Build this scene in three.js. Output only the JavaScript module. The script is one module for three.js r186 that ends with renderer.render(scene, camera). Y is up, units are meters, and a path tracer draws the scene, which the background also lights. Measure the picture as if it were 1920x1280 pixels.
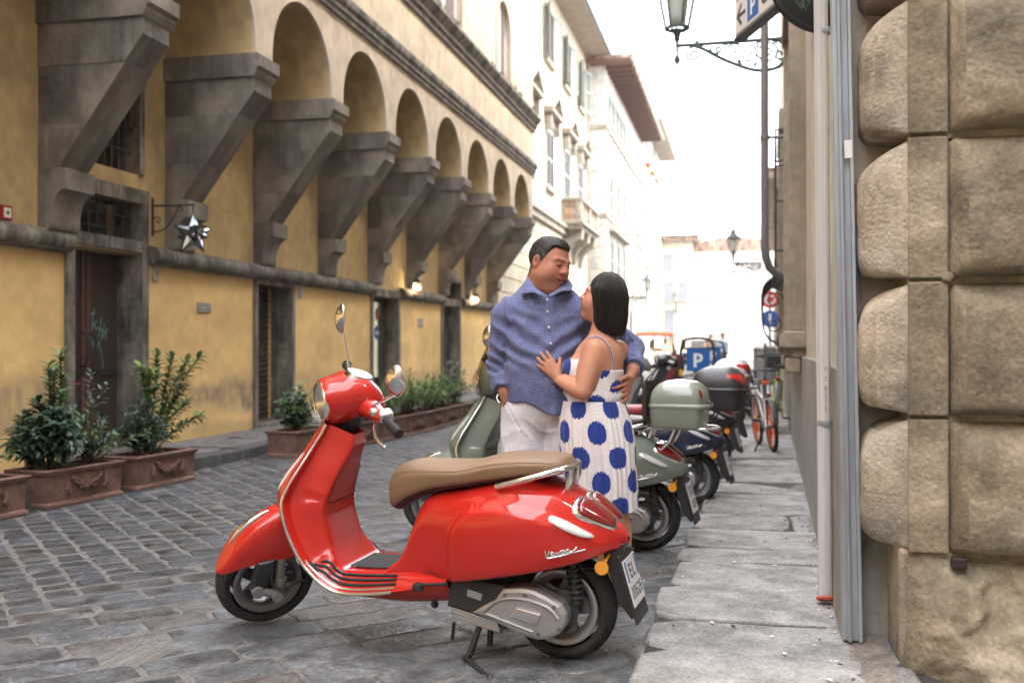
import * as THREE from 'three';
import { mergeGeometries, mergeVertices } from 'three/addons/utils/BufferGeometryUtils.js';
import { RoundedBoxGeometry } from 'three/addons/geometries/RoundedBoxGeometry.js';

// ---------- camera, sky, sun, exposure ----------
const scene = new THREE.Scene();
const camera = new THREE.PerspectiveCamera(37.24, 1024 / 682, 0.05, 400);
camera.rotation.order = 'YXZ';
camera.position.set(0, 1.23, 0);
camera.rotation.set(0.0032, 0.22257, 0);
camera.focus = 4.45;
camera.userData.fStop = 2.2;
camera.updateMatrixWorld();

const renderer = new THREE.WebGLRenderer({ antialias: true });
renderer.toneMapping = THREE.LinearToneMapping;
renderer.toneMappingExposure = 8.0;
renderer.shadowMap.enabled = true;

const SKYW = 256, SKYH = 128, skyData = new Float32Array(SKYW * SKYH * 4);
for (let j = 0; j < SKYH; j++) for (let i = 0; i < SKYW; i++) {
  const el = ((j + 0.5) / SKYH - 0.5) * Math.PI, az = i / SKYW * Math.PI * 2, k = (j * SKYW + i) * 4;
  const cloud = 1 + 0.05 * Math.sin(az * 3 + 1.3 + 2 * Math.sin(el * 4)) * Math.cos(el) + 0.04 * Math.sin(az * 7 + el * 9);
  const b = (el < 0 ? 0.5 : 0.92 + 0.2 * Math.sin(el)) * cloud;
  skyData[k] = b * 0.96; skyData[k + 1] = b * 0.97; skyData[k + 2] = b * 1.03; skyData[k + 3] = 1;
}
const sky = new THREE.DataTexture(skyData, SKYW, SKYH, THREE.RGBAFormat, THREE.FloatType);
sky.mapping = THREE.EquirectangularReflectionMapping;
sky.magFilter = THREE.LinearFilter; sky.needsUpdate = true;
scene.background = sky; scene.environment = sky;

const sun = new THREE.DirectionalLight(0xfff0dc, 1.2);
sun.position.set(22, 34, -20); sun.target.position.set(-4, 0, -20);
sun.castShadow = true; sun.shadow.radius = 34;
sun.shadow.mapSize.set(2048, 2048);
Object.assign(sun.shadow.camera, { left: -50, right: 50, top: 50, bottom: -50, near: 1, far: 160 });
scene.add(sun, sun.target);
scene.fog = new THREE.FogExp2(0xfff6ee, 0.0009);
// ---------- helpers ----------
const V3 = (x, y, z) => new THREE.Vector3(x, y, z);
const lerp = (a, b, t) => a + (b - a) * t, clamp = (x, a = 0, b = 1) => Math.min(b, Math.max(a, x));
const sstep = (a, b, x) => { const t = clamp((x - a) / (b - a)); return t * t * (3 - 2 * t); };
function rng(seed) { let a = seed >>> 0; return () => { a |= 0; a = a + 0x6D2B79F5 | 0; let t = Math.imul(a ^ a >>> 15, 1 | a); t = t + Math.imul(t ^ t >>> 7, 61 | t) ^ t; return ((t ^ t >>> 14) >>> 0) / 4294967296; }; }
const R = rng(77);
const rr = (a, b) => a + (b - a) * R();
function hash3(x, y, z) { let h = Math.imul(x, 374761393) ^ Math.imul(y, 668265263) ^ Math.imul(z, 2147483647 - 1234567); h = Math.imul(h ^ h >>> 13, 1274126177); return ((h ^ h >>> 16) >>> 0) / 4294967296; }
function vnoise(x, y, z, px = 1 << 20, py = 1 << 20) {
  const xi = Math.floor(x), yi = Math.floor(y), zi = Math.floor(z);
  let u = x - xi, v = y - yi, w = z - zi; u = u * u * (3 - 2 * u); v = v * v * (3 - 2 * v); w = w * w * (3 - 2 * w);
  const m = (a, p) => ((a % p) + p) % p, x0 = m(xi, px), x1 = m(xi + 1, px), y0 = m(yi, py), y1 = m(yi + 1, py);
  const L = (a, b, t) => a + (b - a) * t;
  return L(L(L(hash3(x0, y0, zi), hash3(x1, y0, zi), u), L(hash3(x0, y1, zi), hash3(x1, y1, zi), u), v),
    L(L(hash3(x0, y0, zi + 1), hash3(x1, y0, zi + 1), u), L(hash3(x0, y1, zi + 1), hash3(x1, y1, zi + 1), u), v), w) * 2 - 1;
}
function fbm(x, y, z, oct = 4, px = 1 << 20, py = 1 << 20) { let s = 0, a = 0.5; for (let o = 0; o < oct; o++) { s += a * vnoise(x, y, z + o * 17, px, py); x *= 2; y *= 2; z *= 2; px *= 2; py *= 2; a *= 0.5; } return s; }
// textures: fn(u, v) in 0..1 returns grey or [r, g, b]
function tex(n, m, fn, { srgb = true, rep = [1, 1], repeat = true } = {}) {
  const d = new Uint8Array(n * m * 4);
  for (let j = 0; j < m; j++) for (let i = 0; i < n; i++) {
    const c = fn((i + 0.5) / n, (j + 0.5) / m), k = (j * n + i) * 4;
    for (let q = 0; q < 3; q++) d[k + q] = clamp(Array.isArray(c) ? c[q] : c) * 255;
    d[k + 3] = 255;
  }
  const t = new THREE.DataTexture(d, n, m, THREE.RGBAFormat, THREE.UnsignedByteType);
  t.magFilter = THREE.LinearFilter; t.minFilter = THREE.LinearFilter;
  if (repeat) t.wrapS = t.wrapT = THREE.RepeatWrapping;
  t.repeat.set(...rep); if (srgb) t.colorSpace = THREE.SRGBColorSpace; t.needsUpdate = true;
  return t;
}
function again(t, rx, ry = rx) { const c = t.clone(); c.repeat.set(rx, ry); c.needsUpdate = true; return c; }
const PN = (u, v, f, o = 4, z = 0) => fbm(u * f, v * f, z, o, f, f);
const T = {
  plaster: tex(768, 768, (u, v) => 0.86 + 0.15 * PN(u, v, 4, 5, 1) + 0.09 * PN(u, v, 24, 4, 7) + 0.05 * fbm(u * 40, v * 5, 3, 3, 40, 5)),
  plasterB: tex(512, 512, (u, v) => 0.5 + 0.4 * PN(u, v, 8, 5, 4) + 0.2 * PN(u, v, 64, 2, 5), { srgb: false }),
  grain: tex(512, 512, (u, v) => 0.82 + 0.22 * PN(u, v, 6, 5, 11) + 0.16 * PN(u, v, 64, 3, 9)),
  grainB: tex(512, 512, (u, v) => 0.5 + 0.35 * PN(u, v, 16, 5, 21) + 0.3 * PN(u, v, 80, 2, 22), { srgb: false }),
  streak: tex(512, 512, (u, v) => { const a = fbm(u * 24, v * 3, 5, 5, 24, 3), b = PN(u, v, 5, 5, 31), c = PN(u, v, 48, 3, 3); return clamp(0.72 + 0.3 * a + 0.35 * b + 0.12 * c, 0.2, 1); }),
  fleck: tex(512, 512, (u, v) => 0.5 + 0.5 * PN(u, v, 32, 3, 41), { srgb: false }),
};
function M(color, rough = 0.8, o = {}) {
  const { lin, phys, bump, bumpMap, map, rep, ...rest } = o;
  const m = new (phys ? THREE.MeshPhysicalMaterial : THREE.MeshStandardMaterial)({ roughness: rough, ...rest });
  if (Array.isArray(color)) m.color.setRGB(...color); else m.color.set(color);
  if (map) m.map = map;
  if (bumpMap) { m.bumpMap = bumpMap; m.bumpScale = bump; }
  return m;
}
// ---- things, parts, tags ----
const used = new Map();
function numbered(n) { const k = used.get(n) ?? 0; used.set(n, k + 1); return k ? `${n}_${String(k).padStart(3, '0')}` : n; }
function tag(o, label, category, group, kind) { if (label) o.userData.label = label; if (category) o.userData.category = category; if (group) o.userData.group = group; if (kind) o.userData.kind = kind; return o; }
function thing(name, label, category, pos = [0, 0, 0], turn = 0, group) { const o = new THREE.Group(); o.name = numbered(name); o.position.set(...pos); o.rotation.y = turn; scene.add(o); return tag(o, label, category, group); }
function struct(name) { const o = new THREE.Group(); o.name = name; scene.add(o); o.userData.kind = 'structure'; o.userData.label = name.replace(/_/g, ' '); return o; }
function grp(name, parent) { const o = new THREE.Group(); o.name = name; parent.add(o); return o; }
function part(name, geo, mat, parent = scene) {
  const g = Array.isArray(geo) ? merge(geo) : geo;
  const o = new THREE.Mesh(g, mat); o.name = parent === scene ? numbered(name) : name; parent.add(o); return o;
}
function merge(list) {
  const gs = list.map((g) => { g = g.index ? g.toNonIndexed() : g; for (const k of Object.keys(g.attributes)) if (!['position', 'normal', 'uv', 'color'].includes(k)) g.deleteAttribute(k); if (!g.attributes.uv) g.setAttribute('uv', new THREE.BufferAttribute(new Float32Array(g.attributes.position.count * 2), 2)); return g; });
  const c = gs.some((g) => g.attributes.color); if (!c) gs.forEach((g) => g.deleteAttribute('color'));
  return gs.length === 1 ? gs[0] : mergeGeometries(gs);
}
// planar uv in metres by dominant normal
function muv(g, s = 1, off = 0) {
  g = g.index ? g.toNonIndexed() : g; const p = g.attributes.position, n = g.attributes.normal, uv = new Float32Array(p.count * 2);
  const ox = off * 0.37, oy = off * 0.61;
  for (let i = 0; i < p.count; i += 3) {
    let ax = 0, ay = 0, az = 0; for (let k = 0; k < 3; k++) { ax += n.getX(i + k); ay += n.getY(i + k); az += n.getZ(i + k); }
    ax = Math.abs(ax); ay = Math.abs(ay); az = Math.abs(az);
    for (let k = 0; k < 3; k++) {
      const x = p.getX(i + k), y = p.getY(i + k), z = p.getZ(i + k);
      const [a, b] = ax >= ay && ax >= az ? [z, y] : ay >= az ? [x, z] : [x, y];
      uv[(i + k) * 2] = a * s + ox; uv[(i + k) * 2 + 1] = b * s + oy;
    }
  }
  g.setAttribute('uv', new THREE.BufferAttribute(uv, 2)); return g;
}
function bx(w, h, d, x = 0, y = 0, z = 0, r = 0, ry = 0) {
  const g = r ? new RoundedBoxGeometry(w, h, d, 2, Math.min(r, w / 2.01, h / 2.01, d / 2.01)) : new THREE.BoxGeometry(w, h, d);
  if (ry) g.rotateY(ry); g.translate(x, y, z); return muv(g);
}
// box from corner to corner
const bb = (x0, y0, z0, x1, y1, z1, r = 0) => bx(Math.abs(x1 - x0), Math.abs(y1 - y0), Math.abs(z1 - z0), (x0 + x1) / 2, (y0 + y1) / 2, (z0 + z1) / 2, r);
function tube(pts, r, seg = 24, rad = 8, closed = false) {
  const c = new THREE.CatmullRomCurve3(pts.map((p) => Array.isArray(p) ? V3(...p) : p), closed, 'centripetal');
  const g = new THREE.TubeGeometry(c, seg, typeof r === 'number' ? r : 1, rad, closed);
  if (typeof r === 'function') { const p = g.attributes.position; for (let i = 0; i <= seg; i++) { const o = c.getPointAt(i / seg), q = r(i / seg); for (let j = 0; j <= rad; j++) { const k = i * (rad + 1) + j; p.setXYZ(k, o.x + (p.getX(k) - o.x) * q, o.y + (p.getY(k) - o.y) * q, o.z + (p.getZ(k) - o.z) * q); } } g.computeVertexNormals(); }
  return g;
}
function bar(a, b, r, r2 = r, rad = 10) { const A = V3(...a), B = V3(...b), d = B.clone().sub(A), g = new THREE.CylinderGeometry(r2, r, d.length(), rad); g.applyQuaternion(new THREE.Quaternion().setFromUnitVectors(V3(0, 1, 0), d.clone().normalize())); g.translate((A.x + B.x) / 2, (A.y + B.y) / 2, (A.z + B.z) / 2); return g; }
function lathe(pts, seg = 32) { return new THREE.LatheGeometry(pts.map((p) => new THREE.Vector2(...p)), seg); }
function ext(pts, depth, bev = 0, holes = [], curve = 8) {
  const s = pts instanceof THREE.Shape ? pts : new THREE.Shape(pts.map((p) => new THREE.Vector2(...p)));
  for (const h of holes) s.holes.push(h instanceof THREE.Path ? h : new THREE.Path(h.map((p) => new THREE.Vector2(...p))));
  return new THREE.ExtrudeGeometry(s, { depth, bevelEnabled: bev > 0, bevelSize: bev, bevelThickness: bev, bevelSegments: 2, curveSegments: curve });
}
// grid surface f(u, v) -> [x, y, z]; smooth normals, optional closing
function surf(nu, nv, f, { closeU = false, closeV = false, flip = false, uv } = {}) {
  const P = [], UV = [], I = [];
  for (let i = 0; i <= nu; i++) for (let j = 0; j <= nv; j++) { const p = f(i / nu, j / nv); P.push(...p); UV.push(...(uv ? uv(i / nu, j / nv, p) : [i / nu, j / nv])); }
  const id = (i, j) => i * (nv + 1) + j;
  for (let i = 0; i < nu; i++) for (let j = 0; j < nv; j++) { const a = id(i, j), b = id(i + 1, j), c = id(i + 1, j + 1), d = id(i, j + 1); flip ? I.push(a, c, b, a, d, c) : I.push(a, b, c, a, c, d); }
  const g = new THREE.BufferGeometry(); g.setAttribute('position', new THREE.Float32BufferAttribute(P, 3)); g.setAttribute('uv', new THREE.Float32BufferAttribute(UV, 2)); g.setIndex(I); g.computeVertexNormals();
  const n = g.attributes.normal, join = (a, b) => { const v = V3(n.getX(a) + n.getX(b), n.getY(a) + n.getY(b), n.getZ(a) + n.getZ(b)).normalize(); n.setXYZ(a, v.x, v.y, v.z); n.setXYZ(b, v.x, v.y, v.z); };
  if (closeV) for (let i = 0; i <= nu; i++) join(id(i, 0), id(i, nv));
  if (closeU) for (let j = 0; j <= nv; j++) join(id(0, j), id(nu, j));
  return g;
}
// monotone-ish cubic interpolation through [x, y] rows
function curve(rows) {
  const n = rows.length, m = [];
  for (let i = 0; i < n; i++) { const a = rows[Math.max(0, i - 1)], b = rows[Math.min(n - 1, i + 1)]; m.push((b[1] - a[1]) / (b[0] - a[0])); }
  for (let i = 0; i < n - 1; i++) { const d = (rows[i + 1][1] - rows[i][1]) / (rows[i + 1][0] - rows[i][0]); if (d === 0) m[i] = m[i + 1] = 0; else { if (m[i] / d < 0) m[i] = 0; if (m[i + 1] / d < 0) m[i + 1] = 0; if (m[i] / d > 3) m[i] = 3 * d; if (m[i + 1] / d > 3) m[i + 1] = 3 * d; } }
  return (x) => { if (x <= rows[0][0]) return rows[0][1]; if (x >= rows[n - 1][0]) return rows[n - 1][1]; let i = 0; while (x > rows[i + 1][0]) i++; const h = rows[i + 1][0] - rows[i][0], t = (x - rows[i][0]) / h, t2 = t * t, t3 = t2 * t; return (2 * t3 - 3 * t2 + 1) * rows[i][1] + (t3 - 2 * t2 + t) * h * m[i] + (-2 * t3 + 3 * t2) * rows[i + 1][1] + (t3 - t2) * h * m[i + 1]; };
}
// surface nets over a signed distance function
function sdfMesh(f, lo, hi, cell, { color, uv } = {}) {
  const n = [0, 1, 2].map((k) => Math.ceil((hi[k] - lo[k]) / cell) + 1), [nx, ny, nz] = n, D = new Float32Array(nx * ny * nz).fill(1), id = (x, y, z) => x + nx * (y + ny * z), B = 4;
  for (let z = 0; z < nz; z += B) for (let y = 0; y < ny; y += B) for (let x = 0; x < nx; x += B) {
    const c = f(lo[0] + (x + 1.5) * cell, lo[1] + (y + 1.5) * cell, lo[2] + (z + 1.5) * cell), far = Math.abs(c) > cell * 6.5;
    for (let k = z; k < Math.min(nz, z + B); k++) for (let j = y; j < Math.min(ny, y + B); j++) for (let i = x; i < Math.min(nx, x + B); i++) D[id(i, j, k)] = far ? c : f(lo[0] + i * cell, lo[1] + j * cell, lo[2] + k * cell);
  }
  const idx = new Int32Array(nx * ny * nz).fill(-1), P = [], I = [];
  for (let z = 0; z < nz - 1; z++) for (let y = 0; y < ny - 1; y++) for (let x = 0; x < nx - 1; x++) {
    let m = 0, sx = 0, sy = 0, sz = 0, cnt = 0; const d = [];
    for (let k = 0; k < 8; k++) { const q = D[id(x + (k & 1), y + (k >> 1 & 1), z + (k >> 2))]; d.push(q); if (q < 0) m |= 1 << k; }
    if (m === 0 || m === 255) continue;
    for (let a = 0; a < 8; a++) for (let b = 1; b <= 4; b <<= 1) { if (a & b) continue; const c = a | b; if ((d[a] < 0) === (d[c] < 0)) continue; const t = d[a] / (d[a] - d[c]); sx += (a & 1) + (b === 1 ? t : 0); sy += (a >> 1 & 1) + (b === 2 ? t : 0); sz += (a >> 2) + (b === 4 ? t : 0); cnt++; }
    idx[id(x, y, z)] = P.length / 3; P.push(lo[0] + (x + sx / cnt) * cell, lo[1] + (y + sy / cnt) * cell, lo[2] + (z + sz / cnt) * cell);
  }
  const quad = (a, b, c, d, fl) => { if (a < 0 || b < 0 || c < 0 || d < 0) return; fl ? I.push(a, c, b, a, d, c) : I.push(a, b, c, a, c, d); };
  for (let z = 1; z < nz - 1; z++) for (let y = 1; y < ny - 1; y++) for (let x = 1; x < nx - 1; x++) {
    const s = D[id(x, y, z)] < 0;
    if (s !== D[id(x + 1, y, z)] < 0) quad(idx[id(x, y - 1, z - 1)], idx[id(x, y, z - 1)], idx[id(x, y, z)], idx[id(x, y - 1, z)], !s);
    if (s !== D[id(x, y + 1, z)] < 0) quad(idx[id(x - 1, y, z - 1)], idx[id(x - 1, y, z)], idx[id(x, y, z)], idx[id(x, y, z - 1)], !s);
    if (s !== D[id(x, y, z + 1)] < 0) quad(idx[id(x - 1, y - 1, z)], idx[id(x, y - 1, z)], idx[id(x, y, z)], idx[id(x - 1, y, z)], !s);
  }
  const N = [], e = cell * 0.5, C = [], UV = [];
  for (let i = 0; i < P.length; i += 3) {
    const [x, y, z] = [P[i], P[i + 1], P[i + 2]]; let a = f(x + e, y, z) - f(x - e, y, z), b = f(x, y + e, z) - f(x, y - e, z), c = f(x, y, z + e) - f(x, y, z - e); const l = Math.hypot(a, b, c) || 1;
    a /= l; b /= l; c /= l; N.push(a, b, c);
    if (color) C.push(...color(x, y, z, a, b, c)); UV.push(...(uv ? uv(x, y, z, a, b, c) : [x, y]));
  }
  const g = new THREE.BufferGeometry(); g.setAttribute('position', new THREE.Float32BufferAttribute(P, 3)); g.setAttribute('normal', new THREE.Float32BufferAttribute(N, 3)); g.setAttribute('uv', new THREE.Float32BufferAttribute(UV, 2)); if (color) g.setAttribute('color', new THREE.Float32BufferAttribute(C, 3)); g.setIndex(I);
  return g;
}
const capsule = (x, y, z, a, b, ra, rb) => { const bx = b[0] - a[0], by = b[1] - a[1], bz = b[2] - a[2], px = x - a[0], py = y - a[1], pz = z - a[2], t = clamp((px * bx + py * by + pz * bz) / (bx * bx + by * by + bz * bz + 1e-9)); return Math.hypot(px - bx * t, py - by * t, pz - bz * t) - (ra + (rb - ra) * t); };
const ell = (x, y, z, c, r) => { const a = (x - c[0]) / r[0], b = (y - c[1]) / r[1], d = (z - c[2]) / r[2], k0 = Math.hypot(a, b, d), k1 = Math.hypot(a / r[0], b / r[1], d / r[2]); return k1 < 1e-9 ? -Math.min(...r) : k0 * (k0 - 1) / k1; };
const smin = (a, b, k) => { const h = Math.max(k - Math.abs(a - b), 0) / k; return Math.min(a, b) - h * h * k * 0.25; };
const smax = (a, b, k) => -smin(-a, -b, k);
// ---------- ground, road, pavements ----------
const kerbX = (z) => -0.5 - 0.028 * z, wallX = (z) => 0.31 - 0.026 * z;
const mGround = M([0.2, 0.19, 0.18], 0.9, { map: again(T.grain, 60), bumpMap: again(T.grainB, 60), bump: 0.01 });
{ const g = new THREE.PlaneGeometry(700, 700); g.rotateX(-Math.PI / 2); g.translate(0, -0.09, -100); const o = part('ground', g, mGround); tag(o, 'ground', null, null, 'structure'); }
// one worn stone: corner points (x, z), top at y, sunk skirt; vertex colour
function stone(c, y, rnd, col, { inset = 0.011, drop = 0.03, rough = 0.0055, hump = 0.004, corner = 0.12, below = 0.03 } = {}) {
  const ring = [], cx = (c[0][0] + c[1][0] + c[2][0] + c[3][0]) / 4, cz = (c[0][1] + c[1][1] + c[2][1] + c[3][1]) / 4;
  for (let k = 0; k < 4; k++) { const p = c[k], q = c[(k + 1) % 4]; for (const t of [corner, 0.5, 1 - corner]) ring.push([lerp(p[0], q[0], t) + (rnd() - 0.5) * rough * 2, lerp(p[1], q[1], t) + (rnd() - 0.5) * rough * 2]); }
  const n = ring.length, P = [], I = [], tilt = [(rnd() - 0.5) * 0.03, (rnd() - 0.5) * 0.03], H = (x, z) => y + (x - cx) * tilt[0] + (z - cz) * tilt[1];
  const toC = (p, d) => { const l = Math.hypot(cx - p[0], cz - p[1]); return [p[0] + (cx - p[0]) / l * d, p[1] + (cz - p[1]) / l * d]; };
  for (const p of ring) P.push(p[0], y - below, p[1]);
  for (const p of ring) { const q = toC(p, inset * 0.35); P.push(q[0], H(...q) - 0.006, q[1]); }
  for (const p of ring) { const q = toC(p, inset * 1.6); P.push(q[0], H(...q) + (rnd() - 0.5) * hump, q[1]); }
  P.push(cx, y + (rnd() - 0.3) * hump * 2, cz);
  for (let i = 0; i < n; i++) { const j = (i + 1) % n; for (const o of [0, n]) I.push(o + i, o + n + i, o + n + j, o + i, o + n + j, o + j); I.push(2 * n + i, 3 * n, 2 * n + j); }
  const g = new THREE.BufferGeometry(); g.setAttribute('position', new THREE.Float32BufferAttribute(P, 3)); g.setIndex(I); g.computeVertexNormals();
  if (g.attributes.normal.getY(3 * n) < 0) { for (let i = 0; i < I.length; i += 3) [I[i], I[i + 1]] = [I[i + 1], I[i]]; g.setIndex(I); g.computeVertexNormals(); }
  const ro = rnd() * 6.28, ca = Math.cos(ro) * 1, sa = Math.sin(ro), ou = rnd() * 9, ov = rnd() * 9, uv = [], C = [];
  for (let i = 0; i < P.length; i += 3) { uv.push((P[i] * ca - P[i + 2] * sa) * 1.6 + ou, (P[i] * sa + P[i + 2] * ca) * 1.6 + ov); C.push(...col); }
  g.setAttribute('uv', new THREE.Float32BufferAttribute(uv, 2)); g.setAttribute('color', new THREE.Float32BufferAttribute(C, 3));
  return g;
}
const veinT = tex(512, 512, (u, v) => { const w = PN(u, v, 4, 4, 51), l = Math.abs(fbm(u * 6 + w * 1.2, v * 14 + w * 2, 3, 4, 6, 14)); return clamp(0.70 + 0.25 * PN(u, v, 5, 5, 52) + 0.22 * PN(u, v, 40, 3, 53) + 0.35 * sstep(0.05, 0, l) * sstep(0.0, 0.3, PN(u, v, 3, 3, 57)), 0.1, 1); });
const veinB = tex(512, 512, (u, v) => 0.5 + 0.45 * PN(u, v, 8, 5, 61) + 0.25 * PN(u, v, 48, 3, 62), { srgb: false });
const veinR = tex(256, 256, (u, v) => [0, clamp(0.62 + 0.5 * PN(u, v, 6, 4, 71), 0.35, 1), 0], { srgb: false });
const mStone = M([1, 1, 1], 0.85, { vertexColors: true, map: veinT, bumpMap: veinB, bump: 0.012, roughnessMap: veinR });
const mSlab = M([1, 1, 1], 0.95, { vertexColors: true, map: T.grain, bumpMap: veinB, bump: 0.012 });
const mSand = M([0.29, 0.28, 0.27], 0.95, { map: again(T.grain, 30), bumpMap: again(T.grainB, 40), bump: 0.02 });
{
  const road = struct('road'), rnd = rng(5), list = [], A = 0.175, B = 0.205, S2 = Math.SQRT2;
  const g = new THREE.PlaneGeometry(5.6, 110, 1, 1); g.rotateX(-Math.PI / 2); g.translate(-2.9, -0.004, -42); part('joint_sand', g, mSand, road);
  const W = (a, b) => [(a + b) / S2, (b - a) / S2], X0 = -3.2;
  const bEnd = (i) => Math.round((X0 * S2 - (i + 0.5) * A) / B) * B;
  const add = (a0, a1, b0, b1) => {
    const m = W((a0 + a1) / 2, (b0 + b1) / 2); if (m[1] > -0.6 || m[1] < -34 || m[0] < -5.5 || m[0] > kerbX(m[1]) + 0.25) return;
    const gp = 0.004 + rnd() * 0.005, c = [W(a0 + gp, b0 + gp), W(a1 - gp, b0 + gp), W(a1 - gp, b1 - gp), W(a0 + gp, b1 - gp)];
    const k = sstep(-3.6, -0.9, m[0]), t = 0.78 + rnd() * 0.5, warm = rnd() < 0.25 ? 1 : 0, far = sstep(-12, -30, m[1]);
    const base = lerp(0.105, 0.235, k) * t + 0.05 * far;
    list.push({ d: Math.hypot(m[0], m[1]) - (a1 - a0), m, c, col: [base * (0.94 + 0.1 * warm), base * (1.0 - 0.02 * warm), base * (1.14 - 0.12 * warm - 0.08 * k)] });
  };
  for (let i = -150; i < 180; i++) { let b = bEnd(i); while (b > -70) { const l = 0.13 + rnd() * 0.10; if (W(i * A, b)[0] > -6.2 && W(i * A, b)[1] > -45) add(i * A, (i + 1) * A, b - l, b); b -= l; if (W(i * A, b)[0] < -6.5) break; } }
  for (let j = -220; j < 180; j++) {
    const b0 = j * B; let i = -150; while (bEnd(i) > b0 + 1e-6) i++; let a = i * A;
    while (a < 60) { let l = 0.30 + rnd() * 0.28; const w = W(a, b0); if (w[0] > 1.5) break; if (w[1] < -42) break; add(a, a + l, b0, b0 + B); a += l; }
  }
  list.sort((p, q) => p.d - q.d);
  const vis = list.filter((s) => { const x = s.m[0], z = s.m[1], zz = -z * Math.cos(0.2226) - x * Math.sin(0.2226), xx = x * Math.cos(0.2226) - z * Math.sin(0.2226); return zz > 0.5 && Math.abs(xx / zz) < 0.56 && (H1 => H1 < 0.36)(1.23 / zz); });
  const seen = new Set(vis.slice(0, 300)), rest = [];
  let n = 0;
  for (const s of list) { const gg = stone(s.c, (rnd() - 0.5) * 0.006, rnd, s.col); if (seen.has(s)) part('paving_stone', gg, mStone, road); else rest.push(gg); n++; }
  const o = part('paving_stones', rest, mStone, road); o.userData.kind = 'stuff';
}
// right pavement of wide slabs
const mDark = M([0.03, 0.03, 0.032], 0.7);
{
  const sw = struct('pavement'), rnd = rng(9), far = [];
  let z = 1.2; const Y = 0.07;
  const bed = ext([[0, 0], [0, 1]], 1); bed.dispose();
  { const g = surf(60, 1, (u, v) => { const zz = 2 - u * 70; return [v ? wallX(zz) + 0.4 : kerbX(zz) + 0.03, Y - 0.009, zz]; }, { flip: true }); part('joint_sand', muv(g), mSand, sw); }
  while (z > -60) {
    const l = z > -8 ? 0.34 + rnd() * 0.3 : 0.4 + rnd() * 0.4, z1 = z - l, sk = (rnd() - 0.5) * 0.05, g2 = 0.003;
    const xs = [kerbX(z) + (rnd() - 0.5) * 0.05]; if (rnd() < 0.12) xs.push(kerbX(z) + 0.35 + rnd() * 0.3); xs.push(wallX(z) + 0.22);
    for (let k = 0; k + 1 < xs.length; k++) {
      const t = 0.9 + rnd() * 0.22, b = 0.38 * t, col = [b * 1.03, b, b * 0.965];
      const g = stone([[xs[k] + g2, z - g2], [xs[k + 1] - g2, z - g2 + sk], [xs[k + 1] - g2, z1 + g2 + sk], [xs[k] + g2, z1 + g2]], Y + (rnd() - 0.5) * 0.012, rnd, col, { inset: 0.016, below: 0.13, rough: 0.012, hump: 0.006, corner: 0.1 });
      z > -20 ? part('paving_slab', g, mSlab, sw) : far.push(g);
    }
    z = z1;
  }
  const o = part('paving_slabs', far, mSlab, sw); o.userData.kind = 'stuff';
  // sandy dirt gathered along the wall, and bits of litter
  const dirt = surf(220, 6, (u, v) => { const zz = -2.6 - u * 16, w = 0.07 + 0.07 * (0.5 + 0.5 * vnoise(zz * 2.3, 1, 4)) + 0.05 * vnoise(zz * 9, 2, 1); const x = wallX(zz) + 0.12 - v * (w + 0.12); return [x, Y - 0.012 + 0.035 * (1 - v) + 0.012 * vnoise(zz * 20, v * 6, 3) * (1 - v), zz]; });
  const d = part('dirt', muv(dirt), M([0.33, 0.29, 0.25], 0.95, { map: again(T.grain, 2), bumpMap: again(T.grainB, 3), bump: 0.02 }), scene); tag(d, 'sandy dirt gathered along the foot of the wall', 'dirt', null, 'stuff');
  const bits = [], bitsD = [];
  for (let i = 0; i < 180; i++) { const zz = -2.5 - rnd() ** 1.5 * 9, near = rnd() < 0.35, x = near ? wallX(zz) - 0.1 * rnd() - 0.02 : lerp(kerbX(zz) - 0.25, wallX(zz), rnd()), s = 0.003 + rnd() * 0.007, g = new THREE.IcosahedronGeometry(s, 0); g.scale(1 + rnd(), 0.35, 1); g.rotateY(rnd() * 6); g.translate(x, (x > kerbX(zz) ? Y : 0) + 0.006, zz); (rnd() < 0.55 ? bits : bitsD).push(g); }
  tag(part('litter', bits, M([0.62, 0.58, 0.54], 0.9)), 'pale chips of litter scattered over pavement and road edge', 'litter', null, 'stuff');
  tag(part('litter', bitsD, M([0.06, 0.05, 0.045], 0.9)), 'dark crumbs and cigarette ends on the pavement', 'litter', null, 'stuff');
}
// left pavement behind the planters
{
  const sw = struct('left_pavement'), rnd = rng(12), Y = 0.11;
  let z = 4; const far = [];
  while (z > -44) {
    const l = 0.9 + rnd() * 0.5, z1 = z - l, t = 0.85 + rnd() * 0.3;
    const kb = stone([[-5.45, z - 0.006], [-5.21 + (rnd() - .5) * 0.03, z - 0.006], [-5.21 + (rnd() - .5) * 0.03, z1 + 0.006], [-5.45, z1 + 0.006]], Y + rnd() * 0.01, rnd, [0.1 * t, 0.098 * t, 0.097 * t], { inset: 0.03, below: 0.2, rough: 0.02, hump: 0.012 });
    part('kerb_stone', kb, mSlab, sw);
    for (const [x0, x1] of [[-6.5, -5.96], [-5.955, -5.455]]) { const s = 0.85 + rnd() * 0.3; const g = stone([[x0, z - 0.005], [x1, z - 0.005], [x1, z1 + 0.005], [x0, z1 + 0.005]], Y, rnd, [0.19 * s, 0.185 * s, 0.18 * s], { below: 0.2 }); part('paving_slab', g, mSlab, sw); }
    z = z1;
  }
}
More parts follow.
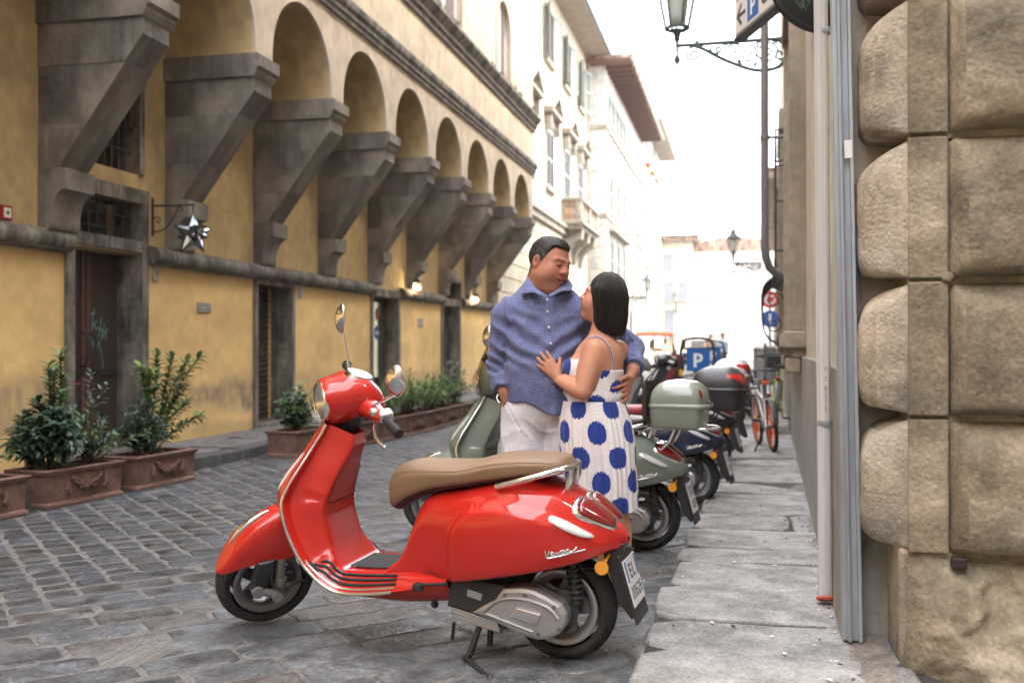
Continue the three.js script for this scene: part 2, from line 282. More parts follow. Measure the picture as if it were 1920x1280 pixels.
// ---------- the yellow building with the overhanging storey on corbels ----------
const XW = -6.35, XF = -5.24, AK = (k) => 8.17 + 2.12 * k, CW = 0.42;
const mYellow = M([0.56, 0.41, 0.195], 0.92, { map: again(T.plaster, 0.4), bumpMap: again(T.plasterB, 0.9), bump: 0.006 });
const mCream = M([0.62, 0.52, 0.39], 0.92, { map: again(T.plaster, 0.3), bumpMap: again(T.plasterB, 0.7), bump: 0.006 });
const corbT = tex(512, 512, (u, v) => { const a = fbm(u * 12, v * 2, 5, 4, 12, 2), b = PN(u, v, 4, 5, 31), c = PN(u, v, 48, 3, 3); return clamp(0.80 + 0.2 * a + 0.3 * b + 0.08 * c, 0.3, 1); }, { rep: [0.7, 0.7] });
const mCorbel = M([0.26, 0.23, 0.19], 0.9, { map: corbT, bumpMap: again(T.grainB, 0.9), bump: 0.008 });
const mSerena = M([0.25, 0.225, 0.19], 0.9, { map: again(T.streak, 0.9), bumpMap: again(T.grainB, 1.4), bump: 0.008 });
const mIron = M([0.035, 0.033, 0.035], 0.6, { metalness: 0.3 });
const mGlass = new THREE.MeshPhysicalMaterial({ color: 0xeef3f0, roughness: 0.04, transmission: 1, thickness: 0 });
const mBlack = M([0.012, 0.011, 0.012], 0.6);
// a shape in (distance along the street, height), extruded towards the street from x
function facade(shape, x0, depth, holes = [], bev = 0, s = 1) { const g = ext(shape, depth, bev, holes, 20); g.rotateY(Math.PI / 2); g.translate(x0, 0, 0); return muv(g, s); }
const rect = (a0, y0, a1, y1) => [[a0, y0], [a1, y0], [a1, y1], [a0, y1]];
function canvasTex(w, h, draw, srgb = true) { const c = document.createElement('canvas'); c.width = w; c.height = h; const x = c.getContext('2d'); draw(x, w, h); const t = new THREE.CanvasTexture(c); if (srgb) t.colorSpace = THREE.SRGBColorSpace; return t; }
const wallTex = tex(2048, 160, (u, v) => {
  const a = -6 + u * 32.2, y = v * 2.25, n = fbm(u * 60, v * 6, 3, 5), n2 = fbm(u * 300, v * 22, 8, 3), n3 = fbm(u * 18, v * 2, 1, 3), n4 = fbm(u * 520, v * 9, 5, 3);
  let c = 1.0 + 0.10 * n + 0.06 * n2 + 0.10 * n3;
  const band = (y0, y1, a0, a1) => sstep(y0 - 0.16, y0 + 0.1, y + n * 0.2) * sstep(y1 + 0.16, y1 - 0.08, y + n * 0.16 + n4 * 0.1) * sstep(a0 - 0.5, a0 + 0.3, a) * sstep(a1 + 0.5, a1 - 0.3, a);
  let dirt = 0.62 * band(0.50, 0.74, 10.0, 12.6) + 0.4 * band(0.42, 0.95, 4.5, 8.55) + 0.35 * band(0.5, 0.75, 14, 16.6) + 0.3 * band(0.4, 0.7, 18.5, 21);
  dirt = clamp(dirt * (0.65 + 0.55 * n4 + 0.7 * n2 + 0.5 * n)); const base = 0.35 * sstep(0.45, 0.1, y + n * 0.25);
  const patch = sstep(0.62, 0.2, y + 0.3 * n3) * 0.18; c *= 1 - 0.12 * sstep(1.85, 2.2, y + n * 0.2);
  const k = 1 - 0.55 * dirt - 0.3 * base;
  return [0.875 * c * k, (0.74 * c - 0.02 * patch) * k * (1 + 0.03 * dirt), (0.495 * c + 0.05 * patch) * k + 0.11 * dirt * c];
}, { repeat: false });
const mYellowLow = M([1, 1, 1], 0.93, { map: wallTex, bumpMap: again(T.plasterB, 18, 1.3), bump: 0.004 });

const yb = thing('yellow_building', 'ochre building whose upper storey overhangs the street on a row of stone corbels and arches', 'building');
{
  const doors = [[8.66, 0, 9.80, 2.75], [12.5, 0, 13.56, 2.05], [16.88, 0, 18.22, 2.1], [21.16, 0, 22.5, 2.1]];
  const low = facade([[-6, 0], ...doors.flatMap(([a0, , a1, y1]) => [[a0, 0], [a0, Math.min(y1, 2.2)], [a1, Math.min(y1, 2.2)], [a1, 0]]), [26.15, 0], [26.15, 2.2], [-6, 2.2]], XW - 0.4, 0.4);
  { const p = low.attributes.position, uv = low.attributes.uv; for (let i = 0; i < p.count; i++) uv.setXY(i, (-p.getZ(i) + 6) / 32.2, p.getY(i) / 2.25); }
  part('lower_wall', low, mYellowLow, yb);
  part('upper_wall', facade(rect(-6, 2.2, 26.15, 5.6), XW - 0.4, 0.4, [rect(8.66, 2.22, 9.80, 2.75), rect(8.92, 3.06, 9.76, 4.18), rect(21.3, 2.25, 22.6, 2.66)]), mYellow, yb);
  // arcade
  const s = new THREE.Shape(), k0 = -6, yS = 4.45, yP = 4.55; s.moveTo(AK(k0), yS);
  for (let k = k0; k <= 8; k++) { s.lineTo(AK(k) + CW, yS); if (k < 8) { const c = (AK(k) + CW + AK(k + 1)) / 2, r = (2.12 - CW) / 2; s.lineTo(AK(k) + CW, yP); s.absarc(c, yP, r, Math.PI, 0, true); s.lineTo(AK(k + 1), yS); } }
  s.lineTo(AK(8) + CW, 5.6); s.lineTo(AK(k0), 5.6); s.closePath();
  part('vault', facade(s, XW, XF - XW - 0.045), mYellow, yb);
  part('arcade_front', facade(s, XF - 0.045, 0.045), mCream, yb);
  const wins = [[17.02, 18.72], [21.66, 22.92]].map(([a0, a1]) => { const p = new THREE.Path(), r = (a1 - a0) / 2; p.moveTo(a0, 7.12); p.lineTo(a1, 7.12); p.lineTo(a1, 8.35); p.absarc((a0 + a1) / 2, 8.35, r, 0, Math.PI, false); p.closePath(); return p; });
  part('upper_facade', facade(rect(AK(k0), 5.6, AK(8) + CW, 13), XF - 0.3, 0.3, wins), mCream, yb);
  part('end_wall', bb(XW, 5.6, -(AK(8) + CW), XF - 0.3, 13, -(AK(8) + CW) + 0.3), mCream, yb);
  part('end_wall', bb(-12, 0, 14, XW - 0.1, 13, 5.7), mCream, yb);
  part('roof', bb(-12, 13, 6.5, XF + 0.6, 13.2, -26), M([0.3, 0.16, 0.1], 0.9), yb);
  const prof = (pts, name, mat) => { const g = ext(pts, AK(8) + CW + 0.12 - AK(k0)); g.translate(XF, 0, -(AK(8) + CW + 0.12)); part(name, muv(g), mat, yb); };
  prof([[-0.02, 5.60], [0.045, 5.60], [0.05, 5.66], [0.075, 5.68], [0.075, 5.73], [0.11, 5.78], [0.12, 5.83], [0.12, 5.87], [-0.02, 5.89]], 'lower_cornice', mSerena);
  prof([[-0.02, 6.70], [0.05, 6.70], [0.055, 6.78], [0.10, 6.81], [0.10, 6.87], [0.17, 6.95], [0.21, 7.0], [0.21, 7.06], [-0.02, 7.09]], 'upper_cornice', mSerena);
  // corbels
  const zg = (pts, w, ov = 0) => { const g = ext(pts, w + 2 * ov, 0.007); g.translate(XW, 0, 0); return g; };
  const cons = new THREE.Shape(); cons.moveTo(0, 2.3); cons.lineTo(0.1, 2.3); cons.quadraticCurveTo(0.135, 2.31, 0.13, 2.4); cons.quadraticCurveTo(0.14, 2.6, 0.25, 2.665); cons.lineTo(0.29, 2.67); cons.lineTo(0.29, 2.85); cons.lineTo(0.215, 2.855); cons.lineTo(0, 2.855); cons.closePath();
  const dg = (y) => lerp(0.2, 1.09, (y - 2.855) / (4.04 - 2.855));
  const wedge = (y0, y1) => y1 > 4.04 ? [[0, y0], [dg(y0), y0], [1.09, 4.04], [1.09, y1], [0, y1]] : [[0, y0], [dg(y0), y0], [dg(y1), y1], [0, y1]];
  const cap = [[0, 4.2], [1.10, 4.2], [1.13, 4.25], [1.13, 4.28], [1.17, 4.31], [1.175, 4.43], [1.14, 4.45], [0, 4.45]];
  const lvls = [2.862, 3.26, 3.8, 4.195];
  for (let k = -5; k <= 8; k++) {
    const c = grp('corbel', yb), z = -(AK(k) + CW), put = (g, n, i) => part(n, muv(g.translate(0, 0, z), 1, k * 3 + i), mCorbel, c), rk = rng(k + 50);
    put(zg(cons, CW), 'stone', 0);
    for (let i = 0; i < 3; i++) { const g = zg(wedge(lvls[i], lvls[i + 1] - 0.006), CW); g.translate((rk() - 0.5) * 0.012, 0, (rk() - 0.5) * 0.01); put(g, 'stone', i + 1); }
    put(zg(cap, CW, 0.035).translate(0, 0, -0.035), 'cap', 5);
  }
  // round string course, broken by the doorways
  for (const [a0, a1] of [[-5, 8.56], [9.97, 16.82], [18.32, 21.1], [22.62, 26.1]]) {
    const n = Math.ceil((a1 - a0) / 1.7), sc = grp('string_course', yb), rk = rng(n);
    for (let i = 0; i < n; i++) { const p = lerp(a0, a1, i / n) + 0.004, q = lerp(a0, a1, (i + 1) / n) - 0.004, h = new THREE.Shape(); h.moveTo(-0.02, -0.10); h.lineTo(0.02, -0.10); h.absarc(0.035, 0, 0.092, -Math.PI / 2, Math.PI / 2, false); h.lineTo(-0.02, 0.105); h.closePath(); const g = ext(h, q - p, 0.008); g.translate(XW + (rk() - .5) * 0.012, 2.21 + (rk() - .5) * 0.012, -q); part('stone', muv(g, 1, i), mSerena, sc); }
  }
  // framing stones round an opening
  const frame = (name, a0, y0, a1, y1, w, proud, parent, sill) => {
    const f = grp(name, parent), x0 = XW - 0.31, x1 = XW + proud;
    part('jamb', bb(x0, y0, -(a0 + 0.004), x1, y1, -(a0 - w), 0.006), mSerena, f); part('jamb', bb(x0, y0, -(a1 - 0.004), x1, y1, -(a1 + w), 0.006), mSerena, f);
    part('lintel', bb(x0, y1 - 0.004, -(a0 - w), x1 + 0.004, y1 + w * 1.25, -(a1 + w), 0.006), mSerena, f);
    if (sill) part('sill', bb(x0, y0 - 0.1, -(a0 - w), x1 + 0.05, y0 - 0.002, -(a1 + w), 0.01), mSerena, f); return f;
  };
  // door with grated transom, graffiti on the leaves
  const d1 = grp('door', yb), mWood = M([0.045, 0.030, 0.026], 0.75, { map: again(T.streak, 1.2), bumpMap: again(T.grainB, 1), bump: 0.004 });
  const f1 = frame('door_frame', 8.66, 0, 9.80, 2.75, 0.12, 0.035, yb); part('transom_bar', bb(XW - 0.24, 2.22, -8.66, XW + 0.03, 2.345, -9.80, 0.006), mSerena, f1);
  const scr = (col, lines) => (x, w, h) => { x.strokeStyle = col; for (const [lw, ...p] of lines) { x.lineWidth = lw; x.beginPath(); x.moveTo(p[0] * w, p[1] * h); for (let i = 2; i < p.length; i += 2) x.lineTo(p[i] * w, p[i + 1] * h); x.stroke(); } };
  const leafTex = (draw) => canvasTex(256, 1024, (x, w, h) => { x.fillStyle = '#3a2b27'; x.fillRect(0, 0, w, h); const q = rng(3); for (let i = 0; i < 900; i++) { x.fillStyle = `rgba(${20 + q() * 70},${15 + q() * 40},${15 + q() * 30},0.16)`; x.fillRect(q() * w, q() * h, 1 + q() * 3, 20 + q() * 160); } draw(x, w, h); });
  const gl = leafTex((x, w, h) => { scr('rgba(150,60,55,.8)', [[5, .05, .35, .12, .42, .2, .4], [4, .08, .5, .25, .5, .22, .55, .35, .53, .4, .57], [4, .5, .52, .65, .5, .6, .56]])(x, w, h); scr('rgba(176,60,140,.9)', [[7, .02, .635, .1, .60, .14, .66, .06, .665, .02, .635], [7, .2, .61, .2, .66, .28, .64, .3, .61, .36, .66], [7, .42, .66, .45, .605, .52, .66], [7, .58, .61, .58, .66, .7, .64, .6, .61], [7, .75, .61, .88, .61, .86, .66, .74, .66]])(x, w, h); });
  const gr = leafTex((x, w, h) => { scr('rgba(96,165,150,.95)', [[6, .14, .27, .12, .36], [6, .12, .32, .30, .31], [6, .26, .29, .2, .40], [6, .36, .345, .26, .37, .36, .395], [6, .5, .33, .42, .43], [6, .36, .38, .58, .40], [6, .6, .36, .50, .44, .66, .39, .62, .45], [5, .18, .43, .24, .48, .3, .44, .36, .50, .42, .45, .52, .53, .56, .60]])(x, w, h); scr('rgba(150,130,120,.5)', [[3, .15, .63, .3, .6, .4, .64, .55, .6, .8, .63]])(x, w, h); });
  for (const [i, t] of [gl, gr].entries()) {
    const a0 = 8.67 + i * 0.57, a1 = a0 + 0.55, x = XW - 0.27, leaf = grp('door_leaf', d1);
    const g = bb(x - 0.04, 0.12, -a0, x, 2.21, -a1, 0.003), p = g.attributes.position, uv = g.attributes.uv; for (let q = 0; q < p.count; q++) uv.setXY(q, (-p.getZ(q) - a0) / 0.55, (p.getY(q) - 0.12) / 2.09);
    part('panel_board', g, M([1, 1, 1], 0.7, { map: t, bumpMap: again(T.streak, 2), bump: 0.003 }), leaf);
    part('rail', bb(x, 0.9, -a0 - 0.02, x + 0.02, 0.98, -a1 + 0.02, 0.004), mWood, leaf); part('rail', bb(x, 0.14, -a0 - 0.02, x + 0.02, 0.3, -a1 + 0.02, 0.004), mWood, leaf);
    part('stile', bb(x, 0.3, -(i ? a0 : a1), x + 0.018, 2.2, -(i ? a0 + 0.06 : a1 - 0.06), 0.004), M([0.1, 0.045, 0.03], 0.7), leaf);
    part('handle', tube([[x + 0.02, 1.0, -(i ? a0 + .06 : a1 - .06)], [x + 0.07, 1.03, -(i ? a0 + .06 : a1 - .06)], [x + 0.07, 1.32, -(i ? a0 + .06 : a1 - .06)], [x + 0.02, 1.35, -(i ? a0 + .06 : a1 - .06)]], 0.011, 20, 6), mIron, leaf);
  }
  part('backing', bb(XW - 0.5, 0, -8.4, XW - 0.44, 2.8, -10), mBlack, d1);
  part('threshold', bb(XW - 0.4, 0, -8.66, XW + 0.12, 0.14, -9.8, 0.012), mSerena, d1);
  const tr = grp('transom_grille', yb); for (let i = 1; i < 8; i++) part('bar', bar([XW - 0.12, 2.35, -lerp(8.66, 9.8, i / 8)], [XW - 0.12, 2.75, -lerp(8.66, 9.8, i / 8)], 0.009, 0.009, 6), mIron, tr); for (const y of [2.45, 2.6]) part('bar', bar([XW - 0.11, y, -8.66], [XW - 0.11, y, -9.8], 0.009, 0.009, 6), mIron, tr);
  // barred window above the door
  const w1 = grp('barred_window', yb); frame('window_frame', 8.92, 3.06, 9.76, 4.18, 0.09, 0.03, yb, false);
  part('backing', bb(XW - 0.4, 3, -8.9, XW - 0.34, 4.2, -9.8), M([0.30, 0.215, 0.08], 0.9), w1); part('sash', [bb(XW - 0.33, 3.06, -8.93, XW - 0.29, 3.14, -9.76), bb(XW - 0.33, 3.06, -9.5, XW - 0.29, 4.18, -9.75), bb(XW - 0.33, 3.6, -8.92, XW - 0.3, 3.64, -9.5), bb(XW - 0.33, 3.06, -8.92, XW - 0.29, 4.18, -8.97)], mWood, w1);
  for (let i = 1; i < 7; i++) part('bar', bar([XW - 0.08, 3.06, -lerp(8.92, 9.76, i / 7)], [XW - 0.08, 4.18, -lerp(8.92, 9.76, i / 7)], 0.011, 0.011, 6), mIron, w1); for (const y of [3.3, 3.55, 3.85]) part('bar', bar([XW - 0.07, y, -8.92], [XW - 0.07, y, -9.76], 0.01, 0.01, 6), mIron, w1);
  // roller shutter
  frame('doorway_frame', 12.5, 0, 13.56, 2.05, 0.10, 0.03, yb);
  const rs = grp('roller_shutter', yb), sTex = canvasTex(512, 1024, (x, w, h) => { x.fillStyle = '#4b443f'; x.fillRect(0, 0, w, h); const q = rng(8); for (let i = 0; i < 500; i++) { x.fillStyle = `rgba(${q() * 90},${q() * 80},${q() * 70},.2)`; x.fillRect(q() * w, q() * h, 30 * q(), 4 + 30 * q()); } scr('rgba(196,170,60,.9)', [[9, .1, .3, .2, .26, .3, .3, .16, .34, .3, .36], [9, .36, .27, .5, .33], [9, .2, .52, .12, .6, .1, .7, .3, .74, .5, .7], [8, .3, .42, .26, .56], [7, .06, .42, .16, .44]])(x, w, h); scr('rgba(170,160,150,.8)', [[8, .55, .46, .6, .4, .66, .46, .72, .38, .8, .48, .86, .4], [8, .55, .56, .62, .5, .7, .58, .8, .52]])(x, w, h); });
  const mSh = M([0.9, 0.85, 0.8], 0.6, { map: sTex, metalness: 0.2 });
  for (let i = 0; i < 25; i++) { const y0 = 0.14 + i * 0.0765, h = new THREE.Shape(); h.moveTo(0, 0); h.quadraticCurveTo(0.03, 0.036, 0, 0.072); h.lineTo(-0.01, 0.072); h.lineTo(-0.01, 0); const g = ext(h, 1.06, 0); g.translate(XW - 0.36, y0, -13.56); const p = g.attributes.position, uv = g.attributes.uv; for (let q = 0; q < p.count; q++) uv.setXY(q, (-p.getZ(q) - 12.5) / 1.06, p.getY(q) / 2.05); part('slat', g, mSh, rs); }
  part('threshold', bb(XW - 0.4, 0, -12.5, XW + 0.06, 0.16, -13.56, 0.015), mSerena, rs); part('backing', bb(XW - 0.5, 0, -12.4, XW - 0.41, 2.1, -13.7), mBlack, rs);
  // glazed shop doors
  const mFrameW = M([0.085, 0.07, 0.06], 0.55), mPale = M([0.55, 0.56, 0.52], 0.9);
  for (const [i, a0, a1, y1] of [[0, 16.88, 18.22, 2.1], [1, 21.16, 22.5, 2.1]]) {
    frame('doorway_frame', a0, 0, a1, y1, 0.11, 0.03, yb); const sd = grp('shop_door', yb), x = XW - 0.26, am = a0 + (a1 - a0) * 0.46;
    for (const [p, q] of [[a0, am], [am, a1 - 0.16]]) { const lf = grp('door_leaf', sd); part('stile', [bb(x - 0.04, 0.14, -p, x, y1, -(p + 0.06)), bb(x - 0.04, 0.14, -(q - 0.06), x, y1, -q), bb(x - 0.04, 0.14, -(p + .06), x, 0.42, -(q - .06)), bb(x - 0.04, y1 - 0.08, -(p + .06), x, y1, -(q - .06))], mFrameW, lf); part('pane', bb(x - 0.025, 0.42, -(p + .06), x - 0.019, y1 - .08, -(q - .06)), mGlass, lf); part('handle', bar([x + 0.04, 0.95, -(q - 0.03)], [x + 0.04, 1.25, -(q - 0.03)], 0.012), mIron, lf); }
    part('side_post', bb(x - 0.05, 0.1, -(a1 - 0.16), x + 0.01, y1, -a1), mFrameW, sd);
    part('curtain', [bb(x - 0.5, 0.7, -a0 + .2, x - 0.48, 2.3, -a1 - .3)], mPale, sd); part('display', [bb(x - 0.42, 0.1, -a0, x - 0.12, 0.62, -a1, .02), bx(0.2, 0.35, 0.25, x - 0.26, 0.8, -a0 - 0.25, .05), bx(0.16, 0.5, 0.2, x - 0.3, 0.87, -a0 - 0.85, .05)], M([0.22, 0.25, 0.24], 0.7), sd);
    part('threshold', bb(XW - 0.4, 0, -a0, XW + 0.05, 0.13, -a1, 0.012), mSerena, sd);
    if (!i) { const g = new THREE.CylinderGeometry(0.13, 0.13, 0.006, 24); g.rotateZ(Math.PI / 2); g.translate(x - 0.012, 1.45, -17.84); part('sticker', [g], M('#3c6ea8', 0.5), sd); part('sticker', bb(x - 0.016, 1.425, -17.76, x - 0.006, 1.475, -17.92), M('#e8e8e8', 0.5), sd); const g2 = new THREE.CylinderGeometry(0.12, 0.12, 0.006, 24); g2.rotateZ(Math.PI / 2); g2.translate(x - 0.012, 1.8, -17.86); part('sticker', g2, M('#b98a80', 0.6), sd); part('sticker', bx(0.006, 0.3, 0.14, x - 0.012, 1.75, -17.08, 0.002), M('#c9b87a', 0.6), sd); }
  }
  const tw = grp('transom_window', yb); frame('window_frame', 21.3, 2.25, 22.6, 2.66, 0.07, 0.02, yb); part('pane', bb(XW - 0.2, 2.25, -21.3, XW - 0.19, 2.66, -22.6), mGlass, tw); part('backing', bb(XW - 0.36, 2.2, -21.2, XW - 0.3, 2.7, -22.7), mBlack, tw); part('grille', [...Array(6)].map((_, i) => bar([XW - 0.1, 2.25, -21.48 - i * 0.19], [XW - 0.1, 2.66, -21.48 - i * 0.19], 0.01, 0.01, 5)), mIron, tw);
  // louvred shutters of the upper windows
  const mLil = M([0.50, 0.46, 0.48], 0.7), mLou = M([0.19, 0.185, 0.22], 0.7);
  for (const [a0, a1] of [[17.02, 18.72], [21.66, 22.92]]) {
    const w = grp('arched_window', yb), r = (a1 - a0) / 2, c = (a0 + a1) / 2, x = XF - 0.1;
    for (const sd of [-1, 1]) {
      const sh = grp('shutter', w), o = new THREE.Shape(), hl = new THREE.Path(), S = (t) => c + sd * t, fr = 0.09;
      o.moveTo(S(0.005), 7.12); o.lineTo(S(r), 7.12); o.lineTo(S(r), 8.35); for (let i = 1; i <= 12; i++) { const an = i / 12 * Math.PI / 2; o.lineTo(S(Math.max(0.005, r * Math.cos(an))), 8.35 + r * Math.sin(an)); } o.closePath();
      hl.moveTo(S(0.005 + fr), 7.22); hl.lineTo(S(r - fr), 7.22); hl.lineTo(S(r - fr), 8.35); const ri = r - fr; for (let i = 1; i <= 10; i++) { const cx = ri * Math.cos(i / 10 * Math.PI / 2); if (cx < 0.1) break; hl.lineTo(S(cx), 8.35 + ri * Math.sin(i / 10 * Math.PI / 2)); } hl.lineTo(S(0.095), 8.35 + Math.sqrt(Math.max(0.01, ri * ri - 0.009))); hl.closePath();
      part('frame', facade(o, x - 0.04, 0.045, [hl]), mLil, sh);
      const sl = []; for (let y = 7.25; y < 8.3 + ri; y += 0.055) { const wid = y < 8.35 ? ri : Math.sqrt(Math.max(0, ri * ri - (y - 8.35) ** 2)); if (wid < 0.16) continue; const g = new THREE.BoxGeometry(0.045, 0.008, wid - 0.095); g.rotateZ(-0.75); g.translate(x - 0.02, y, -(c + sd * (wid + 0.095) / 2)); sl.push(g); }
      part('louvres', sl, mLou, sh);
    }
    const ring = new THREE.Shape(), hole = new THREE.Path(), R2 = r + 0.14; ring.moveTo(c - R2, 7.12); ring.lineTo(c - R2, 8.35); ring.absarc(c, 8.35, R2, Math.PI, 0, true); ring.lineTo(c + R2, 7.12); ring.lineTo(c + r, 7.12); ring.lineTo(c + r, 8.35); ring.absarc(c, 8.35, r, 0, Math.PI, false); ring.lineTo(c - r, 7.12); ring.closePath();
    part('surround', facade(ring, XF - 0.01, 0.035), M([0.56, 0.47, 0.37], 0.9, { map: again(T.plaster, .5) }), w);
    part('sill', bb(XF - 0.1, 7.10, -a0 + .15, XF + 0.08, 7.118, -a1 - .15), mSerena, w);
  }
}
// small fittings on the ochre wall
const mMarble = M([0.42, 0.4, 0.38], 0.6, { map: again(T.grain, 3) });
function plaque(name, label, a, y, w, h, mat = mMarble) { const t = thing(name, label, name.replace(/_/g, ' '), [XW, y, -a]); part('slab', bx(0.02, h, w, 0.011, 0, 0, 0.003), mat, t); part('fixing', [-1, 1].map((s) => { const g = new THREE.SphereGeometry(0.008, 8, 6); g.translate(0.02, 0, s * (w / 2 - 0.02)); return g; }), mIron, t); return t; }
{ const t = plaque('wall_plaque', 'grey marble plaque on the ochre wall between the graffitied door and the roller shutter', 11.13, 1.68, 0.31, 0.11); part('lettering', [...Array(9)].map((_, i) => bx(0.002, 0.012, 0.018 + 0.01 * (i % 3), 0.0215, i < 5 ? 0.02 : -0.02, 0.1 - 0.045 * (i % 5))), M([0.2, 0.19, 0.18], 0.8), t); }
plaque('wall_plaque', 'small grey plate on the ochre wall between the two glazed shop doors', 19.6, 1.68, 0.28, 0.17);
plaque('wall_plaque', 'little grey plate on the ochre wall just behind the red scooter mirror', 15.45, 1.66, 0.24, 0.11);
{ const nt = canvasTex(64, 96, (x, w, h) => { x.fillStyle = '#a2937c'; x.fillRect(0, 0, w, h); x.fillStyle = '#5b4a3c'; x.font = 'bold 58px serif'; x.textAlign = 'center'; x.fillText('1', w / 2, h * 0.72); });
  const t = plaque('house_number', 'weathered house number tile right of the graffitied door', 10.08, 2.03, 0.12, 0.19); const g = new THREE.PlaneGeometry(0.1, 0.165); g.rotateY(Math.PI / 2); g.translate(0.0225, 0, 0); part('numeral', g, M([1, 1, 1], 0.7, { map: nt }), t);
  plaque('house_number', 'plain house number tile right of the roller shutter', 13.86, 2.0, 0.11, 0.17); }
{ const t = thing('red_sign', 'red framed white fire point sign above the string course at the left edge', 'sign', [XW, 2.395, -7.73]); part('frame', bx(0.03, 0.13, 0.13, 0.016, 0, 0, 0.004), M('#8a1f1c', 0.6), t); part('face', bx(0.006, 0.085, 0.085, 0.034, 0, 0), M('#d9d2c4', 0.6), t); part('dot', bx(0.004, 0.03, 0.03, 0.039, 0, 0), M('#222', 0.6), t); }
{ // star lantern on its wrought bracket
  const zz = -10.03, b = thing('wrought_bracket', 'black wrought iron wall bracket carrying the star lantern', 'bracket', [XW, 2.64, zz]);
  part('wall_plate', bx(0.015, 0.42, 0.035, 0.01, 0, 0, 0.004), mIron, b); part('arm', bar([0, 0.12, 0], [0.52, 0.12, 0], 0.01), mIron, b);
  part('scroll', tube([[0.02, -0.17, 0], [0.14, -0.14, 0], [0.24, -0.05, 0], [0.3, 0.05, 0], [0.33, 0.1, 0], [0.37, 0.085, 0], [0.36, 0.05, 0], [0.335, 0.06, 0]], 0.008, 40, 6), mIron, b); part('scroll', tube([[0.02, -0.02, 0], [0.07, 0.0, 0], [0.1, -0.03, 0], [0.08, -0.065, 0], [0.05, -0.05, 0], [0.065, -0.03, 0]], 0.007, 30, 6), mIron, b);
  const st = thing('star_lantern', 'many pointed star lantern of mirrored glass hanging from the wall bracket', 'lantern', [XW + 0.5, 2.44, zz]);
  part('chain', bar([0, 0.15, 0], [0, 0.33, 0], 0.006), mIron, st);
  const dirs = []; for (let i = 0; i < 5; i++) { const a = Math.PI / 2 + i * Math.PI * 0.4; dirs.push([0.24, Math.cos(a), Math.sin(a), 0]); }
  for (let i = 0; i < 5; i++) for (const s of [-1, 1]) { const a = -Math.PI / 2 + i * Math.PI * 0.4; dirs.push([0.19, Math.cos(a) * 0.55, Math.sin(a) * 0.55, s * 0.83]); }
  const mMir = M([0.42, 0.45, 0.47], 0.16, { metalness: 1 }), mLead = M([0.03, 0.03, 0.03], 0.5, { metalness: 0.5 });
  for (const [L, ...d] of dirs) { const g = new THREE.ConeGeometry(0.074, L - 0.055, 5, 1, true); g.translate(0, (L - 0.055) / 2 + 0.055, 0); const q = new THREE.Quaternion().setFromUnitVectors(V3(0, 1, 0), V3(...d).normalize()); g.applyQuaternion(q); g.rotateY(Math.PI / 2 - 0.5); const m = part('point', g.toNonIndexed(), mMir, st); m.geometry.computeVertexNormals(); const e = []; for (let k = 0; k < 5; k++) { const a = k / 5 * 6.2832; const A = V3(Math.sin(a) * 0.074, 0.055, Math.cos(a) * 0.074), B = V3(0, L, 0); for (const v of [A, B]) v.applyQuaternion(q).applyAxisAngle(V3(0, 1, 0), Math.PI / 2 - 0.5); e.push(bar(A.toArray(), B.toArray(), 0.006, 0.004, 4)); } part('lead_edge', e, mLead, m); }
}
// small lit wall lanterns over the shop doors
const mBulb = new THREE.MeshStandardMaterial({ color: 0x111111, emissive: 0xffd9a0, emissiveIntensity: 2.2 });
for (const [i, a, y] of [[0, 18.85, 2.36], [1, 23.3, 2.31]]) {
  const t = thing('wall_lantern', ['lit wall lantern over the nearer glazed shop door', 'lit wall lantern beyond the farther glazed shop door'][i], 'lantern', [XW, y, -a], 0, 'lit wall lanterns');
  part('arm', [bx(0.02, 0.3, 0.08, 0.012, 0.05, 0, .004), tube([[0.02, 0.12, 0], [0.12, 0.17, 0], [0.2, 0.13, 0]], 0.012, 12, 6)], mIron, t);
  part('hood', lathe([[0, 0.16], [0.03, 0.14], [0.1, 0.075], [0.1, 0.065]], 12).translate(0.2, 0, 0), mIron, t);
  part('cage', [0, 1, 2, 3, 4, 5].map((k) => bar([0.2 + 0.09 * Math.cos(k * 1.047), 0.07, 0.09 * Math.sin(k * 1.047)], [0.2 + 0.065 * Math.cos(k * 1.047), -0.1, 0.065 * Math.sin(k * 1.047)], 0.005, 0.005, 5)), mIron, t);
  part('bulb', new THREE.SphereGeometry(0.045, 14, 10).scale(1, 1.2, 1).translate(0.2, -0.02, 0), mBulb, t); part('base', lathe([[0, -0.115], [0.06, -0.11], [0.066, -0.1]], 12).translate(0.2, 0, 0), mIron, t);
  const l = new THREE.PointLight(0xffd9a0, 0.35); l.position.set(XW + 0.2, y - 0.02, -a); l.shadow.radius = 2; l.castShadow = true; scene.add(l);
}
// weeds on the upper ledge
{ const q = rng(31), gs = []; for (let c = 0; c < 9; c++) { const a = 15.5 + q() * 9, n = 8 + q() * 10; for (let i = 0; i < n; i++) { const g = new THREE.PlaneGeometry(0.02, 0.06 + q() * 0.12); g.translate(0, 0.04, 0); g.rotateX((q() - .5) * 1.6); g.rotateY(q() * 6); g.translate(XF + 0.12 + q() * 0.07, 7.07, -a + (q() - .5) * 0.35); gs.push(g); } } tag(part('weeds', gs, M([0.09, 0.1, 0.03], 0.9, { side: THREE.DoubleSide })), 'dry weeds growing on the upper ledge of the ochre building', 'weeds', null, 'stuff'); }
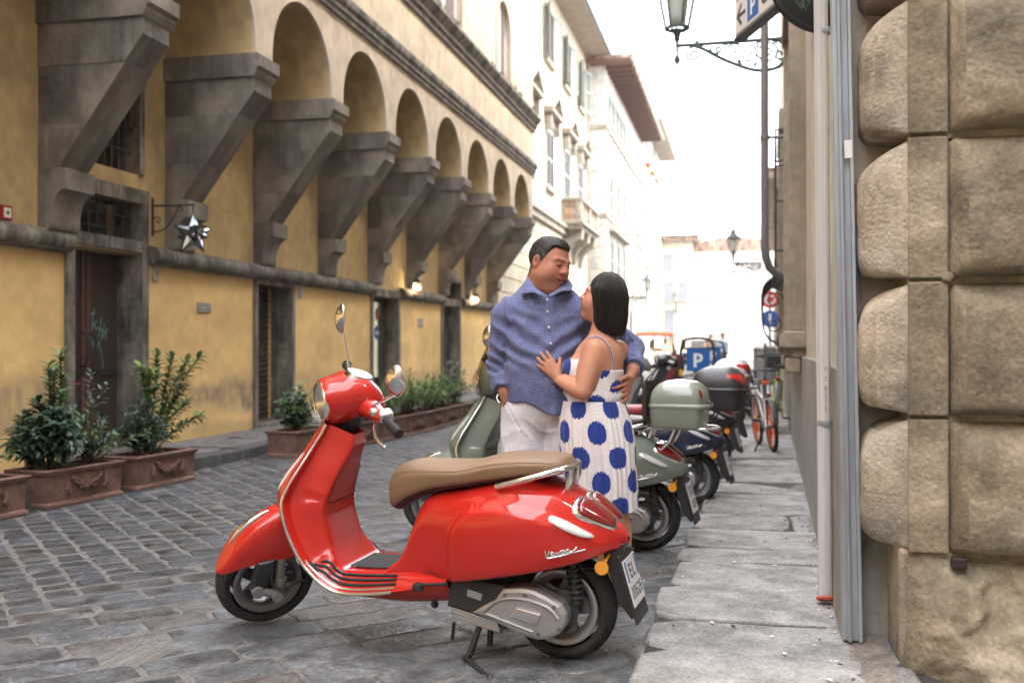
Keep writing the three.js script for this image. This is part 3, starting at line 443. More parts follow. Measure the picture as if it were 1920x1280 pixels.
// ---------- the other houses on the left and across the end of the street ----------
const mB2 = M([0.74, 0.68, 0.53], 0.92, { map: again(T.plaster, 0.25), bumpMap: again(T.plasterB, 0.6), bump: 0.005 });
const mB3 = M([0.82, 0.79, 0.73], 0.92, { map: again(T.plaster, 0.25), bumpMap: again(T.plasterB, 0.6), bump: 0.005 });
const mB5 = M([0.80, 0.72, 0.56], 0.92, { map: again(T.plaster, 0.3) });
const mTrim = M([0.50, 0.46, 0.39], 0.9, { map: again(T.grain, 0.8), bumpMap: again(T.grainB, 0.8), bump: 0.006 });
const mGreen = M([0.20, 0.235, 0.215], 0.7), mSlate = M([0.24, 0.25, 0.27], 0.7), mRoof = M([0.42, 0.28, 0.21], 0.9, { map: again(T.streak, 0.6) }), mSoff = M([0.42, 0.37, 0.31], 0.9, { map: again(T.plaster, .4) });
// window in a wall that faces +x: centre z, sill and head height, width
function win(b, x, zc, y0, y1, w, { open = false, mat = mGreen, surround = 0.1, pediment = false, sill = true } = {}) {
  const g = grp('window', b), h = w / 2;
  part('pane', bb(x - 0.03, y0, zc - h, x + 0.004, y1, zc + h), M([0.03, 0.035, 0.04], 0.12), g);
  if (surround) part('frame', [bb(x, y0, zc - h - surround, x + 0.05, y1, zc - h), bb(x, y0, zc + h, x + 0.05, y1, zc + h + surround), bb(x, y1, zc - h - surround, x + 0.055, y1 + surround, zc + h + surround)], mTrim, g);
  if (sill) part('sill', bb(x, y0 - 0.12, zc - h - 0.14, x + 0.14, y0 - 0.002, zc + h + 0.14, .01), mTrim, g);
  for (const s of [-1, 1]) {
    const sh = grp('shutter', b), z0 = open ? zc + s * (h + 0.01) : zc + s * 0.006, z1 = open ? zc + s * (h * 2) : zc + s * (h - 0.01), xx = open ? x + 0.06 : x + 0.012, za = Math.min(z0, z1), zb = Math.max(z0, z1), f = 0.07;
    part('frame', [bb(xx, y0 + .01, za, xx + 0.035, y1 - .01, za + f), bb(xx, y0 + .01, zb - f, xx + 0.035, y1 - .01, zb), bb(xx, y0 + .01, za + f, xx + 0.035, y0 + 0.12, zb - f), bb(xx, y1 - 0.12, za + f, xx + 0.035, y1 - .01, zb - f), bb(xx, (y0 + y1) / 2 - 0.04, za + f, xx + 0.035, (y0 + y1) / 2 + 0.04, zb - f)], mat, sh);
    const sl = []; for (let y = y0 + 0.15; y < y1 - 0.12; y += 0.075) { const q = new THREE.BoxGeometry(0.05, 0.01, zb - za - 2 * f); q.rotateZ(-0.7); q.translate(xx + 0.015, y, (za + zb) / 2); sl.push(q); }
    part('louvres', sl, mat, sh);
    if (open) { const mv = new THREE.Matrix4().makeTranslation(-xx, 0, -z0).premultiply(new THREE.Matrix4().makeRotationY(s * 0.35)).premultiply(new THREE.Matrix4().makeTranslation(xx, 0, z0)); sh.children.forEach((c) => c.geometry.applyMatrix4(mv)); }
  }
  if (pediment) {
    const p = grp('pediment', b), yb_ = y1 + 0.45, hw = h + 0.42;
    part('hood', [bb(x, y1 + 0.1, zc - h - 0.06, x + 0.1, y1 + 0.42, zc + h + 0.06), bb(x, yb_ - 0.03, zc - hw, x + 0.34, yb_ + 0.1, zc + hw, .02)], mTrim, p);
    for (const s of [-1, 1]) { part('bracket', bb(x, y1 - 0.1, zc + s * (h + 0.16) - .08, x + 0.25, y1 + 0.4, zc + s * (h + 0.16) + .08, .03), mTrim, p); const L = Math.hypot(hw, 0.62), q = bx(0.36, 0.11, L, 0, 0, 0, 0.02); q.rotateX(s * Math.atan2(0.62, hw)); q.translate(x + 0.18, yb_ + 0.1 + 0.31, zc + s * hw / 2); part('raking_cornice', q, mTrim, p); }
    const t = ext([[-hw + .1, 0], [hw - .1, 0], [0, 0.55]], 0.1); t.rotateY(Math.PI / 2); t.translate(x, yb_ + 0.1, zc); part('tympanum', muv(t), mTrim, p);
  }
  return g;
}
{ // cream palace with pedimented windows
  const b = thing('palace', 'cream palace with pedimented first floor windows and a balcony next to the ochre building', 'building'), x = XW, z0 = -26.16, z1 = -42.5;
  part('wall', bb(x - 8, 0, z0, x, 13.3, z1), mB2, b);
  const rusticZ = []; for (let y = 0.15; y < 5.1; y += 0.42) part('ashlar_course', bb(x, y, z0 - 0.02, x + 0.05, y + 0.395, z1 + 0.02, 0.012), mB2, b);
  part('string_course', [bb(x, 5.2, z0 - .02, x + 0.16, 5.42, z1 + .02, .02), bb(x, 5.42, z0 - .02, x + 0.24, 5.55, z1 + .02, .02)], mTrim, b);
  for (const [zc, zp] of [[-29.9, -30.2], [-33.6, -33.8], [-37.2, -37.3], [-40.6, -40.5]]) { win(b, x, zc, 10.75, 12.5, 1.15, { open: true, mat: mGreen }); win(b, x, zp, 6.5, 8.5, 1.2, { mat: mSlate, pediment: true }); }
  part('eave', [bb(x - 8, 13.3, z0 + .2, x + 0.95, 13.5, z1 - 0.5)], mSoff, b); part('gutter', bb(x + 0.95, 13.36, z0, x + 1.08, 13.52, z1 - 0.5, .04), M([0.2, 0.23, 0.23], 0.6), b); part('roof', bb(x - 8, 13.5, z0 + .2, x + 1, 13.66, z1 - .5), mRoof, b);
  const bal = grp('balcony', b), zb = -36.1, zc = -40.5;
  part('slab', [bb(x, 5.56, zb + 0.1, x + 0.85, 5.72, zc - 0.1, .03), bb(x, 5.42, zb, x + 0.72, 5.56, zc, .03)], mTrim, bal); part('top_rail', bb(x + 0.02, 6.42, zb + 0.05, x + 0.8, 6.56, zc - 0.05, .03), mTrim, bal);
  part('pier', [bb(x + 0.55, 5.72, zb, x + 0.75, 6.42, zb - 0.3), bb(x + 0.55, 5.72, zc, x + 0.75, 6.42, zc + 0.3), bb(x, 5.72, zb, x + 0.1, 6.42, zb - 0.12), bb(x + 0.55, 5.72, -38.15, x + 0.75, 6.42, -38.45)], mTrim, bal);
  const pr = lathe([[0.05, 0], [0.05, 0.06], [0.03, 0.1], [0.075, 0.28], [0.06, 0.4], [0.03, 0.52], [0.05, 0.62], [0.05, 0.7]], 10), mTer = M([0.5, 0.27, 0.16], 0.8);
  for (let i = 0; i < 4; i++) part('baluster', pr.clone().translate(x + 0.16 + i * 0.11, 5.72, zb - 0.06), i % 2 ? mTrim : mTer, bal);
  for (let i = 0; i < 14; i++) { const z = -36.55 - i * 0.27; if (z < -40.2 || Math.abs(z + 38.3) < 0.25) continue; part('baluster', pr.clone().translate(x + 0.65, 5.72, z), i % 2 ? mTrim : mTer, bal); }
  for (const z of [-36.7, -38.3, -39.9]) { const s = new THREE.Shape(); s.moveTo(0, 4.3); s.quadraticCurveTo(0.14, 4.3, 0.16, 4.6); s.quadraticCurveTo(0.24, 5.0, 0.62, 5.1); s.lineTo(0.66, 5.42); s.lineTo(0, 5.42); s.closePath(); const g = ext(s, 0.42, .02); g.translate(x + 0.05, 0, z - 0.21); part('console', muv(g), mTrim, bal); }
  part('downpipe', bar([x + 0.1, 0.2, z1 + 0.25], [x + 0.1, 13.3, z1 + 0.25], 0.06), mTrim, b);
}
{ // white corner house with deep rafters
  const b = thing('corner_house', 'white house with quoined corner, green shutters and dark rafters under its roof', 'building'), x = -5.6, z0 = -42.6, z1 = -59;
  part('wall', bb(x - 9, 0, z0, x, 12.9, z1), mB3, b);
  for (let y = 0.3, i = 0; y < 12.6; y += 0.46, i++) part('quoin', bb(x - (i % 2 ? 0.62 : 0.8), y, z0 - (i % 2 ? 0.8 : 0.62), x + 0.035, y + 0.43, z0 + 0.035, .015), mB3, b);
  for (const y of [10.35, 6.6]) part('string_course', [bb(x, y, z0, x + 0.12, y + 0.2, z1, .02), bb(x - .75, y, z0, x + 0.12, y + 0.2, z0 + 0.12, .02)], mTrim, b);
  for (let i = 0; i < 5; i++) win(b, x, -43.9 - i * 1.5, 10.75, 12.1, 0.85, { mat: mGreen, surround: 0 });
  for (let i = 0; i < 3; i++) { win(b, x, -44.6 - i * 2.5, 7.0, 8.7, 1.0, { mat: mGreen }); win(b, x, -44.8 - i * 2.4, 4.0, 5.9, 1.1, { mat: mGreen, surround: 0.16 }); win(b, x, -53.6 - i * 2.2, 7.3, 8.8, 0.8, { mat: mGreen, surround: 0.05 }); win(b, x, -53.6 - i * 2.2, 3.9, 5.6, 0.9, { mat: mGreen, surround: 0.08 }); }
  part('hood', bb(x, 6.15, -43.6, x + 0.3, 6.35, -50.6, .03), mTrim, b);
  part('doorway', bb(x - .1, 0, -46, x + 0.01, 3.0, -47.4), mBlack, b); part('doorway', bb(x - .1, 0, -52, x + 0.01, 3.0, -53.6), mBlack, b);
  const rf = grp('roof', b); part('boards', bb(x - 9, 13.05, z0 + 0.7, x + 1.15, 13.12, z1), M([0.16, 0.09, 0.07], 0.9), rf); part('tiles', bb(x - 9, 13.12, z0 + 0.75, x + 1.25, 13.28, z1), mRoof, rf); part('gutter', bb(x + 1.15, 12.98, z0 + 0.75, x + 1.27, 13.12, z1, .04), mTrim, rf);
  for (let i = 0; i < 22; i++) part('rafter', bb(x, 12.88, z0 - 0.2 - i * 0.74, x + 1.1, 13.05, z0 - 0.32 - i * 0.74), M([0.12, 0.065, 0.05], 0.85), b);
  part('wall_cap', bb(x - 9, 12.9, z0, x, 13.05, z1), mB3, b);
}
{ // farther white houses
  const b = thing('white_house', 'bright white house with wide eaves farther along the left side', 'building'), x = -5.55, z0 = -59.05, z1 = -72;
  part('wall', bb(x - 9, 0, z0, x, 14.2, z1), mB3, b); part('eave', bb(x - 9, 14.2, z0 + .4, x + 1.1, 14.45, z1 - .4), mSoff, b); part('roof', bb(x - 9, 14.45, z0 + .4, x + 1.1, 14.6, z1 - .4), mRoof, b);
  for (let i = 0; i < 4; i++) for (const [y0, y1] of [[12.1, 13.4], [9.3, 10.7], [6.4, 8.0], [3.6, 5.2]]) { if (y0 === 9.3 && i > 2) continue; win(b, x, -60.8 - i * 3, y0, y1, 0.95, { mat: mGreen, surround: 0.06 }); }
  for (let i = 0; i < 3; i++) { const t = part('flower_box', bb(x + .02, 11.85, -61.3 - i * 3, x + 0.3, 12.05, -60.3 - i * 3, .02), M([0.45, 0.13, 0.06], 0.8), b); }
  part('string_course', bb(x, 5.75, z0, x + 0.12, 5.95, z1, .02), mTrim, b); part('downpipe', bar([x + 0.08, 0.1, -66], [x + 0.08, 14.2, -66], 0.06), mTrim, b);
}
{
  const b = thing('end_house', 'pale yellow house with tiled eave at the end of the street', 'building'), z = -80;
  part('wall', bb(-12, 0, z, -3.75, 9.3, z - 8), mB5, b); part('roof', [bb(-12, 9.3, z + 0.8, -3.3, 9.5, z - 8, .02), bb(-12, 9.5, z + 0.9, -3.2, 9.75, z - 8, .05)], mRoof, b);
  for (const [y0, y1, xx] of [[7.2, 8.2, -5.6], [4.6, 6.0, -5.5], [1.6, 3.9, -5.5], [4.6, 6.0, -4.4]]) { const w = grp('window', b); part('pane', bb(xx - 0.3, y0, z, xx + 0.3, y1, z + 0.02), mSlate, w); part('frame', [bb(xx - 0.38, y0, z, xx - 0.3, y1, z + 0.06), bb(xx + 0.3, y0, z, xx + 0.38, y1, z + 0.06), bb(xx - 0.4, y1, z, xx + 0.4, y1 + 0.1, z + 0.07), bb(xx - 0.42, y0 - 0.1, z, xx + 0.42, y0, z + 0.12)], mTrim, w); }
}
{
  const b = thing('long_house', 'long white house closing the end of the street', 'building'), z = -82;
  part('wall', bb(-3.7, 0, z, 16, 8.6, z - 8), mB3, b); const s = ext([[-3.7, 8.6], [16, 8.6], [16, 9.0], [6.5, 8.9], [-0.6, 9.9], [-3.7, 9.5]], 6); s.translate(0, 0, z - 6.5); part('gable', muv(s), mRoof, b);
  part('string_course', bb(-3.7, 5.0, z, 16, 5.15, z + 0.1), mTrim, b);
  for (let i = 0; i < 5; i++) { const xx = -2.2 + i * 1.6, w = grp('window', b); part('pane', bb(xx - 0.35, 2, z, xx + 0.35, 3.4, z + 0.02), M([0.55, 0.55, 0.52], 0.5), w); part('frame', bb(xx - 0.42, 1.9, z, xx + 0.42, 2.0, z + 0.1), mTrim, w); }
}
// a wire across the street and far lanterns on brackets
tag(part('street_cable', tube([[-6.2, 5.9, -41], [-2.5, 5.55, -41], [1.4, 5.85, -41]], 0.012, 24, 4), mIron), 'thin cable slung across the street between the houses', 'cable');
function lantern(t, s, mat, ss = 1) { // hexagonal street lantern, base at origin
  part('cage', [0, 1, 2, 3, 4, 5].map((k) => bar([0.11 * s * Math.cos(k * 1.047), 0, 0.11 * s * Math.sin(k * 1.047)], [0.2 * s * Math.cos(k * 1.047), 0.46 * s, 0.2 * s * Math.sin(k * 1.047)], 0.012 * s, 0.012 * s, 6)).concat([new THREE.TorusGeometry(0.2 * s, 0.014 * s, 6, 6).rotateX(Math.PI / 2).rotateY(0).translate(0, 0.46 * s, 0), new THREE.TorusGeometry(0.11 * s, 0.018 * s, 6, 6).rotateX(Math.PI / 2)]), mat, t);
  part('pane', new THREE.CylinderGeometry(0.192 * s, 0.106 * s, 0.44 * s, 6, 1, true).rotateY(Math.PI / 6).translate(0, 0.23 * s, 0), mGlass, t);
  part('hood', lathe([[0.24, 0.46], [0.22, 0.5], [0.12, 0.6], [0.09, 0.66], [0.1, 0.7], [0.05, 0.76], [0.025, 0.84], [0, 0.9]].map(([r, y]) => [r * s, y * s]), 12), mat, t);
  part('lamp', lathe([[0, 0.02], [0.05, 0.04], [0.085, 0.1], [0.085, 0.4], [0.03, 0.44], [0, 0.45]].map(([r, y]) => [r * s, y * s]), 16), M([0.6, 0.62, 0.62], 0.5), t);
  part('stem', lathe([[0.03, 0], [0.07, -0.02], [0.05, -0.1], [0.035, -0.2], [0.045, -0.24], [0.022, -0.27], [0.018, -0.55], [0.03, -0.58], [0.045, -0.66], [0.02, -0.74], [0.0, -0.76]].map(([r, y]) => [r * s * (ss < 1 ? 0.8 : 1), y * s * ss]), 10), mat, t);
  part('collar', [0, 1, 2, 3].map((k) => tube([[0.1 * s * Math.cos(k * 1.57), 0, 0.1 * s * Math.sin(k * 1.57)], [0.11 * s * Math.cos(k * 1.57), -0.1 * s * ss, 0.11 * s * Math.sin(k * 1.57)], [0.05 * s * Math.cos(k * 1.57), -0.22 * s * ss, 0.05 * s * Math.sin(k * 1.57)]], 0.007 * s, 8, 5)), mat, t);
}
const mLampIron = M([0.07, 0.10, 0.095], 0.55, { metalness: 0.4 });
function spiral(cx, cy, r0, turns, a0, dir = 1, n = 26) { const p = []; for (let i = 0; i <= n; i++) { const t = i / n, a = a0 + dir * t * turns * 6.2832, r = r0 * (1 - 0.85 * t); p.push([cx + r * Math.cos(a), cy + r * Math.sin(a), 0]); } return p; }
function bracketLamp(name, label, pos, turn, L, s, mat = mLampIron, ss = 1) {
  const t = thing(name, label, 'street lamp', pos, turn); // local +x runs from lantern to wall
  lantern(t, s, mat, ss); const y = -0.36 * s * ss; if (ss < 1) s *= 0.75;
  part('arm', bar([0, y, 0], [L, y, 0], 0.026 * s), mat, t);
  part('brace', tube([[0.12 * L, y, 0], [0.22 * L, y - 0.06, 0], [0.45 * L, y - 0.17 * L, 0], [0.72 * L, y - 0.27 * L, 0], [0.9 * L, y - 0.24 * L, 0], [0.97 * L, y - 0.1 * L, 0], [0.88 * L, y + 0.0, 0]], 0.027 * s, 40, 8), mat, t);
  for (const [cx, cy, r, tr, a, d] of [[0.14, -0.09, 0.065, 1.6, 1.57, 1], [0.5, -0.07, 0.06, 1.4, 0, 1], [0.63, -0.12, 0.085, 1.6, 2, -1], [0.8, -0.1, 0.10, 1.7, 3.5, 1], [0.9, -0.14, 0.06, 1.3, 1, -1], [0.36, -0.06, 0.035, 1.2, 4, 1], [0.73, -0.05, 0.05, 1.2, 5, 1]]) part('scroll', tube(spiral(cx * L, y + cy * L, r * L, tr, a, d), 0.017 * s, 40, 5), mat, t);
  [[0.3, -0.05], [0.42, -0.02], [0.56, -0.19], [0.7, -0.2], [0.85, -0.02], [0.18, 0]].forEach(([a, c], i) => { const g = new THREE.ConeGeometry(0.022 * s * 1.6, 0.1 * s, 5); g.scale(1, 1, 0.4); g.rotateZ(i * 1.9); g.translate(a * L, y + c * L, 0); part('ornament', g, mat, t); });
  part('wall_plate', bx(0.03, 0.5 * s + 0.1, 0.1, L, y - 0.1, 0, 0.01), mat, t);
}
bracketLamp('street_lamp', 'distant black lantern on a bracket from the right hand wall', [-0.28, 4.62, -38], 0, 1.0, 1.1, mIron);
bracketLamp('street_lamp', 'distant lantern on a bracket on the white corner house', [-4.5, 3.95, -50], Math.PI, 1.0, 1.0, mLampIron);
bracketLamp('street_lamp', 'small far lantern on a bracket on the pale yellow end house', [-4.9, 4.5, -78.6], Math.PI / 2, 1.2, 1.1, mLampIron);
// ---------- right hand side: plastered house and rusticated corner ----------
const mPl = M([0.66, 0.58, 0.47], 0.92, { map: again(T.plaster, 0.5), bumpMap: again(T.plasterB, 1), bump: 0.006 });
const mDado = M([0.36, 0.33, 0.295], 0.92, { map: again(T.plaster, 0.7), bumpMap: again(T.plasterB, 1.2), bump: 0.01 });
const mSurr = M([0.46, 0.395, 0.31], 0.9, { map: again(T.plaster, 0.7), bumpMap: again(T.grainB, 1), bump: 0.006 });
const mZinc = M([0.46, 0.50, 0.54], 0.5, { metalness: 0.4, map: again(T.plaster, 2, 0.3) });
const RT = -Math.atan(0.026);
const rp = (u, out = 0) => { const c = Math.cos(RT), s = -Math.sin(RT); return [0.31 + s * u - out * c, -(u * c) - out * s]; }; // along the wall, out from it
{
  const b = thing('plastered_house', 'beige plastered house with grey dado along the right hand pavement', 'building', [0.31, 0, 0], RT);
  // local: wall plane x = 0, facing -x; z = -u
  const wins = [[9.1, 12.4], [17.2, 19.8], [24, 26.6]];
  part('wall', (() => { const g = ext(rect(4.2, 1.13, 33, 13), 0.4, 0, wins.map(([a, c]) => rect(a, 1.35, c, 4.75))); g.rotateY(Math.PI / 2); return muv(g); })(), mPl, b);
  part('dado', bb(-0.035, 0, -4.2, 0.4, 1.13, -33, 0.006), mDado, b);
  part('back', bb(0.4, 0, -4.2, 9, 13, -33), mPl, b); part('eave', bb(-0.7, 13, -4, 9, 13.2, -33.2), mSoff, b);
  part('plaster_scar', (() => { const s = new THREE.Shape(); s.moveTo(6.5, 1.72); s.lineTo(6.9, 1.86); s.lineTo(6.75, 2.0); s.lineTo(7.0, 2.1); s.lineTo(6.7, 2.28); s.lineTo(6.62, 2.45); s.lineTo(6.45, 2.2); s.lineTo(6.52, 2.0); s.lineTo(6.36, 1.85); s.closePath(); const g = ext(s, 0.006); g.rotateY(Math.PI / 2); g.translate(-0.006, 0, 0); return muv(g); })(), M([0.3, 0.27, 0.23], 0.95, { map: again(T.streak, 3) }), b);
  for (const [a, c] of wins) {
    const w = grp('window', b), f = 0.24;
    part('frame', [bb(-0.10, 1.35, -a, 0.05, 4.75, -(a + f), .01), bb(-0.14, 1.35, -(a + 0.02), -0.09, 4.75, -(a + 0.10), .01), bb(-0.10, 1.35, -(c - f), 0.05, 4.75, -c, .01), bb(-0.14, 1.35, -(c - 0.10), -0.09, 4.75, -(c - 0.02), .01), bb(-0.16, 4.752, -a + .1, 0.05, 5.1, -c - .1, .02)], mSurr, w);
    part('sill', [bb(-0.19, 1.2, -a + 0.08, 0.05, 1.348, -c - 0.08, .02), bb(-0.11, 1.12, -a, 0.0, 1.2, -c, .01)], mSurr, w);
    part('bracket', bb(-0.17, 0.98, -a, -0.035, 1.118, -a - 0.2, .03), mSurr, w); part('bracket', bb(-0.17, 0.98, -c, -0.035, 1.118, -c + 0.2, .03), mSurr, w);
    part('pane', bb(0.18, 1.35, -a, 0.2, 4.75, -c), mBlack, w); part('mullion', bb(0.14, 1.35, -(a + c) / 2 + .04, 0.2, 4.75, -(a + c) / 2 - .04), mSurr, w);
  }
  // bellied window grille on the second window
  const cg = grp('window_cage', b), a = 16.9, c = 19.9, mI = mIron;
  for (let i = 0; i <= 9; i++) { const z = -lerp(a, c, i / 9); part('bar', tube([[-0.2, 4.75, z], [-0.2, 2.6, z], [-0.22, 2.35, z], [-0.38, 2.2, z], [-0.42, 1.75, z], [-0.36, 1.4, z], [-0.18, 1.25, z], [-0.05, 1.22, z]], 0.016, 40, 6), mI, cg); }
  for (const y of [4.7, 4.2, 4.12, 3.55, 2.75, 2.4, 2.32]) part('bar', [bar([-0.21, y, -a], [-0.21, y, -c], 0.016, 0.016, 6), bar([-0.21, y, -a], [0, y, -a], 0.016, 0.016, 6), bar([-0.21, y, -c], [0, y, -c], 0.016, 0.016, 6)], mI, cg);
  part('shelf', bb(-0.25, 2.28, -a, 0, 2.36, -c, .01), mI, cg);
  for (const [cx, cy, r, d, a0] of [[-0.22, 1.95, 0.14, 1, 0], [-0.24, 1.55, 0.13, -1, 1], [-0.14, 1.3, 0.09, 1, 3], [-0.16, 2.18, 0.1, -1, 2]]) part('scroll', tube(spiral(cx, cy, r, 1.6, a0, d).map(([x, y]) => [x, y, -a + 0.01]), 0.013, 40, 6), mI, cg);
  part('finial', tube([[-0.05, 1.22, -a], [-0.15, 1.1, -a], [-0.12, 0.98, -a], [-0.05, 0.97, -a], [-0.06, 1.05, -a]], 0.012, 24, 6), mI, cg);
  // big downpipe standing off the wall
  const dp = grp('downpipe', b), mG = M([0.17, 0.165, 0.17], 0.6, { metalness: 0.3 });
  part('pipe', tube([[-0.36, 13, -13.2], [-0.36, 9, -13.2], [-0.36, 5, -13.2], [-0.36, 2.9, -13.2], [-0.355, 2.42, -13.2], [-0.31, 2.22, -13.25], [-0.2, 2.13, -13.4], [0.0, 2.1, -13.5]], 0.052, 80, 12), mG, dp);
  for (const y of [3.85, 6.4]) part('clamp', [lathe([[0.052, -0.03], [0.064, -0.03], [0.064, 0.03], [0.052, 0.03]], 14).translate(-0.36, y, -13.2), bar([-0.31, y, -13.2], [0, y, -13.2], 0.022, 0.022, 8)], mG, dp);
}
{ // farther house on the right
  const [x, z] = rp(33.05); const b = thing('far_right_house', 'pale low house continuing the right side far along the street', 'building', [x, 0, z], RT);
  part('wall', bb(0, 0, 0, 8, 6.5, -26), mB3, b); part('eave', bb(-0.5, 6.5, 0, 8, 6.7, -26), mSoff, b); part('roof', bb(-0.5, 6.7, 0, 8, 6.85, -26), mRoof, b);
  for (let i = 0; i < 6; i++) { const w = grp('window', b); part('frame', bb(-0.06, 1.4, -2.5 - i * 4, 0, 3.4, -3.7 - i * 4), mTrim, w); part('pane', bb(-0.065, 1.5, -2.6 - i * 4, -0.055, 3.3, -3.6 - i * 4), mSlate, w); }
}
{ // white drainpipe and galvanised channel at the junction with the corner
  const [x, z] = rp(4.72, 0.066); const t = thing('white_drainpipe', 'white plastic drainpipe beside the galvanised channel', 'pipe', [x, 0, z]);
  const mW = M([0.84, 0.835, 0.83], 0.45, { map: again(T.plaster, 1, 0.4) });
  part('pipe', bar([0.0, 0.1, 0], [-0.035, 5.5, 0], 0.031, 0.031, 20), mW, t); for (const y of [0.88, 2.63]) part('clamp', lathe([[0.031, -0.012], [0.036, -0.012], [0.036, 0.012], [0.031, 0.012]], 20).translate(-0.0, y, 0), mZinc, t);
  part('socket', new THREE.TorusGeometry(0.038, 0.008, 8, 20).rotateX(1.2).translate(0.004, 0.1, 0.01), M([0.5, 0.08, 0.04], 0.6), t);
  const lt = canvasTex(512, 64, (c, w, h) => { c.fillStyle = '#cfccc8'; c.fillRect(0, 0, w, h); c.fillStyle = '#555'; c.font = 'bold 44px monospace'; c.fillText('BRIZZECOM  CL 16', 8, 46); });
  const g = new THREE.CylinderGeometry(0.0316, 0.0316, 0.24, 8, 1, true, -0.62, 0.9), uv = g.attributes.uv; for (let i = 0; i < uv.count; i++) { const u = uv.getX(i), v = uv.getY(i); uv.setXY(i, v, 1 - u); } g.translate(0.003, 1.05, 0); part('printed_text', g, M([0.95, 0.95, 0.95], 0.5, { map: lt }), t);
}
{
  const [x, z] = rp(4.16, 0.03), t = thing('metal_channel', 'tall galvanised metal channel running up the wall beside the rusticated corner', 'channel', [x + 0.026, 0, z]);
  const lean = (g) => { const p = g.attributes.position; for (let i = 0; i < p.count; i++) p.setX(i, p.getX(i) - 0.017 * p.getY(i)); return g; };
  part('channel', [lean(bb(-0.026, 0.08, -0.03, 0.04, 5.5, 0.03, 0.006))], mZinc, t); part('lip', [lean(bb(-0.008, 0.08, 0.031, 0.006, 5.5, 0.05, 0.004)), lean(bb(0.03, 0.08, 0.031, 0.045, 5.5, 0.06, .004))], mZinc, t);
  part('sticker', lean(bb(-0.01 + .02, 1.95, 0.0605, 0.038, 2.02, 0.0625)), M('#d8d8d4', 0.6), t); part('sticker', lean(bb(0.047, 1.35, 0.02, 0.05, 1.7, 0.055)), M('#2c4d80', 0.6), t); part('sticker', lean(bb(0.047, 1.71, 0.02, 0.05, 1.85, 0.055)), M('#8d2f2c', 0.6), t);
}
{ // rusticated corner of sandstone blocks
  const b = thing('rusticated_corner', 'corner of a palace in big bulging sandstone blocks at the right edge', 'building', [0.58, 0, -3.9]);
  const stT = tex(512, 512, (u, v) => { const a = PN(u, v, 3, 5, 81), c = PN(u, v, 12, 5, 82), f = PN(u, v, 90, 2, 83), r = PN(u, v, 2, 3, 88); const k = 0.78 + 0.22 * a + 0.14 * c + 0.12 * f; return [k * (0.98 + 0.05 * r), k * (0.955 - 0.01 * r), k * (0.895 - 0.08 * r)]; });
  const stB = tex(512, 512, (u, v) => 0.5 + 0.3 * PN(u, v, 10, 5, 85) + 0.35 * PN(u, v, 70, 3, 86), { srgb: false });
  const mSand1 = M([0.49, 0.455, 0.39], 0.95, { map: stT, bumpMap: stB, bump: 0.007 }), mSand2 = M([0.58, 0.55, 0.515], 0.95, { map: again(stT, 1.3), bumpMap: again(stB, 1.4), bump: 0.006 });
  const ys = [0.0, 0.475, 0.968, 1.462, 1.985, 2.5, 3.0, 3.5, 4.0, 4.5];
  part('core', bb(0.012, 0, 0.0, 3, 5, -0.55), mSand1, b); part('core', bb(0.62, 0, -0.01, 3, 5, -3), mSand1, b);
  const f = (t, p = 5, q = 2.2) => Math.pow(Math.max(0, 1 - Math.pow(Math.abs(t), p)), 1 / q);
  const prof = (t) => t > 0 ? f(t, 3.6, 1.5) : f(t, 9, 3);
  for (let r = 0; r < ys.length - 1; r++) {
    const y0 = ys[r] + 0.012, y1 = ys[r + 1] - 0.012, bot = r === 0, H = y1 - y0;
    // facing the camera
    if (!bot) part('quoin', muv(bb(0.01, y0 - .006, 0.0, 0.145, y1 + .006, 0.02 + 0.004 * (r % 3), 0.008)), mSand1, b);
    for (const [x0, x1] of [[bot ? 0.0 : 0.15, 0.98 + (r % 2) * 0.14], [0.99 + (r % 2) * 0.14, 1.9]]) {
      const D = bot ? 0.27 : 0.14, g = surf(44, 36, (u, v) => {
        const x = lerp(x0, x1, u), y = lerp(y0, y1, v), n = fbm(x * 3.2 + r * 7, y * 3.2, r * 3.1, 4), n2 = fbm(x * 14, y * 14, r, 3), e = f(u * 2 - 1, 10, 2.2) * prof(v * 2 - 1);
        const sl = bot ? clamp(1.15 - v * 0.55) * sstep(-0.1, 0.55, u + 0.25 * (1 - v)) : 1;
        return [x + (bot ? 0.03 * n : 0), y, D * e * sl * (1 + 0.22 * n) + 0.012 * n2 * e + (bot ? 0.11 * n * e + 0.02 * n2 * e : 0)];
      });
      part('stone_block', muv(g, 1, r * 2.3 + x0), mSand1, b);
    }
    // facing the street
    if (bot) { part('base_slab', bb(-0.02, 0, -0.01, 0.2, 0.5, -0.5, 0.02), mSand2, b); continue; }
    const g = surf(28, 30, (u, v) => { const z = lerp(-0.005, -0.44, u), y = lerp(y0, y1, v), n = fbm(z * 4, y * 3.2, r * 5.1 + 40, 4), e = f(u * 2 - 1, 3.4, 1.6) * prof(v * 2 - 1); return [0.012 - (0.15 * e * (1 + 0.14 * n) + 0.004 * fbm(z * 20, y * 20, r, 3) * e), y, z]; });
    part('stone_block', muv(g, 1, r * 1.7), mSand2, b);
  }
  part('iron_stub', bx(0.05, 0.04, 0.05, 0.17, 0.46, 0.06, 0.008), M([0.03, 0.018, 0.02], 0.7), b); part('iron_stub', new THREE.IcosahedronGeometry(0.022, 1).translate(0.14, 1.47, 0.03), mSand1, b);
}
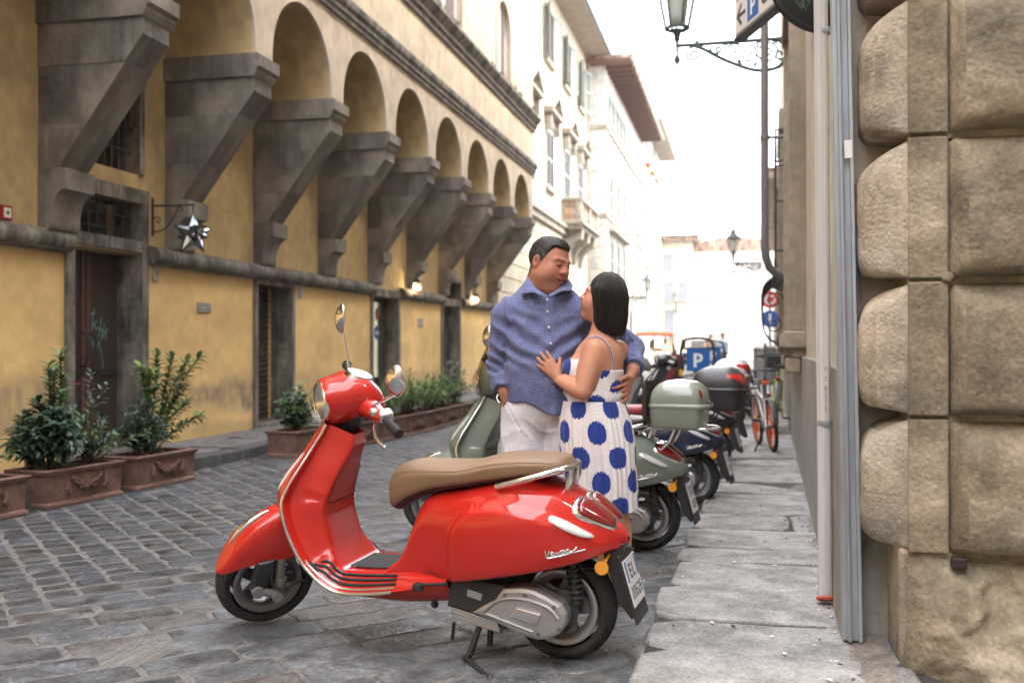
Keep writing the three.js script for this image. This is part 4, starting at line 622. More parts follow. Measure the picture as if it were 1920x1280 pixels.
// parking direction sign hung out from the wall, and the round dark sign
{
  const A = [-0.012, -8.2], Bp = [0.347, -7.25]; // far end, near end (x, z)
  const L = 1.5, ang = Math.atan2(-(Bp[1] - A[1]), Bp[0] - A[0]); // local +x from far to near
  const t = thing('parking_direction_sign', 'white direction sign with black arrow and blue parking symbol above the pavement', 'sign', [A[0], 3.63, A[1]], ang);
  const st = canvasTex(1024, 192, (c, w, h) => { c.fillStyle = '#d6d3d2'; c.fillRect(0, 0, w, h); c.strokeStyle = '#1d2126'; c.lineWidth = 24; c.beginPath(); c.moveTo(28, 96); c.lineTo(150, 96); c.moveTo(92, 34); c.lineTo(34, 96); c.lineTo(92, 158); c.stroke(); c.fillStyle = '#0f5aa6'; c.beginPath(); c.moveTo(178, 14); c.lineTo(334, 14); c.lineTo(334, 178); c.lineTo(178, 178); c.fill(); c.fillStyle = '#e8e8e8'; c.font = 'bold 150px sans-serif'; c.fillText('P', 206, 150); c.fillStyle = '#1d2126'; c.font = 'bold 150px sans-serif'; c.fillText('GARAGE', 362, 150); });
  part('box', bx(L, 0.62, 0.07, L / 2, 0.31, 0, 0.008), M([0.33, 0.32, 0.32], 0.6), t);
  const g = new THREE.PlaneGeometry(L - 0.03, 0.25); g.translate(L / 2, 0.165, 0.0375); part('face', g, M([1, 1, 1], 0.5, { map: st }), t);
  part('edge', bx(L + .01, 0.03, 0.085, L / 2, 0.01, 0, 0.006), M([0.05, 0.055, 0.065], 0.5), t); part('mount', [bx(0.04, 0.7, 0.05, L + 0.03, 0.35, 0), bar([L, 0.2, 0], [L + 0.25, 0.2, -0.05], 0.02)], mZinc, t);
}
{
  const t = thing('round_sign', 'dark round sign with faint green leaves beside the top of the channel', 'sign', [0.40, 3.0, -5.05], 0.25);
  const ft = canvasTex(256, 256, (c, w, h) => { c.fillStyle = '#16181a'; c.fillRect(0, 0, w, h); const q = rng(4); c.lineWidth = 3; for (let i = 0; i < 60; i++) { const x = 60 + q() * 130, y = 120 + q() * 100; c.strokeStyle = `rgba(${70 + q() * 40},${100 + q() * 50},${80 + q() * 30},.55)`; c.beginPath(); c.moveTo(x, y); c.lineTo(x + (q() - .5) * 50, y - 30 * q()); c.stroke(); } });
  const g = new THREE.CylinderGeometry(0.28, 0.28, 0.05, 48); g.rotateX(Math.PI / 2); part('disc', g, M([0.012, 0.012, 0.014], 0.5), t); const f = new THREE.CircleGeometry(0.27, 48); f.translate(0, 0, 0.027); part('face', f, M([1, 1, 1], 0.4, { map: ft }), t); part('rim', new THREE.TorusGeometry(0.28, 0.012, 8, 48).translate(0, 0, 0.022), M([0.02, 0.02, 0.02], 0.4), t); part('mount', bar([0, 0, -0.03], [0.05, 0, -0.5], 0.02), mIron, t);
}
bracketLamp('street_lamp', 'large black wrought iron lantern hanging over the street at the top of the photo', [rp(14.6, 1.58)[0], 5.75, rp(14.6, 1.58)[1]], RT, 1.58, 1.5, mLampIron, 0.46);
{ // round traffic signs far along the wall
  const t = thing('no_entry_sign', 'round red and white traffic sign above a blue one far along the wall', 'sign', [0.62, 0, -23]);
  part('pole', bar([0, 0.07, 0], [0, 2.7, 0], 0.03), mZinc, t); const d = (y, r, c, n) => part(n, new THREE.CylinderGeometry(r, r, 0.012, 28).rotateX(Math.PI / 2).translate(0, y, 0.04 + (0.2 - r) * 0.1), c, t);
  d(2.22, 0.19, M('#c03a38', 0.5), 'red_disc'); d(2.22, 0.12, M('#e3dedd', 0.5), 'white_disc'); d(2.22, 0.07, M('#c03a38', 0.5), 'red_centre'); d(1.80, 0.19, M('#2a57a0', 0.5), 'blue_disc'); part('arrow', bx(0.05, 0.22, 0.006, 0, 1.8, 0.052), M('#e3dedd', 0.5), t);
}
{ const t = thing('facing_house', 'house closing the street behind the photographer', 'building', [0, 0, 14]); part('wall', bb(-9, 0, 0, 9, 12, 4), mPl, t); part('door', bb(-1, 0, -0.05, 0, 2.2, 0), mWood_(), t); }
{ const t = thing('back_building', 'tall house across the street behind the photographer', 'building', [0, 0, 0]); part('wall', bb(1.9, 0, 13, 9, 12, -3.3), mPl, t); part('door', bb(1.85, 0, 1, 1.9, 2.2, 0), mWood_(), t); }
function mWood_() { return M([0.1, 0.06, 0.04], 0.7); }
// ---------- classic step-through scooters (local x forward, y up, z right; rear axle over the origin) ----------
function orient(g) { // faces outward
  const p = g.attributes.position, ix = g.index; let v = 0; const c = V3(0, 0, 0); for (let i = 0; i < p.count; i++) c.add(V3(p.getX(i), p.getY(i), p.getZ(i))); c.divideScalar(p.count);
  const n = ix ? ix.count : p.count, a = V3(), b = V3(), d = V3(), at = (o, i) => o.fromBufferAttribute(p, ix ? ix.getX(i) : i).sub(c);
  for (let i = 0; i < n; i += 3) { at(a, i); at(b, i + 1); at(d, i + 2); v += a.dot(b.clone().cross(d)); }
  if (v < 0) { if (ix) for (let i = 0; i < n; i += 3) { const t = ix.getX(i); ix.setX(i, ix.getX(i + 1)); ix.setX(i + 1, t); } g.computeVertexNormals(); }
  return g;
}
const rowsFn = (cols) => cols.rows.length && cols.keys.map((_, k) => curve(cols.rows.map((r) => [r[0], r[k + 1]])));
// main body: x -> top, widest height, lower edge, half width, half width at lower edge
const bodyRows = [[-0.262, .497, .487, .476, .016, .010], [-0.245, .522, .495, .466, .052, .044], [-0.2, .568, .50, .455, .098, .085], [-0.12, .628, .50, .43, .152, .135], [0, .695, .50, .402, .204, .184], [0.15, .715, .49, .372, .228, .208], [0.3, .69, .48, .343, .226, .205], [0.42, .662, .48, .318, .198, .178], [0.5, .645, .48, .30, .168, .15], [0.56, .61, .46, .29, .145, .135], [0.595, .53, .43, .285, .140, .135], [0.62, .455, .39, .28, .142, .137], [0.65, .39, .35, .28, .150, .145], [0.70, .342, .32, .28, .165, .158]];
const BF = [1, 2, 3, 4, 5].map((k) => curve(bodyRows.map((r) => [r[0], r[k]])));
const bulgeTop = curve([[-0.25, .47], [-0.2, .507], [-0.1, .565], [0.05, .622], [0.18, .642], [0.28, .632], [0.345, .595], [0.39, .53], [0.408, .46], [0.412, .3]]);
function bodyPoint(x, v, side) { v = clamp(v); // v: 0 top centre .. 1 lower edge
  const [yT, yM, yB, w, wB] = BF.map((f) => f(x)); let y, z;
  if (v < 0.55) { const a = v / 0.55 * Math.PI / 2, s = Math.sin(a), c = Math.cos(a); z = w * Math.pow(s, 0.62); y = yM + (yT - yM) * Math.pow(c, 0.72); }
  else { const a = (v - 0.55) / 0.45 * Math.PI / 2; z = wB + (w - wB) * Math.cos(a); y = yM - (yM - yB) * Math.sin(a); }
  const d = Math.min(bulgeTop(x) - y, 0.412 - x, (x + 0.235) * 0.6); z += 0.027 * sstep(-0.002, 0.022, d) * sstep(0, 0.06, z) * sstep(-0.24, -0.1, x);
  return [x, y, z * side];
}
const NB = 96, NV = 34;
function bodyGeo() {
  const xs = []; for (let i = 0; i <= NB; i++) { const t = i / NB; xs.push(lerp(-0.262, 0.70, t < 0.12 ? t * 0.55 : t > 0.75 ? 0.66 + (t - 0.75) * 1.36 : 0.066 + (t - 0.12) * 0.943)); }
  const half = (side) => surf(NB, NV + 3, (u, v) => {
    const i = Math.round(u * NB), x = xs[i], k = Math.round(v * (NV + 3));
    if (k <= NV) return bodyPoint(x, k / NV, side);
    const e = bodyPoint(x, 1, side), wI = Math.max(0.002, Math.abs(e[2]) - 0.018), inn = Math.min(0.09, wI); const yI = Math.min(BF[0](x) - 0.03, Math.max(e[1] + 0.02, 0.455));
    return k === NV + 1 ? [x, e[1] + 0.008, wI * side] : k === NV + 2 ? [x, Math.min(yI, e[1] + 0.07), lerp(wI, inn, 0.5) * side] : [x, yI, 0];
  }, { flip: side > 0 });
  return [half(-1), half(1)];
}
function bodyPatch(x0, x1, v0, v1, side, lift, { pw = 3, n = 20, inset = 0.004 } = {}) {
  const nrm = (x, v) => { const e = 0.004, a = V3(...bodyPoint(x + e, v, side)).sub(V3(...bodyPoint(x - e, v, side))), b = V3(...bodyPoint(x, v + e, side)).sub(V3(...bodyPoint(x, v - e, side))), m = a.cross(b).normalize(); return m.z * side < 0 && Math.abs(m.z) > 0.2 ? m.negate() : m.y < 0 && v < 0.5 ? m.negate() : m; };
  return orient(surf(n, n, (u, w) => { // a rounded patch: square grid squeezed to a superellipse
    let a = u * 2 - 1, b = w * 2 - 1; const l = Math.max(Math.abs(a), Math.abs(b)) || 1e-6, r = Math.pow(Math.pow(Math.abs(a / l), pw) + Math.pow(Math.abs(b / l), pw) || 1, -1 / pw); const rad = l; a = a / l * rad * r; b = b / l * rad * r;
    const x = lerp(x0, x1, (a + 1) / 2), v = typeof v0 === 'function' ? lerp(v0((a + 1) / 2), v1((a + 1) / 2), (b + 1) / 2) : lerp(v0, v1, (b + 1) / 2), p = bodyPoint(x, v, side), m = nrm(x, v), h = lift * Math.pow(Math.max(0, 1 - Math.pow(rad, 5)), 0.5) - inset * sstep(0.9, 1, rad);
    return [p[0] + m.x * h, p[1] + m.y * h, p[2] + m.z * h];
  }));
}
// leg shield and floor: edge path (x, y), half width, outward bulge, inner depth
const shRows = [[0, 1.03, .905, .088, .05, .115], [0.05, 1.045, .87, .098, .052, .13], [.12, 1.07, .82, .12, .056, .135], [.25, 1.107, .74, .165, .068, .135], [.38, 1.142, .665, .205, .092, .14], [.5, 1.163, .59, .228, .115, .145], [.6, 1.138, .495, .236, .10, .13], [.7, 1.072, .395, .236, .06, .11], [.78, 1.0, .316, .232, .035, .085], [.85, .92, .262, .23, .03, .068], [.91, .83, .246, .228, .045, .074], [.955, .64, .268, .222, .085, .06], [1, .42, .318, .2, .115, .02]];
const SF = [1, 2, 3, 4, 5].map((k) => curve(shRows.map((r) => [r[0], r[k]])));
function shieldPoint(s, t, inner) { // t -1..1 across
  const [x, y, w, bo, di] = SF.map((f) => f(s)), e = 0.006, s0 = Math.max(0, s - e), s1 = Math.min(1, s + e), tx = SF[0](s1) - SF[0](s0), ty = SF[1](s1) - SF[1](s0), l = Math.hypot(tx, ty), nx = -ty / l, ny = tx / l, a = Math.abs(t);
  let n;
  if (!inner) n = bo * (1 - Math.pow(a, 2.3)) + 0.004 * Math.sqrt(Math.max(0, 1 - a * a));
  else { const floor = sstep(0.74, 0.84, s), box = sstep(1, 0.72, a / lerp(0.80, 1.06, floor)), bx2 = lerp(box, sstep(1.0, 0.7, a), floor), knee = 0.03 * sstep(.48, .52, s) * sstep(.72, .66, s) * sstep(.85, .6, a); n = -0.012 * Math.sqrt(Math.max(0, 1 - a ** 6)) - (di - 0.012) * bx2 - 0 * knee; }
  return [x + nx * n - 0.035 * sstep(0.8, 0.55, s), y + ny * n, w * t];
}
function shieldGeo() {
  return [orient(surf(90, 56, (u, v) => { const q = v * 2; return q <= 1 ? shieldPoint(u, -Math.cos(q * Math.PI), false) : shieldPoint(u, Math.cos((q - 1) * Math.PI), true); }, { closeV: true }))];
}
const seatRows = [[-0.035, .765, .75, .05], [-0.02, .79, .742, .1], [0.02, .80, .735, .135], [0.13, .804, .72, .152], [0.22, .799, .702, .158], [0.29, .786, .69, .16], [0.35, .768, .68, .16], [0.42, .760, .668, .156], [0.52, .760, .645, .14], [0.6, .762, .612, .125], [0.66, .75, .58, .112], [0.70, .722, .562, .095], [0.722, .68, .568, .07], [0.732, .64, .60, .03]];
const QF = [1, 2, 3].map((k) => curve(seatRows.map((r) => [r[0], r[k]])));
function seatGeo() {
  return orient(surf(60, 40, (u, v) => { const x = lerp(-0.035, 0.732, 0.5 - 0.5 * Math.cos(u * Math.PI)), [yt, yb, w] = QF.map((f) => f(x)), a = v * 6.2832, c = Math.cos(a), s = Math.sin(a); const up = s >= 0, m = lerp(yb, yt, 0.42); return [x, up ? m + (yt - m) * Math.pow(s, 0.62) : m - (m - yb) * Math.pow(-s, 0.8), w * (up ? 1 : 0.97) * Math.sign(c) * Math.pow(Math.abs(c), 0.6)]; }, { closeV: true, uv: (u, v, p) => [p[0] * 3, p[2] * 3 + p[1]] }));
}
const AX = V3(1.371, 0.205, 0), STA = V3(-0.43, 0.9, 0).normalize();
function steered(ang) { return new THREE.Matrix4().makeTranslation(AX.x, AX.y, AX.z).multiply(new THREE.Matrix4().makeRotationAxis(STA, ang)).multiply(new THREE.Matrix4().makeTranslation(-AX.x, -AX.y, -AX.z)); }
const treadB = tex(512, 128, (u, v) => { const a = (u * 26) % 1, q = Math.abs(v - 0.5) * 2; const g1 = Math.abs(((u * 26 + q * 1.6) % 1) - 0.5) < 0.07 && q > 0.1 && q < 0.66, g2 = Math.abs(((u * 26 * 2 + q * 2.4) % 1) - 0.5) < 0.06 && q > 0.35 && q < 0.72; return g1 || g2 ? 0 : 1; }, { srgb: false });
function wheelGeo(r, w) { // axle along z
  const rot = (g) => g.rotateX(Math.PI / 2), rim = r - 0.072, pr = []; for (let i = 0; i <= 20; i++) { const a = lerp(-0.5, Math.PI + 0.5, i / 20); pr.push([rim + 0.036 + (r - rim - 0.036) * Math.max(-1, Math.sin(a)), -w * Math.cos(a) * (Math.sin(a) < 0 ? 0.92 : 1)]); }
  return {
    tyre: rot(lathe(pr, 64)), rim: rot(lathe([[rim - 0.028, -w * 0.4], [rim - 0.012, -w * 0.75], [rim + 0.005, -w * 0.85], [rim + 0.008, -w * 0.92], [rim - 0.004, -w * 0.95], [rim - 0.022, -w * 0.8], [rim - 0.034, -w * 0.35], [rim - 0.034, w * 0.35], [rim - 0.022, w * 0.8], [rim - 0.004, w * 0.95], [rim + 0.008, w * 0.92]], 64)),
    spokes: [0, 1, 2, 3, 4].map((i) => { const g = ext([[-0.03, 0.03], [0.03, 0.03], [0.022, rim - 0.028], [-0.022, rim - 0.028]], 0.022, 0.004); g.translate(0, 0, -0.02); g.rotateZ(i * 1.2566 + 0.3); return g; }),
    hub: [rot(lathe([[0, -0.045], [0.03, -0.045], [0.045, -0.03], [0.048, 0.03], [0.03, 0.045], [0, 0.045]], 24))],
  };
}
function headset(st) {
  const hs = [[-0.10, 1.006, .088, .088], [-0.075, 1.004, .098, .099], [-0.03, 1.008, .108, .100], [0.03, 1.02, .115, .095], [0.09, 1.015, .118, .085], [0.14, 0.985, .10, .062], [0.165, 0.965, .08, .045]]; // along -x from the lamp
  const F = [1, 2, 3].map((k) => curve(hs.map((r) => [r[0], r[k]])));
  const body = orient(surf(30, 40, (u, v) => { const t = lerp(-0.10, 0.165, u), [yc, hw, hh] = F.map((f) => f(t)), a = v * 6.2832, c = Math.cos(a), s = Math.sin(a), k = sstep(1, 0.93, u) * 0.98 + 0.02; return [0.995 - t, yc + hh * k * Math.sign(s) * Math.pow(Math.abs(s), 0.85) , hw * k * Math.sign(c) * Math.pow(Math.abs(c), 0.85)]; }, { closeV: true }));
  const neck = orient(surf(8, 28, (u, v) => { const a = v * 6.2832; return [1.01 - 0.02 * u + 0.075 * Math.cos(a), lerp(0.86, 0.95, u), 0.07 * Math.sin(a)]; }, { closeV: true }));
  const arm = (s) => orient(surf(16, 24, (u, v) => { const a = v * 6.2832, z = lerp(0.04, 0.235, u), r1 = lerp(0.07, 0.024, Math.pow(u, 0.8)), r2 = lerp(0.065, 0.024, Math.pow(u, 0.7)); return [lerp(0.935, 0.895, u) + r1 * Math.cos(a), lerp(0.99, 0.993, u) + r2 * Math.sin(a), s * z]; }, { closeV: true }));
  return { body: [body, arm(-1), arm(1)], neck };
}
const scriptV = [[[0, 1.05], [0.05, 0.95], [0.12, 0.5], [0.2, 0.06], [0.3, 0.4], [0.42, 0.8], [0.5, 0.92]], [[0.2, 0.03], [0.5, 0.0], [1.6, 0.02], [3.2, 0.08]], [[0.5, 0.35], [0.68, 0.45], [0.72, 0.6], [0.6, 0.62], [0.53, 0.4], [0.62, 0.2], [0.8, 0.25]], [[0.8, 0.25], [1.02, 0.6], [1.0, 0.55], [1.12, 0.35], [1.05, 0.18], [0.95, 0.22]], [[1.12, 0.25], [1.35, 0.6], [1.28, -0.2]], [[1.33, 0.5], [1.5, 0.62], [1.6, 0.42], [1.48, 0.2], [1.34, 0.28]], [[1.6, 0.3], [1.85, 0.6], [2.0, 0.55], [1.85, 0.6], [1.75, 0.35], [1.88, 0.2], [2.05, 0.5], [2.0, 0.25], [2.15, 0.2], [2.35, 0.35], [2.6, 0.6], [2.5, 0.6]]];
const plateTex = (a, b) => canvasTex(256, 256, (c, w, h) => { c.fillStyle = '#d9dadb'; c.fillRect(0, 0, w, h); c.fillStyle = '#2456a3'; c.fillRect(0, 0, 30, h * 0.48); c.fillRect(w - 30, 0, 30, h * 0.48); c.fillStyle = '#16171b'; c.font = 'bold 118px sans-serif'; c.textAlign = 'center'; c.fillText(a, w / 2, 112); c.font = 'bold 104px sans-serif'; c.fillText(b, w / 2, 226, w - 16); });
const carPaint = (c, o = {}) => new THREE.MeshPhysicalMaterial({ color: new THREE.Color().setRGB(...c), roughness: 0.5, specularIntensity: 0.25, clearcoat: 1, clearcoatRoughness: 0.02, ...o });
const mChrome = M([0.78, 0.77, 0.77], 0.12, { metalness: 1 }), mRubber = M([0.016, 0.016, 0.017], 0.72), mTyre = M([0.018, 0.017, 0.018], 0.8, { bumpMap: treadB, bump: 0.006 }), mPlastic = M([0.022, 0.022, 0.024], 0.5), mAlu = M([0.44, 0.43, 0.43], 0.38, { metalness: 0.75, bumpMap: again(T.grainB, 8), bump: 0.0006 }), mSteel = M([0.24, 0.235, 0.235], 0.35, { metalness: 0.85 }), mRimD = M([0.20, 0.20, 0.205], 0.4, { metalness: 0.6 }), mLensRed = new THREE.MeshPhysicalMaterial({ color: new THREE.Color().setRGB(0.17, 0.004, 0.006), roughness: 0.1, clearcoat: 1, clearcoatRoughness: 0.03 }), mLensClear = new THREE.MeshPhysicalMaterial({ color: new THREE.Color().setRGB(0.66, 0.66, 0.66), roughness: 0.1, clearcoat: 1, metalness: 0.3 }), mAmber = new THREE.MeshPhysicalMaterial({ color: new THREE.Color().setRGB(0.75, 0.3, 0.02), roughness: 0.2, clearcoat: 1 }), mDirtyAlu = M([0.33, 0.32, 0.31], 0.5, { metalness: 0.6 });
const cache = {};
const memo = (k, f) => cache[k] ??= f();
function scooter(t, o) {
  const { paint, seat, steer = 0, plate, full = true, rim = mRimD, trim = mChrome, rail = true, script = true } = o, SM = steered(steer), sg = (l) => (Array.isArray(l) ? l : [l]).map((g) => g.clone().applyMatrix4(SM));
  part('body', memo('body', () => merge(bodyGeo())), paint, t);
  part('leg_shield', memo('shield', () => shieldGeo()[0]), paint, t);
  // shield trim, floor ribs and mat
  const edge = (sd) => { const p = []; for (let i = 0; i <= 60; i++) { const s = i / 60 * 0.955, q = shieldPoint(s, sd, false); p.push([q[0] + 0.002, q[1], q[2] + sd * 0.003]); } return tube(p, 0.0075, 90, 8); };
  part('trim', memo('trimL', () => edge(-1)), trim, t); part('trim', memo('trimR', () => edge(1)), trim, t);
  if (full) {
    for (const sd of [-1, 1]) for (let k = 0; k < 4; k++) { const p = []; for (let i = 0; i <= 30; i++) { const s = lerp(0.735 + 0.012 * k, 0.957, i / 30), q = shieldPoint(s, sd * (0.945 - k * 0.055), true), e = shieldPoint(s, 0, true), f = shieldPoint(s, 0, false), d = V3(e[0] - f[0], e[1] - f[1], 0).normalize().multiplyScalar(0.0025); p.push([q[0] + d.x, q[1] + d.y, q[2]]); } part('floor_rib', tube(p, 0.006, 40, 6), k === 0 ? trim : mRubber, t); }
    part('floor_mat', orient(surf(20, 16, (u, v) => { const s = lerp(0.855, 0.965, u), tt = lerp(-0.5, 0.5, v), q = shieldPoint(s, tt, true); return [q[0], q[1] + 0.006 + 0.002 * Math.sin(v * 50), q[2]]; })), mRubber, t);
    const seam = (pts) => tube(pts, 0.0022, 60, 5); // glove box lid
    const gb = []; for (const [s, a] of [[0.16, -0.62], [0.2, -0.64], [0.3, -0.62], [0.4, -0.58], [0.50, -0.55], [0.545, -0.5], [0.56, -0.4], [0.56, 0], [0.56, 0.4], [0.545, 0.5], [0.5, 0.55], [0.4, 0.58], [0.3, 0.62], [0.2, 0.64]]) { const q = shieldPoint(s, a * 0.9, true); gb.push([q[0] - 0.001, q[1], q[2]]); }
    part('glove_box_seam', seam(gb), M([0.05, 0.008, 0.006], 0.5), t);
    
  }
  part('seat', memo('seat', seatGeo), seat, t);
  for (const sd of [-1, 1]) part('seat_piping', memo('pip' + sd, () => { const p = []; for (let i = 0; i <= 40; i++) { const x = lerp(0.0, 0.70, i / 40), [yt, yb, w] = QF.map((f) => f(x)); const a = 0.5; p.push([x, lerp(yb, yt, 0.42) + (yt - lerp(yb, yt, 0.42)) * Math.pow(Math.sin(a), 0.62) + 0.0005, sd * w * Math.pow(Math.cos(a), 0.6)]); } return tube(p, 0.0022, 80, 6); }), seat, t);
  for (const sd of [-1, 1]) part('panel_seam', memo('seam' + sd, () => merge([[[0.60, 0.86], [0.56, 0.82], [0.5, 0.80], [0.45, 0.86], [0.425, 0.98]], [[0.0, 0.97], [0.15, 0.97], [0.3, 0.97], [0.42, 0.975]]].map((l) => tube(l.map(([x, v]) => { const q = bodyPoint(x, v, sd); return [q[0], q[1], q[2] + sd * 0.0004]; }), 0.0018, 40, 5)))), mBlack, t);
  part('seat_base', memo('seatb', () => { const g = seatGeo(); g.scale(0.985, 1, 0.95); g.translate(0.002, -0.007, 0); return g; }), mPlastic, t);
  // rear end
  part('tail_light', memo('tail', () => bodyPatch(-0.224, -0.088, 0.0, 0.34, -1, 0.022, { pw: 4 })), mLensRed, t); part('tail_light', memo('tail2', () => bodyPatch(-0.224, -0.088, 0.0, 0.34, 1, 0.022, { pw: 4 })), mLensRed, t);
  part('light_bezel', memo('bez', () => merge([-1, 1].map((s) => bodyPatch(-0.230, -0.074, -0.02, 0.375, s, 0.009, { pw: 4 })))), mChrome, t);
  for (const s of [-1, 1]) part('indicator', memo('ind' + s, () => bodyPatch(-0.165, -0.0, (a) => lerp(0.485, 0.37, a), (a) => lerp(0.545, 0.44, a), s, 0.010, { pw: 2.4, n: 16 })), mLensClear, t);
  if (script) part('name_script', memo('script', () => merge(scriptV.map((l) => tube(l.map(([a, b]) => { const x = 0.004 - a * 0.0435, y = 0.448 + b * 0.03 + a * 0.0085; let lo = 0.5, hi = 1; for (let i = 0; i < 24; i++) { const m = (lo + hi) / 2; bodyPoint(x, m, -1)[1] > y ? lo = m : hi = m; } const p = bodyPoint(x, lo, -1); return [x, y, p[2] - 0.004]; }), 0.0034, l.length * 6, 6)))), mChrome, t);
  if (rail) part('grab_rail', memo('rail', () => merge([tube([[0.215, .695, -.17], [0.19, .702, -.172], [0.1, .728, -.168], [0.03, .747, -.15], [-0.02, .758, -.115], [-0.05, .764, -.05], [-0.05, .764, .05], [-0.02, .758, .115], [0.03, .747, .15], [0.1, .728, .168], [0.19, .702, .172], [0.215, .695, .17]], 0.0125, 60, 10), tube([[-0.05, .764, -.05], [-0.048, .73, -.05], [-0.03, .675, -.05]], 0.015, 10, 8), tube([[-0.05, .764, .05], [-0.048, .73, .05], [-0.03, .675, .05]], 0.015, 10, 8)])), mChrome, t);
  // rear wheel, engine
  const rw = grp('rear_wheel', t), W = memo('rearW', () => { const w = wheelGeo(0.213, 0.058); for (const l of [w.tyre, w.rim, ...w.spokes, ...w.hub]) l.translate(0, 0.213, 0.0); return w; });
  part('tyre', W.tyre, mTyre, rw); part('rim', W.rim, M([0.36, 0.355, 0.35], 0.4, { metalness: 0.6 }), rw); for (const g of W.spokes) part('spoke', g, rim, rw); part('hub', W.hub[0], mDirtyAlu, rw);
  const eng = grp('engine', t);
  part('belt_case', memo('case', () => ext(new THREE.Shape([[0.182, 0.292], [0.114, 0.300], [0.07, 0.297], [0.02, 0.277], [-0.028, 0.252], [-0.042, 0.225], [-0.038, 0.19], [-0.019, 0.161], [0.015, 0.143], [0.055, 0.136], [0.131, 0.149], [0.242, 0.197], [0.30, 0.205], [0.26, 0.225], [0.215, 0.25]].map((p) => new THREE.Vector2(...p))), 0.055, 0.018).translate(0, 0, -0.165)), mAlu, eng);
  part('case_ridge', memo('ridge', () => merge([tube([[0.27, 0.215, -0.184], [0.2, 0.265, -0.186], [0.1, 0.275, -0.187], [0.0, 0.245, -0.186], [-0.03, 0.21, -0.184]], 0.008, 30, 6), tube([[0.26, 0.205, -0.184], [0.17, 0.18, -0.186], [0.07, 0.152, -0.186]], 0.006, 20, 6)])), mAlu, eng);
  part('case_window', memo('cwin', () => ext([[0.132, 0.238], [0.04, 0.222], [0.057, 0.186], [0.153, 0.204]], 0.008, 0.004).translate(0, 0, -0.191)), M([0.6, 0.58, 0.6], 0.15, { metalness: 0.9 }), eng);
  part('air_filter', memo('filt', () => ext([[0.40, 0.315], [0.29, 0.318], [0.18, 0.305], [0.226, 0.247], [0.269, 0.206], [0.338, 0.209], [0.415, 0.225]], 0.06, 0.012).translate(0, 0, -0.165)), mPlastic, eng);
  part('badge', memo('badge', () => { const g = bx(0.062, 0.028, 0.004, 0, 0, 0, 0.002); g.rotateZ(0.24); g.translate(0.309, 0.272, -0.1785); return g; }), mAlu, eng);
  part('cooling_fins', memo('fins', () => merge([0, 1, 2].map((i) => ext([[0.41 - i * .004, 0.214 - i * .016], [0.22 - i * .004, 0.168 - i * .012], [0.22 - i * .004, 0.158 - i * .012], [0.41 - i * .004, 0.204 - i * .016]], 0.11, 0.003).translate(0, 0, -0.17)))), mDirtyAlu, eng);
  part('crankcase', memo('crank', () => merge([bx(0.36, 0.12, 0.16, 0.22, 0.21, -0.05, 0.03), bx(0.2, 0.1, 0.14, 0.3, 0.32, 0, 0.03), new THREE.CylinderGeometry(0.075, 0.085, 0.05, 28).rotateX(Math.PI / 2).translate(0, 0.213, -0.075), bx(0.1, 0.06, 0.03, -0.05, 0.27, -0.09, .01)])), M([0.05, 0.05, 0.052], 0.55, { metalness: 0.4 }), eng);
  part('bolts', memo('bolts', () => merge([[-0.015, .255], [-0.03, .17], [0.05, .145], [0.1, .29], [0.2, .19], [0.18, .285]].map(([x, y]) => new THREE.CylinderGeometry(0.008, 0.008, 0.012, 6).rotateX(Math.PI / 2).translate(x, y, -0.182)))), mSteel, eng);
  part('muffler', memo('muf', () => merge([orient(surf(16, 20, (u, v) => { const a = v * 6.2832, r = 0.055 * Math.pow(Math.sin(Math.PI * clamp(u, 0.04, 0.96)), 0.35); return [lerp(-0.22, 0.18, u), 0.22 + r * 1.2 * Math.sin(a), 0.15 + r * Math.cos(a)]; }, { closeV: true })), bar([0.18, 0.2, 0.14], [0.32, 0.18, 0.05], 0.018)])), mSteel, eng);
  part('swing_plate', memo('swing', () => merge([ext([[0.44, 0.24], [0.36, 0.30], [0.33, 0.24], [0.37, 0.165], [0.43, 0.17]], 0.2, 0.01).translate(0, 0, -0.1), bar([0.43, 0.13, -0.1], [0.44, 0.06, -0.1], 0.007), bar([0.41, 0.16, -0.11], [0.2, 0.13, -0.11], 0.006)])), mPlastic, t);
  part('shock_absorber', memo('shk', () => merge([bar([-0.08, 0.25, -0.1], [-0.06, 0.45, -0.09], 0.02), ...[...Array(7)].map((_, i) => new THREE.TorusGeometry(0.026, 0.005, 6, 14).rotateX(1.4).translate(lerp(-0.08, -0.06, i / 7), lerp(0.28, 0.43, i / 7), -0.097))])), mPlastic, t);
  // plate holder and plate
  const ph = grp('plate_holder', t); part('bracket', memo('phb', () => merge([ext([[-0.17, 0.47], [-0.25, 0.475], [-0.238, 0.45], [-0.292, 0.215], [-0.28, 0.2], [-0.24, 0.25], [-0.19, 0.40]], 0.09, 0.008).translate(0, 0, -0.045), (() => { const g = bx(0.012, 0.265, 0.185, 0, 0, 0, 0.004); g.rotateZ(-0.27); g.translate(-0.276, 0.312, 0); return g; })()])), mPlastic, ph);
  if (plate) { const g = new THREE.PlaneGeometry(0.165, 0.165); g.rotateY(-Math.PI / 2); const q = bx(0.004, 0.176, 0.176, 0, 0, 0, 0.001); const tr = (h, d) => { h.translate(d, 0.02, 0); h.rotateZ(-0.27); h.translate(-0.276, 0.312, 0); return h; }; part('plate_back', tr(q, -0.009), M([0.7, 0.7, 0.7], 0.5), ph); part('licence_plate', tr(g, -0.0115), M([1, 1, 1], 0.45, { map: plateTex(...plate) }), ph); }
  for (const s of [-1, 1]) part('reflector', memo('refl' + s, () => merge([new THREE.CylinderGeometry(0.026, 0.026, 0.012, 22).rotateX(Math.PI / 2).translate(-0.185, 0.40, s * 0.12), bar([-0.185, 0.40, s * 0.12], [-0.2, 0.44, s * 0.04], 0.006)])), mAmber, t);
